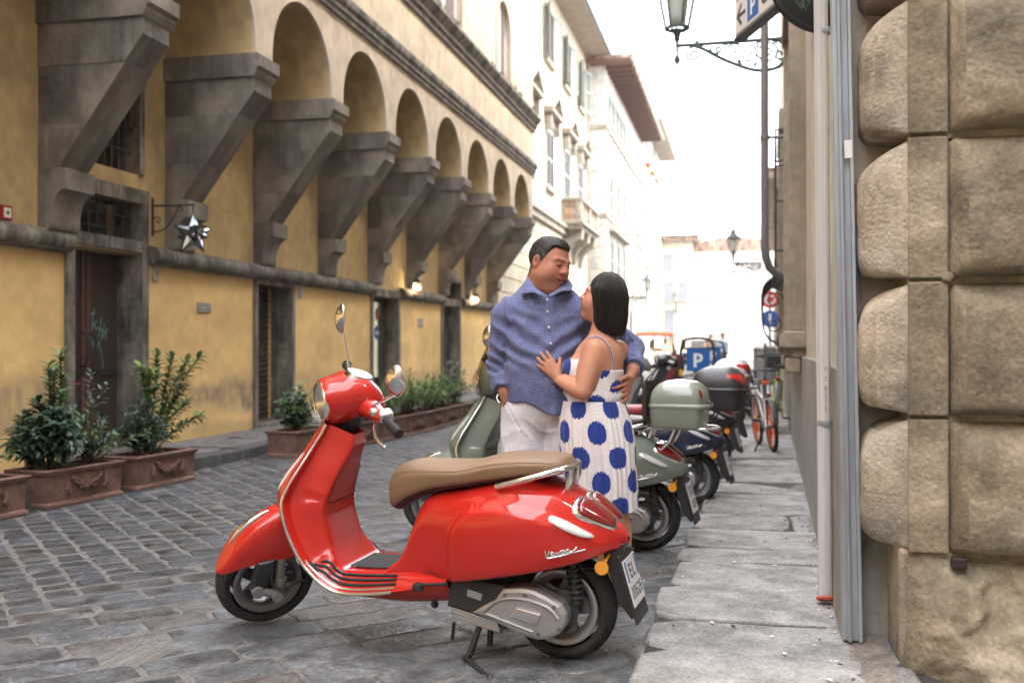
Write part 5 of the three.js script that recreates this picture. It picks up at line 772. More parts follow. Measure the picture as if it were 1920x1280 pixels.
  if (full) { part('side_stand', memo('stand', () => merge([bar([0.30, 0.16, -0.13], [0.335, 0.035, -0.17], 0.012, 0.014), bar([0.335, 0.035, -0.17], [0.36, 0.012, -0.18], 0.013), tube([[0.35, 0.02, -0.18], [0.29, 0.016, -0.235], [0.19, 0.012, -0.33]], 0.011, 16, 8), new THREE.SphereGeometry(0.016, 10, 8).translate(0.19, 0.014, -0.33), bar([0.27, 0.17, -0.1], [0.28, 0.05, -0.1], 0.012)])), mPlastic, t); part('foot_peg', memo('peg', () => merge([bx(0.04, 0.03, 0.035, 0.53, 0.296, -0.215, 0.008), bar([0.53, 0.30, -0.205], [0.41, 0.315, -0.205], 0.006)])), mRubber, t); part('rubber_plug', memo('plug', () => merge([new THREE.SphereGeometry(0.016, 12, 8).translate(0.50, 0.205, -0.13)])), mRubber, t); }
  // front end, turned about the steering axis
  const fen = memo('fender', () => { const rows = [[1.165, .30, .52, .075], [1.22, .325, .55, .084], [1.3, .335, .535, .087], [1.365, .338, .508, .087], [1.42, .337, .472, .084], [1.475, .33, .415, .074], [1.515, .325, .362, .052], [1.532, .322, .336, .026], [1.538, .322, .327, .004]], F = [1, 2, 3].map((k) => curve(rows.map((r) => [r[0], r[k]]))); const P = (u, v, d) => { const xo = lerp(1.165, 1.538, 1 - Math.pow(1 - u, 1.6)), x = 1.165 + (xo - 1.165) * 1.1, [yb, yt, w] = F.map((f, k) => f(xo) + (k < 2 ? 0.006 - 0.02 * sstep(1.44, 1.538, xo) : 0)), a = v * Math.PI, c = Math.cos(a), s = Math.sin(a); return [x - d * 0.3, yb + (yt - yb - d) * Math.pow(s, 0.72), -(w - d) * Math.sign(c) * Math.pow(Math.abs(c), 0.62)]; }; return [orient(surf(44, 30, (u, v) => P(u, v, 0))), surf(44, 30, (u, v) => P(Math.min(u, 0.985), v, 0.004))]; });
  part('front_fender', sg(fen), paint, t);
  part('fender_crest', sg(memo('crest', () => [tube([[1.50, 0.424, 0], [1.475, 0.451, 0], [1.43, 0.490, 0], [1.37, 0.523, 0], [1.325, 0.541, 0]], (q) => 0.006 + 0.012 * Math.sin(Math.PI * q), 30, 10)])), mChrome, t);
  const fw = grp('front_wheel', t), FW = memo('frontW', () => { const w = wheelGeo(0.214, 0.056); for (const l of [w.tyre, w.rim, ...w.spokes, ...w.hub]) l.translate(1.371, 0.214, 0); return w; });
  part('tyre', sg(FW.tyre), mTyre, fw); part('rim', sg(FW.rim), mRimD, fw); for (const g of FW.spokes) part('spoke', sg(g), M([0.05, 0.05, 0.052], .45, { metalness: .5 }), fw); part('hub', sg(FW.hub), mPlastic, fw);
  const discG = memo('disc', () => { const s = new THREE.Shape(); s.absarc(0, 0, 0.098, 0, 6.2832, false); const hs = []; for (let i = 0; i < 18; i++) { const p = new THREE.Path(); p.absarc(0.075 * Math.cos(i * 0.349), 0.075 * Math.sin(i * 0.349), 0.006, 0, 6.2832, true); hs.push(p); } return ext(s, 0.004, 0, hs, 20).translate(1.371, 0.205, -0.052); }); part('brake_disc', sg(discG), mSteel, fw);
  const fk = grp('front_fork', t);
  part('link_arm', sg(memo('link', () => [bar([1.425, 0.222, -0.092], [1.345, 0.175, -0.092], 0.019, 0.019, 14), new THREE.CylinderGeometry(0.026, 0.026, 0.05, 24).rotateX(Math.PI / 2).translate(1.425, 0.222, -0.095), new THREE.CylinderGeometry(0.024, 0.024, 0.05, 24).rotateX(Math.PI / 2).translate(1.345, 0.175, -0.095)])), mAlu, fk);
  part('fork_leg', sg(memo('fork', () => [ext([[1.44, 0.24], [1.41, 0.215], [1.375, 0.27], [1.35, 0.345], [1.40, 0.345], [1.425, 0.29]], 0.03, 0.01).translate(0, 0, -0.095)])), M([0.025, 0.027, 0.033], 0.35), fk);
  part('shock_absorber', sg(memo('fshock', () => [bar([1.335, 0.18, -0.08], [1.305, 0.34, -0.07], 0.022, 0.022, 14), bar([1.325, 0.2, -0.085], [1.32, 0.25, -0.085], 0.027, 0.027, 14)])), M([0.30, 0.28, 0.23], 0.4, { metalness: 0.7 }), fk);
  part('brake_hose', sg(memo('hose', () => [tube([[1.35, 0.33, -0.10], [1.36, 0.25, -0.115], [1.33, 0.21, -0.115], [1.27, 0.215, -0.105], [1.22, 0.21, -0.09]], 0.005, 30, 6), bx(0.07, 0.06, 0.04, 1.29, 0.235, -0.06, .012)])), mPlastic, fk);
  part('mud_liner', sg(memo('liner', () => orient(surf(20, 12, (u, v) => { const a = lerp(1.3, 2.75, u), b = v * 2 - 1; return [1.371 + 0.222 * Math.cos(a), 0.205 + 0.222 * Math.sin(a), 0.07 * b]; })))), mBlack, t);
  // head, lamp, bars, mirrors
  const sgH = (l) => (Array.isArray(l) ? l : [l]).map((g) => g.clone().translate(-0.035, -0.005, 0).applyMatrix4(SM));
  const HS = memo('hs', () => headset());
  part('headset', sgH(HS.body), paint, t); part('steering_neck', sgH(HS.neck), mPlastic, t);
  const hl = grp('headlamp', t), lm = (g) => g.rotateZ(-Math.PI / 2 + 0.1).translate(1.086, 1.003, 0);
  part('ring', sgH(memo('ring', () => lm(lathe([[0.088, -0.012], [0.094, 0.004], [0.092, 0.018], [0.084, 0.024], [0.080, 0.018]], 40)))), mChrome, hl);
  part('glass', sgH(memo('lens', () => lm(lathe([[0.083, 0.016], [0.078, 0.03], [0.062, 0.043], [0.04, 0.05], [0.02, 0.053], [0, 0.054]], 40)))), new THREE.MeshPhysicalMaterial({ color: 0xf4f4f2, roughness: 0.03, transmission: 1, thickness: 0 }), hl);
  part('reflector', sgH(memo('reflr', () => lm(lathe([[0.082, 0.015], [0.06, -0.01], [0.035, -0.03], [0.015, -0.038], [0.012, 0.0], [0, 0.002]], 40)))), M([0.85, 0.85, 0.85], 0.18, { metalness: 1 }), hl);
  part('instrument', sgH(memo('inst', () => [(() => { const g = new THREE.CylinderGeometry(0.05, 0.058, 0.02, 30); g.scale(1.1, 1, 1); g.rotateZ(0.42); g.translate(0.925, 1.098, 0); return g; })()])), mChrome, t);
  for (const s of [-1, 1]) {
    part('grip', sgH(memo('grip' + s, () => [bar([0.892, 0.993, s * 0.245], [0.88, 0.988, s * 0.365], 0.0175, 0.0185, 16), bar([0.88, 0.988, s * 0.363], [0.879, 0.987, s * 0.372], 0.0225, 0.02, 16)])), mRubber, t);
    part('switch_gear', sgH(memo('sw' + s, () => [bx(0.06, 0.045, 0.06, 0.885, 0.998, s * 0.215, 0.012), bx(0.03, 0.03, 0.04, 0.925, 1.01, s * 0.19, 0.01)])), s < 0 ? M([0.5, 0.5, 0.5], 0.4, { metalness: 0.5 }) : mPlastic, t);
    part('brake_lever', sgH(memo('lev' + s, () => [tube([[0.915, 0.98, s * 0.19], [0.945, 0.96, s * 0.24], [0.95, 0.94, s * 0.30], [0.935, 0.925, s * 0.335]], (q) => 0.0065 - 0.001 * q, 24, 8), new THREE.SphereGeometry(0.009, 10, 8).translate(0.933, 0.924, s * 0.34)])), mChrome, t);
    if (o.mirrors !== false) {
      const mr = grp('mirror', t), my = o.mirrorY ?? [1.185, 1.265], yy = s < 0 ? my[0] : my[1], zz = s < 0 ? (o.mirrorZ ?? 0.29) : (o.mirrorZ ?? 0.235), mx = s < 0 ? o.mirrorX ?? 0.86 : 0.92;
      part('stalk', sgH([tube([[0.925, 0.985, s * 0.15], [0.925, 1.01, s * 0.152], [lerp(0.92, mx, .5), lerp(1.02, yy - .07, .5), s * lerp(0.155, zz, 0.45)], [mx, yy - 0.06, s * zz]], 0.006, 20, 8), lathe([[0.02, -0.02], [0.018, 0.015], [0.008, 0.03]], 12).translate(0.925, 0.99, s * 0.15)]), mChrome, mr);
      const cup = lathe([[0, -0.028], [0.02, -0.027], [0.042, -0.018], [0.056, -0.002], [0.057, 0.004], [0.054, 0.006]], 28), gl = new THREE.CircleGeometry(0.0535, 28).rotateX(-Math.PI / 2).translate(0, 0.005, 0); for (const g of [cup, gl]) { g.scale(1.18, 1, 0.85); g.rotateZ(Math.PI / 2 + 0.12); g.rotateY(s < 0 ? 0.55 : -0.1); g.translate(mx, yy, s * (zz + 0.01)); }
      part('shell', sgH(cup), o.mirrorMat ?? mChrome, mr); part('glass', sgH(gl), M([0.85, 0.86, 0.87], 0.03, { metalness: 1 }), mr);
    }
    // long indicator set in the leg shield
    part('front_indicator', memo('find' + s, () => orient(surf(20, 8, (u, v) => { const ss = lerp(0.2, 0.47, u), c = lerp(0.60, 0.70, 0.5 + (v - 0.5) * Math.sqrt(Math.max(0, 1 - (2 * u - 1) ** 4))), q = shieldPoint(ss, s * c, false); const b = 0.007 * Math.sin(Math.PI * v) * Math.sin(Math.PI * u) ** 0.4; return [q[0] + b + 0.0015, q[1] + b * 0.5, q[2] + s * b * 0.5]; }))), mLensClear, t);
  }
  part('horn_cover', memo('horn', () => { const p = []; for (let i = 0; i <= 14; i++) { const q = shieldPoint(lerp(0.1, 0.5, i / 14), 0, false); p.push([q[0] + 0.004, q[1], 0]); } return tube(p, (q) => 0.012 + 0.018 * q, 24, 10); }), paint, t);
  return t;
}
const mTan = M([0.215, 0.135, 0.075], 0.55, { bumpMap: again(T.fleck, 9), bump: 0.0008 }), mBlkSeat = M([0.02, 0.02, 0.022], 0.5), mRedSeat = M([0.22, 0.03, 0.035], 0.5);
const redTurn = Math.PI - Math.atan2(0.1232, 0.9924);
const red = thing('scooter', 'glossy red step-through scooter with a tan seat in the foreground', 'scooter', [-0.677, 0, -3.943], redTurn, 'scooters parked along the kerb');
red.rotation.order = 'YXZ'; red.rotation.x = -0.05;
scooter(red, { paint: carPaint([0.46, 0.014, 0.008]), seat: mTan, steer: 0.85, plate: ['EL', '00626'] });
// ---------- the couple ----------
// a figure's frame: local x to the right of the view, y up, z towards the viewer; J turns a measured spot at depth z into local metres
function figure(label, px0, zc) { const xc = (px0 - 960) / 1900 * zc, c = Math.cos(0.22257), s = Math.sin(0.22257); const t = thing('person', label, 'person', [xc * c - zc * s, 0, -(xc * s + zc * c)], 0.22257); const J = (px, py, z = 0) => [(px - 960) / 1900 * (zc - z) - xc, 1.23 + (646 - py) / 1900 * (zc - z), z]; return { t, J }; }
const skinM = (r) => new THREE.MeshPhysicalMaterial({ color: 0xffffff, vertexColors: true, roughness: r ?? 0.5, specularIntensity: 0.5, bumpMap: again(T.fleck, 30), bumpScale: 0.0004 });
const un = (...d) => (k) => d.reduce((a, b) => smin(a, b, k));
function limb(x, y, z, pts, k = 0.02) { let d = 9; for (let i = 0; i + 1 < pts.length; i++) d = Math.min(d, capsule(x, y, z, pts[i], pts[i + 1], pts[i][3], pts[i + 1][3])); return d; }
// hand: wrist, four knuckle rows with mid joint and tip, thumb chain
function handF(x, y, z, h) { let d = 9; for (const k of h.fingers) { d = smin(d, capsule(x, y, z, h.wrist, k[0], 0.021, 0.0125), 0.012); } let f = 9; for (const k of h.fingers) { f = Math.min(f, capsule(x, y, z, k[0], k[1], 0.0098, 0.0085), capsule(x, y, z, k[1], k[2], 0.0085, 0.0068)); } const th = Math.min(capsule(x, y, z, h.thumb[0], h.thumb[1], 0.015, 0.011), capsule(x, y, z, h.thumb[1], h.thumb[2], 0.0105, 0.0085)); d = smin(d, f, 0.005); return smin(d, th, 0.008); }
function headF(x, y, z, o) {
  let d = smin(ell(x, y, z, [0, 0.035, -0.015], [0.078, 0.092, 0.098]), ell(x, y, z, [0, -0.035, 0.022], [0.066 * o.fat, 0.085, 0.072]), 0.04);
  const X = Math.abs(x);
  d = smin(d, ell(x, y, z, [0, -0.098, 0.06], [0.026 * o.fat, 0.022, 0.024]), 0.03); d = smin(d, ell(X, y, z, [0.04, -0.032, 0.05], [0.031 * o.fat, 0.036, 0.03]), 0.025);
  if (o.fat > 1) d = smin(d, ell(X, y, z, [0.05, -0.062, 0.015], [0.034, 0.04, 0.045]), 0.03);
  if (o.fat > 1) d = smin(d, ell(x, y, z, [0, -0.115, 0.02], [0.062, 0.032, 0.055]), 0.035);
  d = smin(d, capsule(x, y, z, [0, -0.05, -0.03], [0, -0.22, -0.045], o.neck, o.neck * 1.1), 0.03);
  d = smin(d, capsule(X, y, z, [0.012, 0.034, 0.086], [0.045, 0.033, 0.067], 0.011, 0.010), 0.014);
  d = smax(d, -ell(X, y, z, [0.031, 0.012, 0.098], [0.018, 0.011, 0.016]), 0.012);
  d = smin(d, ell(X, y, z, [0.031, 0.012, 0.074], [0.017, 0.012, 0.0155]), 0.006);
  d = smin(d, capsule(x, y, z, [0, 0.024, 0.088], [0, -0.015, 0.105], 0.0095, 0.0138), 0.014); d = smin(d, ell(X, y, z, [0.0145, -0.020, 0.094], [0.0115, 0.010, 0.013]), 0.007);
  d = smin(d, ell(x, y - 4 * x * x, z, [0, -0.0535, 0.083], [0.032, 0.007, 0.014]), 0.01); d = smin(d, ell(x, y - 4 * x * x, z, [0, -0.070, 0.080], [0.028, 0.008, 0.014]), 0.01);
  d = smax(d, -ell(X, y - 5 * X * X, z, [0.012, -0.061, 0.100], [0.021, o.smile, 0.016]), 0.003);
  if (o.fat > 1) d = smin(d, ell(X, y, z, [0.083, 0.0, -0.015], [0.009, 0.034, 0.021]), 0.008); if (o.fat > 1) d = smax(d, -ell(X, y, z, [0.094, 0.004, -0.012], [0.007, 0.019, 0.011]), 0.004);
  return d;
}
function headColor(skin, lip, o) {
  return (x, y, z, nx, ny, nz) => {
    const mo = 1 + 0.10 * vnoise(x * 60, y * 60, z * 60) + 0.08 * vnoise(x * 220, y * 220, z * 220); let c = [skin[0] * mo, skin[1] * (mo - 0.03 * vnoise(x * 30, y * 30, z * 30 + 9)), skin[2] * mo]; const X = Math.abs(x), mixc = (d, t) => { c = c.map((v, i) => lerp(v, d[i], t)); };
    mixc([skin[0] * 1.05, skin[1] * 0.82, skin[2] * 0.8], 0.6 * sstep(0.05, 0.015, Math.hypot(X - 0.042, y + 0.025)) * sstep(0.02, 0.06, z) + 0.25 * sstep(0.03, 0.01, Math.hypot(x, y + 0.02)) * sstep(0.08, 0.1, z));
    if (o.stubble) { const yb = z > 0.0 ? lerp(0.008, 0.096, sstep(0.008, 0.05, z + 0.3 * (0.06 - Math.min(0.06, X)) * 0.6)) : lerp(0.004, -0.075, sstep(-0.02, -0.055, z)); mixc([0.05, 0.036, 0.03], 0.75 * sstep(-0.016, 0.0, y - yb) * sstep(0.0905, 0.085, X)); }
    if (o.stubble) mixc([skin[0] * 0.78, skin[1] * 0.78, skin[2] * 0.82], 0.6 * sstep(-0.035, -0.055, y) * sstep(-0.15, -0.11, y) * sstep(-0.02, 0.03, z));
    if (z > 0.06) {
      const l = sstep(1.1, 0.9, Math.hypot(x / 0.034, (y + 0.062 - 4 * X * X) / 0.0145)); mixc(lip, l); const op = Math.hypot(X / 0.030, (y + 0.061 - 5 * X * X) / (o.smile * 0.9)); if (op < 1) mixc(y > -0.060 + 5 * X * X && X < 0.02 && o.smile > 0.005 ? [0.42, 0.36, 0.32] : [0.09, 0.03, 0.025], sstep(1.05, 0.85, op));
      const br = 0.0345 - 0.5 * Math.max(0, X - 0.042) + 0.05 * X; mixc([0.03, 0.022, 0.02], 0.8 * sstep(0.0062, 0.0025, Math.abs(y - br)) * sstep(0.010, 0.016, X) * sstep(0.058, 0.046, X));
    }
    if (z > 0.05) { const e = Math.hypot((X - 0.031) / 0.016, (y - 0.0085) / 0.0048); mixc([0.022, 0.015, 0.013], 0.9 * sstep(1.15, 0.75, e + 0.3 * (y > 0.0085 ? 0 : 0.5))); mixc([skin[0] * 0.7, skin[1] * 0.62, skin[2] * 0.6], 0.5 * sstep(2.3, 1.2, Math.hypot((X - 0.031) / 0.012, (y - 0.01) / 0.007)) * sstep(0.9, 1.2, e)); }
    mixc([skin[0] * 0.55, skin[1] * 0.4, skin[2] * 0.4], 0.7 * sstep(0.016, 0.006, Math.hypot(X - 0.09, y - 0.002, (z + 0.012))));
    return c;
  };
}
const rot = (yaw, pitch, roll, pos) => new THREE.Matrix4().makeTranslation(...pos).multiply(new THREE.Matrix4().makeRotationFromEuler(new THREE.Euler(pitch, yaw, roll, 'YXZ')));
const cloth = (col, map, o = {}) => new THREE.MeshPhysicalMaterial({ color: new THREE.Color().setRGB(...col), roughness: 0.9, map, sheen: 0.3, sheenRoughness: 0.6, sheenColor: new THREE.Color(1, 1, 1), bumpMap: again(T.fleck, 14), bumpScale: 0.0012, ...o });
const chambray = tex(512, 512, (u, v) => {
  const n = PN(u, v, 64, 3, 91), f = fbm(u * 10, v * 120, 2, 3, 10, 120), g = fbm(u * 120, v * 10, 4, 3, 120, 10); let k = 0.92 + 0.13 * n + 0.16 * f + 0.16 * g;
  const a = u * 16, b = v * 16, r = Math.floor(b), dx = (a + (r % 2) * 0.5) % 1 - 0.5, dy = b % 1 - 0.5; if (Math.hypot(dx, dy * 1.0) < 0.1) k *= 0.6; return [0.43 * k, 0.465 * k, 0.63 * k];
});
const linen = tex(256, 256, (u, v) => 0.93 + 0.07 * fbm(u * 8, v * 90, 2, 3, 8, 90) + 0.05 * fbm(u * 90, v * 8, 4, 3, 90, 8));
const folds = (x, y, z, s) => { const a = fbm(x * 5 + s, y * 4, z * 5, 2), b = 1 - Math.abs(vnoise(x * 6 + y * 5 + a * 2 + s, y * 3 - x * 4, z * 4)) * 2; return b * b * Math.sign(b); };
{
  const { t, J } = figure('man in a blue button shirt and white shorts smiling down at the woman', 1015, 5.0);
  const skin = [0.42, 0.19, 0.125];
  const sR = J(949, 591, 0.0), eR = J(936, 688, -0.03), wR = J(948, 735, 0.045), hR = J(954, 757, 0.03), sL = J(1086, 592, -0.02), eL = J(1184, 652, -0.12), wL = J(1187, 697, 0.07);
  // shirt
  const torso = (x, y, z, g = 0) => {
    let d = smin(ell(x, y, z, [0.005, 1.30, -0.005], [0.185, 0.2, 0.125]), ell(x, y, z, [0.012, 1.10, 0.02], [0.183, 0.24, 0.155]), 0.08);
    d = smin(d, capsule(x, y, z, [sR[0] + 0.02, sR[1] - 0.0, -0.01], [sL[0] - 0.02, sL[1] - 0.0, -0.02], 0.07, 0.07), 0.06);
    d = smin(d, capsule(x, y, z, [sR[0] + 0.03, sR[1] + 0.025, -0.02], [-0.02, 1.515, -0.035], 0.052, 0.06), 0.06); d = smin(d, capsule(x, y, z, [sL[0] - 0.03, sL[1] + 0.025, -0.03], [0.06, 1.515, -0.035], 0.05, 0.055), 0.06);
    return d + g;
  };
  const cuffN = V3(wR[0] - eR[0], wR[1] - eR[1], wR[2] - eR[2]).normalize(), cuffP = V3(...eR).lerp(V3(...wR), 0.83), cuffNL = V3(wL[0] - eL[0], wL[1] - eL[1], wL[2] - eL[2]).normalize(), cuffPL = V3(...eL).lerp(V3(...wL), 0.86);
  const along = (x, y, z, n, p) => (x - p.x) * n.x + (y - p.y) * n.y + (z - p.z) * n.z;
  const shirtF = (x, y, z) => {
    const low = sstep(1.12, 0.95, y), hemR = Math.hypot((x - 0.012) / 1.16, z - 0.015) - (0.148 + 0.012 * low);
    let tr = torso(x, y, z); tr = smin(tr, Math.max(hemR, y - 1.12, 0.8 - y), 0.05);
    const cr = along(x, y, z, cuffN, cuffP), cl = along(x, y, z, cuffNL, cuffPL), ar = Math.min(smax(Math.min(capsule(x, y, z, sR, eR, 0.072, 0.058), capsule(x, y, z, eR, wR, 0.057, 0.05)), cr, 0.01), smax(Math.min(capsule(x, y, z, sL, eL, 0.072, 0.058), capsule(x, y, z, eL, wL, 0.057, 0.048)), cl, 0.01));
    let d = smin(tr, ar, 0.035);
    // folds: across the belly, drawn to the armpits, rings on the sleeves
    const sl = ar < tr ? 1 : 0; d += -0.015 * folds(x, y, z, 3) * (0.8 - 0.15 * sl) - 0.004 * vnoise(x * 22 + y * 9, y * 14 - x * 8, z * 20);
    const q = (x + 0.145) * 0.6 + (y - 1.33) * 0.8; d -= 0.013 * sstep(0.22, 0.0, Math.hypot(x + 0.1, y - 1.25)) * Math.sin(q * 85 + 2 * vnoise(x * 9, y * 9, 2));
    const q2 = (x - 0.16) * -0.55 + (y - 1.3) * 0.8; d -= 0.012 * sstep(0.24, 0.0, Math.hypot(x - 0.14, y - 1.2)) * Math.sin(q2 * 80 + 2 * vnoise(x * 8, y * 8, 5));
    if (sl && x < 0) d -= 0.006 * sstep(0.17, 0.02, Math.abs(y - eR[1] - 0.02)) * Math.sin((y * 1.0 + x * 0.7) * 120 + 2 * vnoise(x * 12, y * 12, z * 12));
    d -= 0.0035 * sstep(0.024, 0.021, Math.abs(x - 0.038 - 0.03 * (1.45 - y) * 0.3)) * (z > 0 ? 1 : 0); // placket
    d -= 0.0025 * (z > 0 && x > 0.085 && x < 0.175 && y > 1.26 && y < 1.375 ? 1 : 0); // pocket
    const roll = Math.max(capsule(x, y, z, eR, wR, 0.066, 0.06), Math.abs(cr + 0.028) - 0.028), rollL = Math.max(capsule(x, y, z, eL, wL, 0.066, 0.056), Math.abs(cl + 0.026) - 0.026);
    d = smin(d, Math.min(roll, rollL) + 0.004 * vnoise(x * 40, y * 40, z * 40), 0.004);
    const hem = 0.945 - 0.045 * sstep(-0.1, 0.06, x) - 0.01 * Math.sin(x * 20); d = Math.max(d, ar < 0.01 ? -9 : hem - y);
    return Math.max(d, -capsule(x, y, z, [0.022, 1.44, 0.0], [0.025, 1.62, 0.0], 0.03, 0.082));
  };
  part('shirt', sdfMesh(shirtF, [-0.36, 0.86, -0.32], [0.56, 1.6, 0.26], 0.0085, { uv: (x, y, z) => [x * 4.6 + z * 1.2, y * 4.6] }), cloth([1, 1, 1], chambray), t);
  // collar wings, button row, pocket seam
  const wing = (top, bot) => { const A = new THREE.CatmullRomCurve3(top.map((q) => V3(...J(...q)))), B = new THREE.CatmullRomCurve3(bot.map((q) => V3(...J(...q)))); return surf(20, 8, (u, v) => { const p = A.getPoint(u), q = B.getPoint(u), o = p.clone().lerp(q, v); o.z += 0.012 * Math.sin(Math.PI * v); return o.toArray(); }, { uv: (u, v, p) => [p[0] * 4.6, p[1] * 4.6] }); };
  const mCol = cloth([1.06, 1.06, 1.04], chambray, { side: THREE.DoubleSide });
  part('collar', wing([[1030, 505, -0.09], [1003, 506, -0.06], [993, 513, 0.0], [1004, 538, 0.08], [1026, 553, 0.128]], [[1030, 520, -0.11], [995, 520, -0.085], [982, 530, -0.01], [979, 549, 0.085], [1000, 548, 0.13], [1022, 559, 0.142]]), mCol, t);
  part('collar', wing([[1030, 505, -0.09], [1052, 510, -0.06], [1060, 524, 0.0], [1048, 540, 0.08], [1029, 552, 0.128]], [[1030, 520, -0.11], [1062, 522, -0.085], [1072, 530, -0.01], [1071, 543, 0.085], [1052, 546, 0.125], [1032, 559, 0.142]]), mCol, t);
  const front = (x, y) => { let a = 0.3, b = 0; for (let i = 0; i < 60; i++) { if (shirtF(x, y, a) < 0.0005) break; a -= Math.max(0.001, shirtF(x, y, a) * 0.5); } return a; };
  for (const [px, py] of [[1027, 560], [1027, 583], [1029, 613], [1032, 643], [1035, 674], [1037, 706]]) { const p = J(px, py, 0.14), z = front(p[0], p[1]); const g = new THREE.CylinderGeometry(0.0062, 0.0062, 0.004, 14); g.rotateX(Math.PI / 2); g.translate(p[0], p[1], z + 0.002); part('button', g, M([0.7, 0.68, 0.64], 0.4), t); }
  { const p = []; for (const [x, y] of [[0.085, 1.375], [0.085, 1.275], [0.13, 1.258], [0.175, 1.275], [0.175, 1.375]]) p.push([x, y, front(x, y) + 0.001]); const l = []; for (let i = 0; i + 1 < p.length; i++) for (let k = 0; k < 6; k++) { const a = k / 6, b = (k + 0.7) / 6, A = [0, 1].map((q) => lerp(p[i][q], p[i + 1][q], a)), B = [0, 1].map((q) => lerp(p[i][q], p[i + 1][q], b)); l.push(bar([...A, front(...A) + 0.0005], [...B, front(...B) + 0.0005], 0.0012, 0.0012, 4)); } part('pocket_seam', l, M([0.06, 0.07, 0.14], 0.9), t); }
  { const xc = 0.062; const l = []; for (let i = 0; i < 30; i++) { const y = 1.475 - i * 0.017, x = xc + 0.009 * (1.45 - y); l.push(bar([x, y, front(x, y) - 0.0005], [x + 0.0002, y - 0.016, front(x, y - 0.016) - 0.0005], 0.0013, 0.0013, 4)); } part('placket_seam', l, M([0.05, 0.06, 0.13], 0.9), t); }
  // shorts
  const shortsF = (x, y, z) => {
    let d = ell(x, y, z, [0.012, 0.93, 0.0], [0.175, 0.13, 0.15]); const l = capsule(x, y, z, [-0.085, 0.9, 0.0], [-0.095, 0.5, 0.01], 0.112, 0.105), r = capsule(x, y, z, [0.105, 0.9, 0.0], [0.115, 0.5, 0.0], 0.112, 0.105);
    d = smin(d, smin(l, r, 0.015), 0.05); d += -0.007 * folds(x, y * 0.8, z, 8) - 0.003 * vnoise(x * 20 + y * 8, y * 10, z * 18);
    d -= 0.003 * sstep(0.012, 0.008, Math.abs(x - 0.045 + 0.1 * (0.9 - y) * 0.3)) * (z > 0 && y > 0.78 ? 1 : 0); const pk = Math.abs((x + 0.135) * 0.85 + (y - 0.87) * 0.45); d += 0.004 * sstep(0.005, 0.002, pk) * (z > 0 && y > 0.8 && x < -0.08 ? 1 : 0);
    return Math.max(d, 0.5 - y, y - 0.98);
  };
  part('shorts', sdfMesh(shortsF, [-0.26, 0.46, -0.22], [0.28, 1.02, 0.22], 0.009, { uv: (x, y, z) => [x * 4 + z, y * 4] }), cloth([0.86, 0.87, 0.93], linen), t);
  // body, one surface: torso, arms, legs; then the finer head and hands joined in
  const bodyF = (x, y, z) => { let d = torso(x, y, z, 0.022); d = smin(d, ell(x, y, z, [0.012, 0.93, 0], [0.155, 0.12, 0.125]), 0.05); d = smin(d, limb(x, y, z, [[-0.085, 0.88, 0, 0.088], [-0.1, 0.5, 0.01, 0.06], [-0.105, 0.36, -0.01, 0.056], [-0.105, 0.09, -0.01, 0.036]]), 0.03); d = smin(d, limb(x, y, z, [[0.105, 0.88, 0, 0.088], [0.115, 0.5, 0, 0.06], [0.12, 0.36, -0.02, 0.056], [0.125, 0.09, -0.02, 0.036]]), 0.03); d = smin(d, limb(x, y, z, [[...sR, 0.055], [...eR, 0.047], [...wR, 0.035], [...hR, 0.035]]), 0.03); d = smin(d, limb(x, y, z, [[...sL, 0.055], [...eL, 0.045], [...wL, 0.034]]), 0.03); d = smin(d, capsule(x, y, z, [0.022, 1.44, -0.02], [0.026, 1.56, -0.012], 0.07, 0.064), 0.03); for (const s of [-0.105, 0.125]) d = smin(d, capsule(x, y, z, [s, 0.055, -0.03], [s, 0.04, 0.12], 0.04, 0.03), 0.02); return d; };
  const g1 = sdfMesh(bodyF, [-0.36, 0, -0.3], [0.56, 1.66, 0.3], 0.0125, { color: () => skin });
  const hm = rot(0.82, 0.27, -0.12, J(1031, 496, 0.02)).multiply(new THREE.Matrix4().makeScale(1.06, 1.01, 1.05)), ho = { fat: 1.13, neck: 0.062, smile: 0.0036, stubble: true };
  const g2 = sdfMesh((x, y, z) => Math.max(headF(x, y, z, ho), -0.19 - y), [-0.12, -0.21, -0.14], [0.12, 0.15, 0.14], 0.0034, { color: headColor(skin, [0.36, 0.145, 0.105], ho) }).applyMatrix4(hm);
  const K = (a, b, c, d) => [J(...a), J(...b), J(...c)], hL = { wrist: J(1183, 702, 0.10), fingers: [K([1170, 721, 0.215], [1158, 726, 0.252], [1148, 727, 0.27]), K([1171, 730, 0.212], [1158, 736, 0.25], [1147, 737, 0.268]), K([1173, 738, 0.205], [1161, 746, 0.242], [1150, 747, 0.262]), K([1176, 745, 0.195], [1167, 754, 0.228], [1158, 756, 0.247])], thumb: K([1181, 708, 0.14], [1172, 707, 0.21], [1164, 712, 0.245]) };
  const bnd = (h, m = 0.035) => { const p = [h.wrist, ...h.fingers.flat(), ...h.thumb], lo = [0, 1, 2].map((k) => Math.min(...p.map((q) => q[k])) - m), hi = [0, 1, 2].map((k) => Math.max(...p.map((q) => q[k])) + m); return [lo, hi]; };
  const g3 = sdfMesh((x, y, z) => handF(x, y, z, hL), ...bnd(hL), 0.003, { color: () => skin });
  part('body', merge([g1, g2, g3]), skinM(0.48), t);
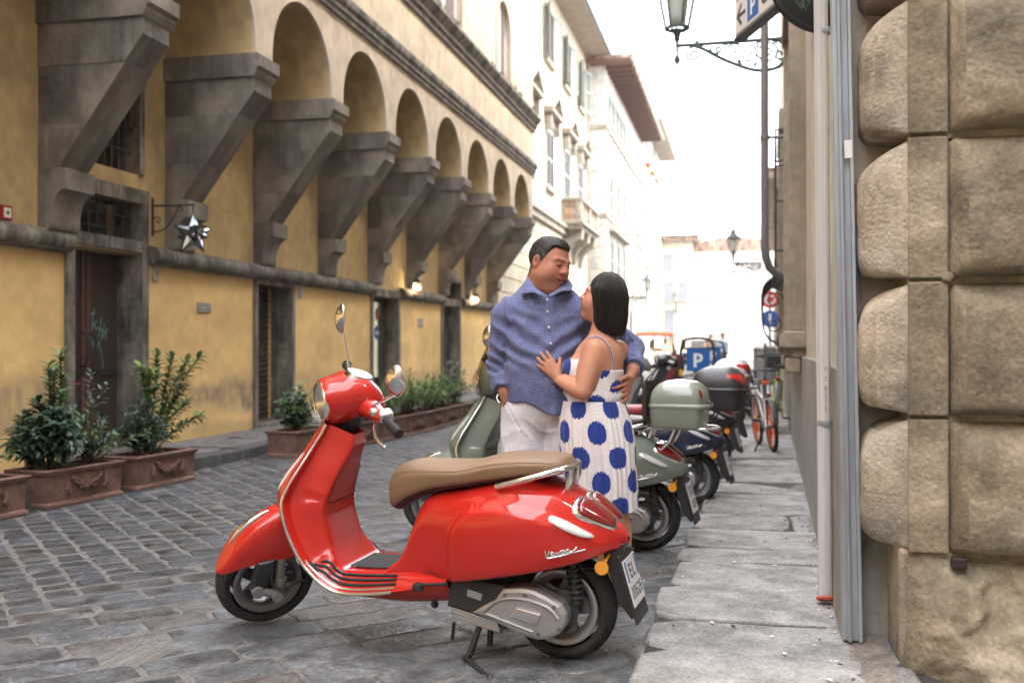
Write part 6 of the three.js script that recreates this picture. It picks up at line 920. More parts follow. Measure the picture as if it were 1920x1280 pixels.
  // short dark hair, fading at the sides
  const hairF = (x, y, z) => { const sk = ell(x, y, z, [0, 0.037, -0.015], [0.0845, 0.098 + 0.014 * sstep(-0.02, 0.07, z), 0.106]), yb = z > 0.0 ? lerp(0.008, 0.096, sstep(0.008, 0.05, z + 0.3 * (0.06 - Math.min(0.06, Math.abs(x))) * 0.6)) : lerp(0.004, -0.075, sstep(-0.02, -0.055, z)); const tuft = 0.0018 * vnoise(x * 90, y * 40, z * 60) + 0.0018 * vnoise(x * 190, y * 90, z * 160); return smax(sk - tuft - 0.003 * sstep(0.05, 0.1, y), yb - y, 0.008); };
  part('hair', sdfMesh(hairF, [-0.11, -0.08, -0.14], [0.11, 0.17, 0.12], 0.0034, { color: (x, y, z) => { const k = sstep(0.085, 0.03, y) * sstep(0.05, 0.075, Math.abs(x)); const n = 0.8 + 0.5 * vnoise(x * 160, y * 60, z * 120); return [lerp(0.012, 0.045, k) * n, lerp(0.0095, 0.036, k) * n, lerp(0.009, 0.032, k) * n]; } }).applyMatrix4(hm), M([1, 1, 1], 0.6, { vertexColors: true }), t);
  for (const s of [-0.105, 0.125]) part('shoe', sdfMesh((x, y, z) => Math.max(smin(capsule(x, y, z, [s, 0.05, -0.04], [s, 0.042, 0.15], 0.05, 0.042), capsule(x, y, z, [s, 0.07, -0.03], [s, 0.1, -0.03], 0.046, 0.046), 0.02), 0.004 - y, y - 0.115), [s - 0.08, -0.01, -0.12], [s + 0.08, 0.14, 0.22], 0.01), M([0.16, 0.11, 0.07], 0.7), t);
}
{
  const { t, J } = figure('woman with a dark bob in a white sundress with big blue dots, seen from behind her left shoulder', 1125, 4.85);
  t.userData.label = 'dark haired woman in a white sundress with blue dots, hand on the man';
  const skin = [0.52, 0.25, 0.16];
  const sL = J(1116, 655, 0.115), eL = J(1093, 733, 0.16), wL = J(1046, 711, 0.055), sR = J(1160, 655, -0.09), eR = J(1110, 730, -0.22), wR = J(1075, 700, -0.26);
  const waist = J(1116, 742, 0.02), chest = J(1122, 690, 0.0), neckB = J(1128, 628, 0.0);
  const torsoF = (x, y, z) => { let d = smin(ell(x, y, z, [-0.012, chest[1] + 0.015, 0.012], [0.122, 0.14, 0.132]), ell(x, y, z, [-0.033, waist[1], 0.012], [0.130, 0.13, 0.13]), 0.06); d = smin(d, capsule(x, y, z, [sL[0] + 0.025, sL[1] - 0.012, sL[2] - 0.03], [sR[0] - 0.01, sR[1] - 0.012, sR[2] + 0.03], 0.05, 0.05), 0.05); d = smin(d, capsule(x, y, z, [neckB[0], neckB[1] - 0.05, 0], [neckB[0] - 0.01, neckB[1] + 0.03, 0.0], 0.055, 0.042), 0.05); d = smin(d, ell(x, y, z, [-0.108, chest[1] - 0.004, 0.055], [0.062, 0.064, 0.062]), 0.03); d = smin(d, ell(x, y, z, [-0.105, chest[1] - 0.004, -0.06], [0.062, 0.064, 0.06]), 0.03); const sp = Math.hypot(z - 0.02, (x - 0.125)); return d + 0.004 * sstep(0.03, 0.0, Math.abs(z + 0.005)) * (x > chest[0] ? 1 : 0); };
  const bodyF = (x, y, z) => { let d = torsoF(x, y, z); d = smin(d, limb(x, y, z, [[...sL, 0.05], [lerp(sL[0], eL[0], 0.45), lerp(sL[1], eL[1], 0.45), lerp(sL[2], eL[2], 0.45), 0.0495], [...eL, 0.041], [lerp(eL[0], wL[0], 0.3), lerp(eL[1], wL[1], 0.3) - 0.004, lerp(eL[2], wL[2], 0.3), 0.040], [...wL, 0.0255]]), 0.035); d = smin(d, limb(x, y, z, [[...sR, 0.045], [...eR, 0.037], [...wR, 0.024]]), 0.03); d = smin(d, ell(x, y, z, [-0.015, 0.9, 0.0], [0.125, 0.13, 0.125]), 0.06); for (const [kx, kz, ax, az] of [[0.075, 0.075, 0.10, 0.07], [0.02, -0.075, 0.03, -0.085]]) { d = smin(d, limb(x, y, z, [[kx - 0.04, 0.85, kz * 0.8, 0.068], [kx, 0.46, kz, 0.05], [kx + 0.02, 0.34, kz, 0.05], [ax, 0.11, az, 0.031]]), 0.03); d = smin(d, capsule(x, y, z, [ax + 0.02, 0.05, az], [ax - 0.13, 0.035, az], 0.03, 0.022), 0.02); } return d; };
  const g1 = sdfMesh(bodyF, [-0.3, 0, -0.34], [0.26, 1.36, 0.26], 0.0105, { color: () => skin });
  const hm = rot(-1.98, -0.30, 0.06, J(1129, 563, 0.0)), ho = { fat: 0.9, neck: 0.042, smile: 0.004 };
  const g2 = sdfMesh((x, y, z) => Math.max(headF(x / 0.93, y / 0.93, z / 0.93, ho) * 0.93, -0.15 - y), [-0.11, -0.17, -0.13], [0.11, 0.14, 0.13], 0.0034, { color: (x, y, z, ...n) => headColor(skin, [0.42, 0.12, 0.1], ho)(x / 0.93, y / 0.93, z / 0.93, ...n) }).applyMatrix4(hm);
  const K = (...p) => p.map((q) => J(...q)), hand = { wrist: J(1049, 711, 0.055), fingers: [K([1035, 676, 0.052], [1030, 667, 0.05], [1025, 659, 0.046]), K([1028, 679, 0.05], [1020, 669, 0.047], [1014, 661, 0.043]), K([1023, 685, 0.047], [1014, 678, 0.044], [1008, 671, 0.04]), K([1021, 692, 0.043], [1014, 688, 0.04], [1008, 684, 0.037])], thumb: K([1047, 699, 0.058], [1049, 684, 0.056], [1050, 672, 0.05]) };
  const ps = [hand.wrist, ...hand.fingers.flat(), ...hand.thumb], lo = [0, 1, 2].map((k) => Math.min(...ps.map((q) => q[k])) - 0.03), hi = [0, 1, 2].map((k) => Math.max(...ps.map((q) => q[k])) + 0.03);
  const g3 = sdfMesh((x, y, z) => handF(x, y, z, hand), lo, hi, 0.003, { color: (x, y, z) => hand.fingers.some((f) => Math.hypot(x - f[2][0], y - f[2][1]) < 0.0055) ? [0.55, 0.3, 0.24] : skin });
  part('body', merge([g1, g2, g3]), skinM(0.42), t);
  { const f = hand.fingers[2], g = new THREE.TorusGeometry(0.0105, 0.0016, 8, 20), a = V3(...f[0]), b = V3(...f[1]); g.applyQuaternion(new THREE.Quaternion().setFromUnitVectors(V3(0, 0, 1), b.clone().sub(a).normalize())); const m = a.lerp(b, 0.35); g.translate(m.x, m.y, m.z); const st = new THREE.OctahedronGeometry(0.005).translate(m.x - 0.001, m.y + 0.002, m.z + 0.0125); part('ring', [g, st], mChrome, t); }
  // bodice, waistband, straps
  const dots = tex(368, 460, (u, v) => {
    const n = fbm(u * 24, v * 2, 3, 3, 24, 2), rag = fbm(u * 60, v * 3, 9, 2, 60, 3); let ins = 0; for (const [cx, cy, rx, ry] of [[0.25, 0.27, 0.255, 0.215], [0.75, 0.77, 0.235, 0.225]]) { let dx = Math.abs(u - cx); dx = Math.min(dx, 1 - dx); let dy = v - cy; if (dy > 0.5) dy -= 1; if (dy < -0.5) dy += 1; const r = Math.pow(Math.abs(dx / rx), 2.4) + Math.pow(Math.abs(dy) / (ry * (1 + 0.28 * rag + 0.08 * n)), 2.4); ins = Math.max(ins, sstep(1.08, 0.95, r)); }
    const w = 0.925 + 0.05 * fbm(u * 10, v * 100, 2, 2, 10, 100) + 0.04 * PN(u, v, 50, 2, 3), b = 1 + 0.22 * rag + 0.2 * n; return [lerp(w, 0.13 * b, ins), lerp(w * 0.985, 0.235 * b, ins), lerp(w * 0.985, 0.56 * b, ins)];
  });
  const mDress = cloth([0.95, 0.935, 0.94], dots, { side: THREE.DoubleSide });
  const cx = -0.033, cz = 0.012, topB = J(1140, 690, 0.1)[1], uvD = (x, y, z) => { const a = Math.atan2(z - cz, x - cx) + 1.15; return [a * 0.135 / 0.184 + 0.37, y / 0.23 + 0.38]; };
  const bodF = (x, y, z) => { const d = torsoF(x, y, z) - 0.007 - 0.0025 * folds(x * 1.4, y * 1.2, z * 1.4, 5); const top = topB + 0.05 * sstep(0.02, -0.10, x - chest[0]) - 0.008; const sh = Math.min(capsule(x, y, z, sL, eL, 0.055, 0.045), capsule(x, y, z, sR, eR, 0.05, 0.04)); return Math.max(d, y - top, waist[1] - 0.03 - y, -(sh - 0.002)); };
  part('bodice', sdfMesh(bodF, [-0.24, 0.93, -0.2], [0.22, 1.24, 0.22], 0.007, { uv: uvD }), mDress, t);
  const band = surf(72, 6, (u, v) => { const a = u * 6.2832, y = waist[1] - 0.028 + 0.056 * v; const c = Math.cos(a), s = Math.sin(a); let r = 0.05; for (let i = 0; i < 40; i++) { const d = torsoF(cx + r * c, y, cz + r * s); r += d < 0.011 ? Math.max(0.0005, (0.011 - d) * 0.6) : 0; if (d >= 0.0109) break; } r += 0.004 + 0.0025 * Math.sin(v * Math.PI); return [cx + r * c, y, cz + r * s]; }, { closeU: true, uv: (u, v, p) => uvD(...p).map((q, i) => q + (i ? 0.3 : 0.4)) });
  part('waistband', band, mDress, t);
  const hem = 0.452, skirt = surf(240, 40, (u, v) => { const a = u * 6.2832, k = Math.pow(v, 0.75), y = lerp(waist[1] - 0.022, hem, v) + 0.008 * Math.sin(a * 3 + 1) * v, c = Math.cos(a), s = Math.sin(a); const ple = Math.sin(a * 17 + 1.5 * Math.sin(a * 3)) * 0.5 + 0.5 * Math.sin(a * 31 + 2 * Math.sin(a * 5 + 1)); const rx = lerp(0.147, 0.182, k) + 0.03 * Math.sin(Math.PI * Math.min(1, v * 1.6)) * 0.55, rz = lerp(0.146, 0.185, k) + 0.012 * Math.sin(Math.PI * v), r = 1 + (0.012 + 0.06 * Math.pow(v, 0.8)) * ple * 0.75; return [cx + lerp(0, 0.032, Math.min(1, v * 1.5)) + rx * r * c, y, cz + rz * r * s]; }, { closeU: true, uv: (u, v, p) => [(u * 6.2832 + 1.15) * 1.06 / 6.2832 / 0.1767 + 0.1, p[1] / 0.23 + 0.2] });
  part('skirt', skirt, mDress, t);
  const on = (x, y, z, d = 0.004) => { const e = 0.003; let p = [x, y, z]; for (let i = 0; i < 8; i++) { const f = bodyF(...p) - d, g = [bodyF(p[0] + e, p[1], p[2]) - bodyF(p[0] - e, p[1], p[2]), bodyF(p[0], p[1] + e, p[2]) - bodyF(p[0], p[1] - e, p[2]), bodyF(p[0], p[1], p[2] + e) - bodyF(p[0], p[1], p[2] - e)], l = Math.hypot(...g) || 1; p = p.map((q, k) => q - g[k] / l * f); } return p; };
  const strap = (pts) => { const c = new THREE.CatmullRomCurve3(pts.map((p) => V3(...p))), l = []; for (let i = 0; i <= 24; i++) { const q = c.getPoint(i / 24); l.push(on(q.x, q.y, q.z)); } return tube(l, 0.0048, 60, 6); };
  const mStrap = cloth([0.8, 0.78, 0.77], again(dots, 0.3, 3));
  part('strap', strap([J(1104, 632, 0.1), J(1112, 624, 0.1), J(1124, 624, 0.12), J(1137, 636, 0.14), J(1145, 655, 0.14), J(1149, 675, 0.13), J(1150, 692, 0.12)]), mStrap, t);
  // bob of dark hair
  const hc = J(1141, 556, 0.0), top = hc[1] + 0.118, bot = J(1150, 630, 0)[1];
  const hairF = (x, y, z) => {
    const cap = ell(x, y, z, [hc[0] - 0.002, hc[1] + 0.013, 0.002], [0.090, 0.104, 0.089]); const pw = 2.35, qx = Math.abs((x - hc[0] - 0.004 - 0.02 * (hc[1] - y) * (y < hc[1] ? 1 : 0)) / 0.085), qy = Math.abs((y - hc[1] + 0.065) / 0.150), qz = Math.abs(z / 0.086), dr = (Math.pow(Math.pow(qx, pw) + Math.pow(qy, pw) + Math.pow(qz, pw), 1 / pw) - 1) * 0.085;
    let d = smin(cap, dr, 0.04); d = smax(d, bot + 0.010 * sstep(0.04, -0.08, x - hc[0]) + 0.03 * sstep(-0.03, -0.085, x - hc[0]) + 0.003 * vnoise(x * 90, 1, z * 90) - y, 0.012);
    d = smin(d, capsule(x, y, z, J(1124, 545, 0.066), J(1122, 604, 0.068), 0.026, 0.012), 0.03);
    // face side left open
    const face = ell(x, y, z, [hc[0] - 0.122, hc[1] - 0.05, -0.03], [0.05, 0.125, 0.125]); d = smax(d, -face, 0.012);
    const a = Math.atan2(z, x - hc[0]), part_ = Math.exp(-(((z - 0.036 + 0.1 * (x - hc[0])) / 0.006) ** 2)) * sstep(hc[1] + 0.05, hc[1] + 0.09, y); d += 0.004 * part_; d -= 0.0022 * vnoise(a * 16, y * 3, 1) + 0.0014 * vnoise(a * 44, y * 4, 7); return d;
  };
  part('hair', sdfMesh(hairF, [hc[0] - 0.13, bot - 0.03, -0.12], [hc[0] + 0.12, top + 0.03, 0.12], 0.0036, { uv: (x, y, z) => [Math.atan2(z, x - hc[0]) * 3, y * 1.2], color: (x, y, z) => { const a = Math.atan2(z, x - hc[0]), n = 0.75 + 0.6 * vnoise(a * 50, y * 5, 3), pt = 0.5 * Math.exp(-(((z - 0.036 + 0.1 * (x - hc[0])) / 0.0045) ** 2)) * sstep(hc[1] + 0.06, hc[1] + 0.1, y); return [lerp(0.008 * n, 0.2, pt), lerp(0.006 * n, 0.1, pt), lerp(0.006 * n, 0.07, pt)]; } }), new THREE.MeshPhysicalMaterial({ vertexColors: true, roughness: 0.34, bumpMap: again(T.streak, 4, 0.4), bumpScale: 0.002 }), t);
  { const q = rng(66), l = []; for (let i = 0; i < 70; i++) { const a = q() * 6.2832, ex = hc[0] + 0.004, pts = [], h0 = hc[1] + 0.03 * q(), h1 = bot + 0.004 - 0.014 * q(), o = 0.002 + 0.004 * q(); if (Math.cos(a) < -0.45) continue; for (let k = 0; k <= 6; k++) { const y = lerp(h0, h1, k / 6); let rr_ = 0.03; while (rr_ < 0.13 && hairF(ex + rr_ * Math.cos(a), Math.max(y, bot + 0.02), rr_ * Math.sin(a)) < 0) rr_ += 0.002; pts.push([ex + (rr_ + o * (k / 6) - 0.001) * Math.cos(a + 0.04 * k * (q() - 0.5)), y, (rr_ + o * (k / 6) - 0.001) * Math.sin(a)]); } l.push(tube(pts, (u) => 0.0016 * (1 - 0.7 * u), 12, 4)); } part('hair_strands', l, M([0.014, 0.01, 0.01], 0.4), t); t.children[t.children.length - 1].userData.kind = 'stuff'; }
  for (const [ax, az] of [[0.10, 0.07], [0.03, -0.085]]) part('sandal', [sdfMesh((x, y, z) => Math.max(capsule(x, y, z, [ax + 0.03, 0.018, az], [ax - 0.15, 0.014, az], 0.036, 0.034), Math.abs(y - 0.012) - 0.011), [ax - 0.21, -0.01, az - 0.06], [ax + 0.09, 0.05, az + 0.06], 0.007), ...[0.03, 0.02, -0.06, -0.1].map((d, i) => new THREE.TorusGeometry(i < 2 ? 0.038 : 0.03, 0.007, 8, 20).rotateY(Math.PI / 2).rotateZ(i < 2 ? 0.5 : 0).translate(ax + d, i < 2 ? 0.075 : 0.035, az))], M([0.5, 0.38, 0.16], 0.35, { metalness: 0.5 }), t);
}
// ---------- the other scooters in the row ----------
const sedge = (x) => Math.sign(x) * Math.pow(Math.abs(x), 0.42);
function topCase(label, t0, mat, o) { // a box of its own, carried on the rear rack
  const t = thing('top_case', label, 'top case', t0.position.toArray(), t0.rotation.y, 'top cases on the parked scooters'), c = [-0.205, o.y ?? 0.742, 0], L = o.L ?? 0.36, W = o.W ?? 0.40, H = o.H ?? 0.30;
  const shell = (y0, y1, topR) => orient(surf(24, 44, (u, v) => { const a = v * 6.2832, k = u, y = lerp(y0, y1, k), f = topR ? Math.pow(1 - Math.pow(k, 3), 0.42) : lerp(0.86, 1, Math.pow(k, 0.5)), slope = 1 - 0.07 * (y - c[1]) / H; const f2 = Math.max(0.02, f); return [c[0] + L / 2 * sedge(Math.cos(a)) * f2 * slope - 0.02 * (y - c[1]), y + (topR ? 0.02 * k * (1 - 0) * 0 : 0), W / 2 * sedge(Math.sin(a)) * f2]; }, { closeV: true }));
  const ym = c[1] + H * 0.46;
  part('base_shell', shell(c[1], ym - 0.003, false), o.base ?? mat, t); part('lid', shell(ym + 0.003, c[1] + H, true), mat, t);
  part('band', orient(surf(4, 60, (u, v) => { const a = v * 6.2832, r = 1.0 + 0.035 * Math.sin(u * Math.PI); return [c[0] + L / 2 * sedge(Math.cos(a)) * r - 0.01, ym + lerp(-0.014, 0.014, u), W / 2 * sedge(Math.sin(a)) * r]; }, { closeV: true })), o.band ?? mat, t);
  const lens = (z0, z1) => surf(10, 16, (u, v) => { const a = lerp(o.l0 ?? 2.5, o.l1 ?? 4.0, v), k = lerp(lerp(0.12, 0.5, o.wedge ? sstep(0.45, 1, v) : 0), 0.66, u), y = lerp(ym + 0.003, c[1] + H, k), f = Math.pow(1 - Math.pow(k, 3), 0.42) * 1.015, slope = 1 - 0.07 * (y - c[1]) / H; return [c[0] + L / 2 * sedge(Math.cos(a)) * f * slope - 0.02 * (y - c[1]) - 0.002, y, W / 2 * sedge(Math.sin(a)) * f]; });
  if (o.small) for (const s of [-1, 1]) part('reflector', surf(8, 10, (u, v) => { const a = Math.PI + s * lerp(0.62, 0.85, v), k = lerp(0.35, 0.62, u), y = lerp(ym, c[1] + H, k), f = Math.pow(1 - Math.pow(k, 3), 0.42) * 1.02; return [c[0] + L / 2 * sedge(Math.cos(a)) * f - 0.02 * (y - c[1]), y, W / 2 * sedge(Math.sin(a)) * f]; }), mLensRed, t);
  else part('reflector', lens(), M([0.5, 0.02, 0.02], 0.2), t);
  if (o.pad) part('back_pad', orient(surf(16, 16, (u, v) => { const a = u * 2 - 1, b = v * 2 - 1, e = Math.pow(Math.max(0, (1 - Math.pow(Math.abs(a), 4)) * (1 - Math.pow(Math.abs(b), 4))), 0.3); return [c[0] + L / 2 + 0.0 + 0.035 * e, c[1] + H * (0.55 + 0.42 * b), W * 0.42 * a]; })), M([0.06, 0.035, 0.03], 0.6), t);
  part('latch', bx(0.02, 0.05, 0.06, c[0] - L / 2 - 0.005, ym, 0, 0.006), mPlastic, t);
}
function rack(t, mat = mChrome) { part('luggage_rack', [tube([[0.02, 0.70, -0.1], [-0.03, 0.735, -0.11], [-0.2, 0.742, -0.12], [-0.4, 0.742, -0.11], [-0.44, 0.742, 0], [-0.4, 0.742, 0.11], [-0.2, 0.742, 0.12], [-0.03, 0.735, 0.11], [0.02, 0.70, 0.1]], 0.009, 60, 8), bar([-0.12, 0.742, -0.12], [-0.12, 0.742, 0.12], 0.008), bar([-0.3, 0.742, -0.12], [-0.3, 0.742, 0.12], 0.008), tube([[-0.2, 0.742, -0.12], [-0.16, 0.66, -0.12], [-0.11, 0.61, -0.13]], 0.008, 14, 8), tube([[-0.2, 0.742, 0.12], [-0.16, 0.66, 0.12], [-0.11, 0.61, 0.13]], 0.008, 14, 8)], mat, t); }
const G_ = 'scooters parked along the kerb';
const green = thing('scooter', 'grey green scooter with windscreen behind the couple', 'scooter', [-0.56, 0, -6.1], redTurn + 0.01, G_);
const pGreen = carPaint([0.155, 0.185, 0.145]); scooter(green, { paint: pGreen, seat: M([0.05, 0.03, 0.025], 0.5), steer: 0.25, plate: ['DX', '41897'], mirrorY: [1.30, 1.36], mirrorZ: 0.12, mirrorX: 1.02 }); rack(green);
topCase('pale grey green top case on the rack of the grey green scooter', green, carPaint([0.225, 0.255, 0.205]), { small: true, pad: true, H: 0.285, W: 0.37, L: 0.34, band: M([0.29, 0.32, 0.265], 0.3) });
{ // smoked flyscreen
  const SM = steered(0.25), g = surf(16, 20, (u, v) => { const a = v * 2 - 1, w = lerp(0.15, 0.19, Math.sin(u * Math.PI * 0.8)) * Math.sqrt(Math.max(0.02, 1 - Math.pow(Math.max(0, u - 0.55) / 0.46, 2.2))); return [1.085 - 0.16 * u * u - 0.02 * u - 0.06 * a * a, 0.99 + 0.36 * u - 0.05 * a * a * (1 - u), w * a]; });
  part('windscreen', g.applyMatrix4(SM), new THREE.MeshPhysicalMaterial({ color: 0xcdbfae, roughness: 0.05, transmission: 1, thickness: 0, side: THREE.DoubleSide }), green);
  part('screen_mount', [bar([0.98, 1.09, -0.05], [1.03, 1.16, -0.06], 0.012), bar([0.98, 1.09, 0.05], [1.03, 1.16, 0.06], 0.012)].map((q) => q.applyMatrix4(SM)), mPlastic, green);
}
const navy = thing('scooter', 'dark blue scooter with red seat, third from the front', 'scooter', [-0.37, 0, -7.9], redTurn, G_);
scooter(navy, { paint: carPaint([0.012, 0.018, 0.045]), seat: mRedSeat, steer: 0.3, plate: ['CZ', '57316'] }); rack(navy, mPlastic);
topCase('black top case with long red reflectors on the dark blue scooter', navy, M([0.035, 0.036, 0.04], 0.38), { l0: 1.75, l1: 4.55, wedge: true, H: 0.33, W: 0.44, L: 0.40, base: M([0.02, 0.02, 0.022], 0.6) });
const S3 = thing('scooter', 'black scooter carrying a white, blue and red top case', 'scooter', [-0.30, 0, -10.1], redTurn, G_);
scooter(S3, { paint: carPaint([0.015, 0.015, 0.017]), seat: mBlkSeat, steer: 0.3, plate: ['BR', '30472'], full: false, script: false }); rack(S3, mPlastic);
topCase('white topped top case with red band on the black scooter', S3, carPaint([0.6, 0.6, 0.6]), { l0: 1.75, l1: 4.55, wedge: true, H: 0.31, W: 0.42, y: 0.79, base: carPaint([0.02, 0.035, 0.10]) });
[['silver grey scooter with black seat, fifth in the row', [0.22, 0.225, 0.23], -11.8], ['black scooter just beyond the silver grey one and the parking sign', [0.02, 0.02, 0.024], -14.9], ['dark red scooter towards the far end of the row', [0.16, 0.02, 0.02], -16.4], ['small dark scooter at the far end of the row', [0.03, 0.03, 0.034], -17.9]].forEach(([l, c, z], i) => { const t = thing('scooter', l, 'scooter', [kerbX(z) - 0.08, 0, z], redTurn + (i % 2 ? 0.05 : -0.04), G_); scooter(t, { paint: carPaint(c), seat: mBlkSeat, steer: i % 2 ? 0.3 : -0.2, full: false, script: false, rail: i % 2 === 0 }); if (i === 0) { rack(t, mPlastic); } });
// ---------- bicycles ----------
function bicycle(name, label, pos, turn, o) { // local x forward, rear hub over the origin
  const t = thing(name, label, 'bicycle', pos, turn, 'bicycles on the right hand pavement'), r = 0.30, f = o.frame, L = 1.02;
  t.rotation.order = 'YXZ'; t.rotation.x = o.lean ?? 0;
  for (const x of [0, L]) { const w = grp('wheel', t); part('tyre', new THREE.TorusGeometry(r, 0.024, 10, 48).translate(x, r + 0.024, 0), mRubber, w); part('rim', lathe([[r - 0.045, -0.013], [r - 0.02, -0.018], [r - 0.02, 0.018], [r - 0.045, 0.013], [r - 0.045, -0.013]], 48).rotateX(Math.PI / 2).translate(x, r + 0.024, 0), o.rim, w); for (let k = 0; k < (o.spokes ?? 5); k++) { const a = k / (o.spokes ?? 5) * 6.2832 + 0.2; part('spoke', bar([x, r + 0.024, 0], [x + (r - 0.04) * Math.cos(a), r + 0.024 + (r - 0.04) * Math.sin(a), 0], o.sw ?? 0.013, (o.sw ?? 0.013) * 0.7, 8), o.rim, w); } part('hub', bar([x, r + 0.024, -0.05], [x, r + 0.024, 0.05], 0.03), mSteel, w); }
  if (o.scale) t.scale.setScalar(o.scale);
  const B = [0.42, 0.29, 0], S = [0.30, 0.86, 0], Hd = [0.86, 0.80, 0];
  part('frame', [bar(B, [0.33, 0.70, 0], 0.022), bar(B, Hd, 0.03), bar([0.345, 0.62, 0], [0.85, 0.74, 0], 0.022), bar([0.83, 0.9, 0], [0.885, 0.66, 0], 0.026), bar(B, [0, r + 0.024, -0.07], 0.013), bar(B, [0, r + 0.024, 0.07], 0.013), bar([0.335, 0.66, 0], [0, r + 0.024, -0.07], 0.011), bar([0.335, 0.66, 0], [0, r + 0.024, 0.07], 0.011)], f, t);
  part('fork', [bar([0.885, 0.66, -0.05], [L, r + 0.024, -0.055], 0.014), bar([0.885, 0.66, 0.05], [L, r + 0.024, 0.055], 0.014), bx(0.04, 0.03, 0.13, 0.885, 0.665, 0, .01)], f, t);
  part('seat_post', bar([0.33, 0.68, 0], S, 0.015), mSteel, t); part('saddle', orient(surf(16, 20, (u, v) => { const a = v * 6.2832, x = lerp(-0.13, 0.15, u), w = lerp(0.085, 0.025, Math.pow(u, 0.8)) * Math.pow(Math.sin(Math.PI * clamp(u, 0.03, 0.97)), 0.3); return [S[0] + x, S[1] + 0.03 + 0.03 * Math.sin(a) * (1 - 0.3 * u), w * Math.cos(a)]; }, { closeV: true })), mRubber, t); part('saddle_rear', bx(0.03, 0.05, 0.09, S[0] - 0.135, S[1] + 0.01, 0, .01), o.accent, t);
  part('handlebar', [tube([[0.80, 0.99, -0.30], [0.84, 1.0, -0.18], [0.83, 1.0, 0], [0.84, 1.0, 0.18], [0.80, 0.99, 0.30]], 0.012, 30, 8), bar([0.83, 0.88, 0], [0.83, 1.0, 0], 0.016)], mPlastic, t);
  for (const s of [-1, 1]) { part('grip', bar([0.815, 0.994, s * 0.2], [0.80, 0.99, s * 0.31], 0.017), mRubber, t); part('brake_lever', bar([0.85, 0.985, s * 0.17], [0.85, 0.965, s * 0.27], 0.006), mSteel, t); part('crank', bar([B[0], B[1], s * 0.06], [B[0] + s * 0.12, B[1] - s * 0.11, s * 0.08], 0.01), mSteel, t); part('pedal', bx(0.09, 0.02, 0.10, B[0] + s * 0.12, B[1] - s * 0.11, s * 0.135, 0.006), mRubber, t); }
  part('chain_case', bx(0.46, 0.07, 0.02, 0.21, 0.305, 0.055, 0.01), f, t);
  part('mudguard', surf(20, 4, (u, v) => { const a = lerp(1.0, 3.0, u), b = v * 2 - 1; return [0.345 * Math.cos(a), r + 0.024 + (0.345 - 0.008 * b * b) * Math.sin(a), 0.03 * b]; }), mPlastic, t); part('mudguard', surf(16, 4, (u, v) => { const a = lerp(0.6, 2.4, u), b = v * 2 - 1; return [L + 0.345 * Math.cos(a), r + 0.024 + (0.345 - 0.008 * b * b) * Math.sin(a), 0.03 * b]; }), mPlastic, t);
  part('basket', o.basket ? [bx(0.26, 0.02, 0.30, 1.04, 0.84, 0, .008), bx(0.02, 0.2, 0.30, 1.17, 0.94, 0, .008), bx(0.02, 0.2, 0.30, 0.92, 0.94, 0, .008), bx(0.26, 0.2, 0.02, 1.04, 0.94, 0.15, .008), bx(0.26, 0.2, 0.02, 1.04, 0.94, -0.15, .008)] : [bx(0.06, 0.05, 0.06, 0.93, 0.9, 0, .015)], mPlastic, t);
  part('kickstand', bar([0.05, 0.3, -0.08], [0.0, 0.02, -0.24], 0.011), mPlastic, t); part('tail_lamp', bx(0.03, 0.05, 0.06, -0.02, 0.72, 0, .012), mLensRed, t); part('carrier', [bar([0.28, 0.69, 0], [0.02, 0.69, 0], 0.01)], mPlastic, t);
  return t;
}
bicycle('bicycle', 'silver bicycle with orange wheels standing on the pavement by the wall', [0.345, 0.07, -11.3], Math.PI / 2 + 0.16, { frame: M([0.5, 0.5, 0.5], 0.35, { metalness: 0.5 }), rim: M([0.75, 0.13, 0.03], 0.5), accent: M([0.7, 0.14, 0.05], 0.5), lean: -0.09, scale: 0.86 });
bicycle('bicycle', 'yellow green bicycle behind the silver one against the wall', [0.44, 0.07, -13.6], Math.PI / 2 - 0.04, { frame: M([0.38, 0.42, 0.06], 0.4), rim: mSteel, accent: mPlastic, spokes: 10, sw: 0.003, lean: 0.04, basket: true });
[['black bicycle leaning beyond the last scooters', -19.2], ['dark bicycle with basket at the end of the parked row', -20.6]].forEach(([l, z], i) => bicycle('bicycle', l, [kerbX(z) - 0.02, 0, z], redTurn + 0.1 * i, { frame: mPlastic, rim: mSteel, accent: mPlastic, spokes: 10, sw: 0.003, basket: i === 1, lean: -0.06 }));
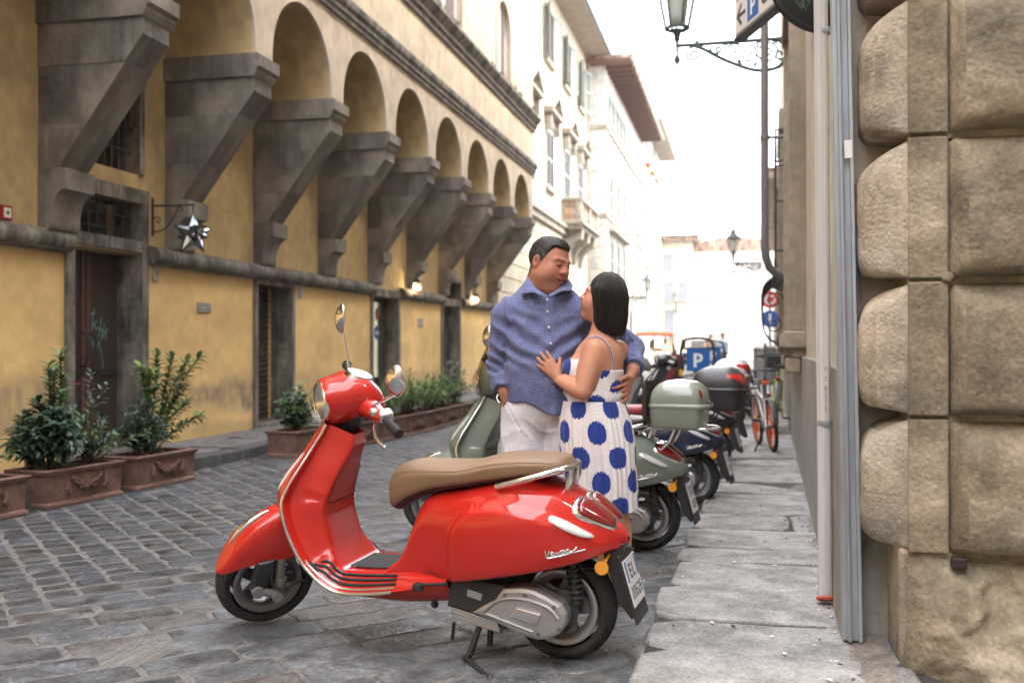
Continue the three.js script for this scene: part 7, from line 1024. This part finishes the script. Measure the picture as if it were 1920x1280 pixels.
// ---------- hoops with parking signs, bin, stall ----------
function hoop(label, x, z, s) {
  const t = thing('parking_hoop', label, 'parking sign', [x, 0, z], 0.15); t.scale.set(s, s, s); const H = 1.37, W = 0.22, mt = M([0.03, 0.035, 0.03], 0.5);
  part('hoop', tube([[-W, 0, 0], [-W, 0.6, 0], [-W, H - 0.16, 0], [-W + 0.04, H - 0.03, 0], [-W + 0.12, H, 0], [W - 0.12, H, 0], [W - 0.04, H - 0.03, 0], [W, H - 0.16, 0], [W, 0.6, 0], [W, 0, 0]], 0.018, 80, 10), mt, t); part('cross_bar', bar([-W, H - 0.13, 0], [W, H - 0.13, 0], 0.014), mt, t);
  const pt = canvasTex(256, 256, (c, w, h) => { c.fillStyle = '#1660a8'; c.fillRect(0, 0, w, h); c.fillStyle = '#e6e9ec'; c.font = 'bold 230px sans-serif'; c.textAlign = 'center'; c.fillText('P', w / 2, 212); });
  part('board', bx(0.30, 0.30, 0.02, 0, H - 0.29, 0.02, 0.004), M('#1660a8', 0.5), t); const g = new THREE.PlaneGeometry(0.295, 0.295); g.translate(0, H - 0.29, 0.0315); part('symbol', g, M([1, 1, 1], 0.5, { map: pt }), t);
  part('upper_plate', bx(0.18, 0.1, 0.015, 0, H - 0.075, 0.02, .003), M([0.5, 0.5, 0.5], 0.6), t); for (const q of [-1, 1]) part('yellow_band', bar([q * W, H - 0.5, 0], [q * W, H - 0.42, 0], 0.027), M([0.7, 0.42, 0.03], 0.6), t);
  return t;
}
hoop('blue parking sign on a black hoop behind the top cases', -0.55, -13.3, 0.955);
hoop('second smaller looking parking hoop standing farther along the row', -0.52, -19.4, 0.95);
{ const t = thing('litter_bin', 'grey litter bin standing by the right hand wall beyond the bicycle', 'bin', [0.36, 0.06, -16.2]); part('barrel', lathe([[0.0, 0.55], [0.15, 0.55], [0.17, 0.6], [0.175, 1.1], [0.16, 1.14], [0.1, 1.16]], 24), M([0.3, 0.31, 0.33], 0.5, { metalness: 0.3 }), t); part('post', bar([0, 0, 0.17], [0, 1.2, 0.17], 0.025), mSteel, t); part('rim', new THREE.TorusGeometry(0.172, 0.012, 8, 28).rotateX(Math.PI / 2).translate(0, 1.1, 0), mSteel, t); }
{ const t = thing('market_stall', 'red canopied stall on wooden posts at the end of the street', 'stall', [-4.75, 0, -56]), w = M([0.45, 0.24, 0.09], 0.8), mr = M([0.62, 0.085, 0.035], 0.85);
  part('canopy', surf(4, 4, (u, v) => { const x = (u * 2 - 1) * 1.15, z = (v * 2 - 1) * 1.1, k = Math.max(Math.abs(u * 2 - 1), Math.abs(v * 2 - 1)); return [x, 1.85 + 0.24 * (1 - k), z]; }), mr, t); part('valance', [bb(-1.15, 1.7, -1.1, 1.15, 1.85, -1.08), bb(-1.15, 1.7, 1.08, 1.15, 1.85, 1.1), bb(-1.15, 1.7, -1.08, -1.13, 1.85, 1.08), bb(1.13, 1.7, -1.08, 1.15, 1.85, 1.08)], mr, t);
  for (const x of [-1.05, 1.05]) for (const z of [-1, 1]) part('post', bar([x, 0, z], [x, 1.8, z], 0.035), w, t); for (const y of [0.45, 0.85]) part('shelf', [bb(-1, y, 0.8, 1, y + 0.04, 1.02), bb(-1, y + .1, 0.98, 1, y + 0.15, 1.02)], w, t); part('goods', bx(0.4, 0.3, 0.3, -0.5, 1.03, 0.8, .03), M([0.3, 0.3, 0.12], 0.8), t); part('goods', bx(0.5, 0.2, 0.3, 0.3, 0.98, 0.8, .03), M([0.3, 0.2, 0.12], 0.8), t); }
// a few people far down the street
[['distant person in an orange top at the far end of the street', -1.35, -47, [0.5, 0.2, 0.12], [0.05, 0.06, 0.1]], ['distant person in a pale blue top near the far right wall', -0.75, -43, [0.35, 0.42, 0.55], [0.1, 0.1, 0.12]]].forEach(([l, x, z, c, d], i) => {
  const t = thing('person', l, 'person', [x, 0, z], 0.5 * i), sk = [0.4, 0.2, 0.14];
  const f = (x, y, z) => { let q = ell(x, y, z, [0, 1.60, 0.01], [0.085, 0.12, 0.1]); q = smin(q, capsule(x, y, z, [0, 1.4, 0], [0, 1.52, 0], 0.055, 0.05), 0.03); q = smin(q, capsule(x, y, z, [0, 1.0, 0], [0, 1.3, 0], 0.12, 0.13), 0.05); for (const s of [-1, 1]) { q = smin(q, limb(x, y, z, [[s * 0.16, 1.36, 0, 0.05], [s * 0.22, 1.08, -0.02, 0.042], [s * 0.2, 0.84, 0.05, 0.035]]), 0.04); q = smin(q, limb(x, y, z, [[s * 0.08, 0.9, 0, 0.085], [s * 0.09, 0.48, s * 0.08, 0.06], [s * 0.09, 0.07, s * 0.06, 0.045]]), 0.03); q = smin(q, capsule(x, y, z, [s * 0.09, 0.05, s * 0.06 - 0.02], [s * 0.09, 0.04, s * 0.06 + 0.16], 0.045, 0.035), 0.03); } return q; };
  part('body', sdfMesh(f, [-0.32, 0, -0.2], [0.32, 1.76, 0.3], 0.022), M(sk, 0.6), t);
  part('shirt', sdfMesh((x, y, z) => Math.max(f(x, y, z) - 0.02, 0.92 - y, y - 1.44), [-0.32, 0.86, -0.24], [0.32, 1.5, 0.24], 0.022), M(c, 0.9), t); part('trousers', sdfMesh((x, y, z) => Math.max(f(x, y, z) - 0.018, y - 0.97, 0.12 - y, Math.abs(x) - 0.19), [-0.24, 0.06, -0.24], [0.24, 1.02, 0.26], 0.022), M(d, 0.9), t); part('hair', sdfMesh((x, y, z) => Math.max(ell(x, y, z, [0, 1.62, -0.005], [0.095, 0.12, 0.11]), 1.58 - y - 0.5 * -z), [-0.12, 1.5, -0.14], [0.12, 1.78, 0.14], 0.018), M([0.03, 0.02, 0.018], 0.7), t);
});
// ---------- terracotta planters and their shrubs ----------
const mTerra = M([0.27, 0.155, 0.115], 0.85, { map: again(T.grain, 2), bumpMap: again(T.grainB, 4), bump: 0.004 }), mSoil = M([0.05, 0.035, 0.025], 0.95, { bumpMap: again(T.grainB, 6), bump: 0.02 });
const PG = 'terracotta planters along the left kerb';
const plG = [];
{ // local: front faces +x, length along -z from the near front corner at the origin
  const D = 0.36, H = 0.285, L = 0.78, q = rng(21);
  const wall = (inset, y0, y1, o0, o1) => { const P = (o) => [[o, o], [o, -L - o], [-D - o, -L - o], [-D - o, o]], a = P(o0), b = P(o1), pos = [], I = []; for (let i = 0; i < 4; i++) { const j = (i + 1) % 4, k = pos.length / 3; pos.push(a[i][0], y0, a[i][1], a[j][0], y0, a[j][1], b[j][0], y1, b[j][1], b[i][0], y1, b[i][1]); I.push(k, k + 1, k + 2, k, k + 2, k + 3); } const g = new THREE.BufferGeometry(); g.setAttribute('position', new THREE.Float32BufferAttribute(pos, 3)); g.setIndex(I); const n = g.toNonIndexed(); n.computeVertexNormals(); return muv(n); };
  const box = [wall(0, 0, 0.012, 0.012, 0.016), wall(0, 0.012, 0.03, 0.016, 0.014), wall(0, 0.03, 0.042, 0.014, 0), wall(0, 0.042, H - 0.045, 0, 0.008), wall(0, H - 0.045, H - 0.03, 0.008, 0.024), wall(0, H - 0.03, H - 0.006, 0.024, 0.032), wall(0, H - 0.006, H, 0.032, 0.026), wall(0, H, H, 0.026, -0.03), wall(0, H, H - 0.05, -0.03, -0.032)];
  const fest = [], tassel = (z) => { for (let i = 0; i < 16; i++) { const k = i / 16; const g = new THREE.IcosahedronGeometry(0.011 + 0.006 * Math.sin(k * 3.1), 1); g.scale(0.8, 1.3, 1); g.translate(0.008 + 0.01 * Math.sin(k * 3), 0.195 - 0.115 * k, z + (q() - .5) * 0.035 * (0.3 + k)); fest.push(g); } fest.push(tube([[0.006, 0.225, z], [0.012, 0.205, z], [0.01, 0.19, z]], 0.008, 6, 5)); };
  tassel(-0.2); tassel(-0.6);
  for (let i = 0; i < 70; i++) { const k = (i + q()) / 70, z = lerp(-0.245, -0.555, k), y = 0.205 - 0.075 * Math.sin(k * Math.PI), th = 0.012 + 0.024 * Math.sin(k * Math.PI); const g = new THREE.IcosahedronGeometry(0.010 + 0.006 * q(), 1); g.translate(0.010 + 0.026 * Math.sin(k * 3.14) * q() + 0.004, y + (q() - .5) * 2 * th, z); fest.push(g); }
  fest.push(tube([[0.006, 0.228, -0.2], [0.008, 0.215, -0.225], [0.01, 0.2, -0.25]], 0.006, 6, 5), tube([[0.006, 0.228, -0.6], [0.008, 0.215, -0.575], [0.01, 0.2, -0.55]], 0.006, 6, 5));
  const ros = []; for (let i = 0; i < 22; i++) { const a = i * 2.4, r = 0.045 * Math.sqrt(i / 22); const g = new THREE.IcosahedronGeometry(0.011, 1); g.translate(-D / 2 + r * Math.cos(a), 0.135 + r * 1.1 * Math.sin(a), 0.006); ros.push(g); }
  const proto = thing('planter', 'terracotta planter box with a moulded garland', 'planter', [0, 0, 0], 0, PG);
  part('box', box, mTerra, proto); part('garland', fest, mTerra, proto); part('rosette', ros, mTerra, proto); part('soil', bb(-D + 0.03, H - 0.06, -L + 0.03, -0.03, H - 0.04, -0.03), mSoil, proto);
  [[-5.16, -5.60, 0.13, 'terracotta garland planter cut off by the left edge of the photo'], [-5.06, -6.61, 0.13, 'terracotta garland planter before the left half of the graffitied door'], [-4.95, -7.60, 0.09, 'terracotta garland planter right of the graffitied door, end of the near group'], [-4.72, -10.22, 0.15, 'first planter of the far group, in front of the roller shutter'], [-4.55, -11.36, 0.12, 'second planter of the far group, mostly behind the red scooter'], [-4.42, -12.17, 0.06, 'third planter of the far group, right of the red handlebar grip'], [-4.37, -12.97, 0.08, 'fourth planter of the far group'], [-4.33, -13.75, 0.0, 'fifth planter of the far group'], [-4.33, -14.57, 0.0, 'sixth planter of the far group'], [-4.33, -15.4, 0.0, 'last planter of the far group, beside the green scooter']].forEach(([x, z, a, l], i) => { let o = proto; if (i) { o = proto.clone(); o.name = numbered('planter'); scene.add(o); } o.position.set(x, 0, z); o.rotation.y = -a; o.userData = { ...proto.userData, label: l }; plG.push(o); });
  if (true) { const labs = ['fifth planter of the far group, below the second glazed door', 'sixth planter of the far group, next to the last one']; plG[6].userData.label = 'fourth planter of the far group, under the young green shrubs'; plG[7].userData.label = labs[0]; plG[8].userData.label = labs[1]; }
}
function leafGeo(l, w, droop = 0.25) { const P = [], n = 4; for (let i = 0; i <= n; i++) { const t = i / n, ww = w * Math.pow(Math.sin(Math.PI * Math.min(0.98, t * 0.9 + 0.06)), 0.9), z = l * t, y = -droop * l * t * t; P.push([-ww, y + ww * 0.35, z], [0, y, z], [ww, y + ww * 0.35, z]); } const pos = P.flat(), I = []; for (let i = 0; i < n; i++) for (let k = 0; k < 2; k++) { const a = i * 3 + k; I.push(a, a + 3, a + 1, a + 1, a + 3, a + 4); } const g = new THREE.BufferGeometry(); g.setAttribute('position', new THREE.Float32BufferAttribute(pos, 3)); g.setAttribute('uv', new THREE.Float32BufferAttribute(new Float32Array(pos.length / 3 * 2), 2)); g.setIndex(I); g.computeVertexNormals(); return g; }
const leafMat = (c, tr = 0) => new THREE.MeshPhysicalMaterial({ color: new THREE.Color().setRGB(...c), roughness: tr ? 0.9 : 0.42, side: THREE.DoubleSide, transmission: tr, thickness: 0 });
const mStem = M([0.09, 0.055, 0.03], 0.85);
// shoots: [x, y, z] tips relative to the foot; leaves spiral along the outer part of each
function shrub(label, pos, o) {
  const t = thing('shrub', label, 'shrub', pos), q = rng(o.seed), lg = leafGeo(o.len, o.w, o.droop), spots = [], stems = [];
  for (const [i, tip] of o.shoots.entries()) {
    const b = [(q() - .5) * o.foot, 0, (q() - .5) * o.foot], mid = [lerp(b[0], tip[0], 0.35) + (q() - .5) * 0.05, tip[1] * 0.55, lerp(b[2], tip[2], 0.35) + (q() - .5) * 0.05], c = new THREE.CatmullRomCurve3([V3(...b), V3(...mid), V3(...tip)]);
    stems.push(tube([b, mid, tip], (k) => (o.stem ?? 0.008) * (1 - 0.75 * k), 10, 5));
    const n = o.leaves, from = o.from ?? 0.3; for (let k = 0; k < n; k++) {
      const s = from + (1 - from) * Math.pow((k + q()) / n, o.pow ?? 0.8), p = c.getPoint(Math.min(1, s)), d = c.getTangent(Math.min(1, s)), a = k * 2.4 + q() * 0.8; let side = V3(Math.cos(a), 0, Math.sin(a)); side.addScaledVector(d, -side.dot(d)).normalize(); const dir = side.clone().multiplyScalar(0.85).addScaledVector(d, 0.35 + 0.5 * s + (q() - .5) * 0.3).addScaledVector(V3(0, 1, 0), (q() - .5) * 0.5).normalize(); if (o.spread) p.addScaledVector(side, q() * o.spread * Math.sin(Math.PI * Math.min(1, s * 0.9)));
      const m = new THREE.Matrix4().lookAt(V3(), dir.clone().negate(), V3(0.2, 1, 0.1)), sc = 0.65 + 0.6 * q(); m.scale(V3(sc, sc, sc)).setPosition(p); spots.push([m, i, s]);
    }
  }
  part('stem', stems, mStem, t);
  const own = o.own ?? 0, cols = o.cols, mats = cols.map((c) => leafMat(c, o.tr ?? 0)); spots.sort((a, b) => b[2] - a[2]);
  for (const [m, i] of spots.slice(0, own)) { const l = part('leaf', lg, mats[Math.floor(q() * mats.length)], t); l.applyMatrix4(m); }
  const rest = spots.slice(own); if (rest.length) { const im = new THREE.InstancedMesh(lg, leafMat([1, 1, 1], o.tr ?? 0), rest.length); im.name = 'foliage'; im.userData.kind = 'stuff'; rest.forEach(([m], i) => { im.setMatrixAt(i, m); const c = cols[Math.floor(q() * cols.length)], k = 0.7 + 0.6 * q(); im.setColorAt(i, new THREE.Color().setRGB(c[0] * k, c[1] * k, c[2] * k)); }); t.add(im); }
  return t;
}
const ring = (n, h0, h1, r0, r1, seed, cx = 0, cz = 0) => { const q = rng(seed), o = []; for (let i = 0; i < n; i++) { const a = i * 2.399 + q(), r = lerp(r0, r1, Math.sqrt((i + 0.5) / n)); o.push([cx + r * Math.cos(a), lerp(h1, h0, (r - r0) / (r1 - r0 + 1e-6)) * (0.85 + 0.3 * q()), cz + r * Math.sin(a)]); } return o; };
const dk = [[0.028, 0.06, 0.032], [0.04, 0.082, 0.04], [0.022, 0.046, 0.028]], md = [[0.065, 0.125, 0.032], [0.095, 0.17, 0.045], [0.05, 0.10, 0.028]], lt = [[0.11, 0.19, 0.035], [0.08, 0.15, 0.03], [0.15, 0.23, 0.05]];
const at = (i, k, d = 0.18) => { const o = plG[i], a = o.rotation.y; const lx = -d, lz = -0.78 * k; return [o.position.x + lx * Math.cos(a) + lz * Math.sin(a), 0.24, o.position.z - lx * Math.sin(a) + lz * Math.cos(a)]; };
const SG = 1;
shrub('leafy shrub cut off by the left edge of the photo', at(0, 0.6), { seed: 1, shoots: ring(12, 0.25, 0.5, 0.05, 0.3, 5), leaves: 22, len: 0.075, w: 0.017, foot: 0.1, cols: md, own: 40 });
shrub('dark bushy shrub with drooping leaves at the left end of the second planter', at(1, 0.22), { seed: 2, shoots: ring(26, 0.22, 0.62, 0.04, 0.27, 7), leaves: 44, len: 0.08, w: 0.023, droop: 0.5, foot: 0.14, from: 0.45, cols: dk, own: 60, spread: 0.06 });
shrub('tall leafy shoots rising behind the dark bushy shrub', at(1, 0.4, 0.26), { seed: 3, shoots: [[0.06, 0.93, -0.02], [0.1, 0.8, 0.1], [-0.02, 0.72, -0.18], [0.12, 0.62, 0.05], [0.02, 0.84, 0.06]], leaves: 50, len: 0.085, w: 0.02, foot: 0.1, from: 0.25, cols: md, own: 120 });
shrub('loose mid green shrub at the right end of the second planter', at(1, 0.75), { seed: 4, shoots: [...ring(16, 0.2, 0.52, 0.04, 0.26, 9), [0.05, 0.78, 0], [0.12, 0.66, -0.1], [0.3, 0.28, -0.45]], leaves: 26, len: 0.06, w: 0.014, foot: 0.12, cols: [...md, ...dk], own: 90, spread: 0.04 });
shrub('dense dark small leaved bush in the planter right of the graffitied door', at(2, 0.4), { seed: 5, shoots: ring(44, 0.2, 0.58, 0.03, 0.25, 11), leaves: 52, len: 0.032, w: 0.010, foot: 0.16, from: 0.25, cols: dk, spread: 0.07, own: 0 });
shrub('light green branching shrub leaning right out of the planter by the graffitied door', at(2, 0.62, 0.22), { seed: 6, shoots: [[0.1, 0.88, -0.16], [0.04, 0.92, -0.02], [0.16, 0.84, -0.32], [0.05, 0.75, 0.12], [0.2, 0.9, -0.5], [0.1, 0.6, -0.34], [0.18, 0.48, -0.3], [-0.02, 0.8, 0.16], [0.26, 0.35, -0.4]], leaves: 60, len: 0.085, w: 0.021, foot: 0.08, from: 0.25, cols: [...md, ...lt], tr: 0.2, own: 280, stem: 0.006 });
shrub('small ficus like shrub before the roller shutter', at(3, 0.35), { seed: 7, shoots: ring(22, 0.2, 0.62, 0.04, 0.26, 13), leaves: 34, len: 0.06, w: 0.020, foot: 0.1, cols: [...md, ...dk], spread: 0.06 });
shrub('upright shrub behind the red headlamp', at(4, 0.2), { seed: 8, shoots: ring(18, 0.3, 0.72, 0.04, 0.27, 14), leaves: 30, len: 0.06, w: 0.018, foot: 0.1, cols: [...dk, ...md], spread: 0.06 });
[[4, 0.75, 'fresh green bush right behind the red headset'], [5, 0.5, 'fresh green bush over the red scooter grip'], [6, 0.45, 'light green bush with tall young shoots'], [7, 0.5, 'yellowish green bush between taller shoots'], [8, 0.45, 'mid green bush near the green scooter'], [9, 0.4, 'dark bush at the end of the planters beside the green scooter']].forEach(([i, k, l], n) => shrub(l, at(i, k), { seed: 20 + n, shoots: ring(26, 0.25, [0.5, 0.5, 0.62, 0.55, 0.62, 0.75][n], 0.03, 0.34, 30 + n), leaves: 34, len: 0.06, w: 0.014, foot: 0.2, cols: n === 5 ? [...dk, ...md] : n === 3 ? lt : [...md, ...lt], tr: n === 5 ? 0 : 0.2, spread: 0.07 }));
scene.traverse((o) => { if (o.isMesh) { o.castShadow = o.receiveShadow = true; } });
renderer.render(scene, camera);
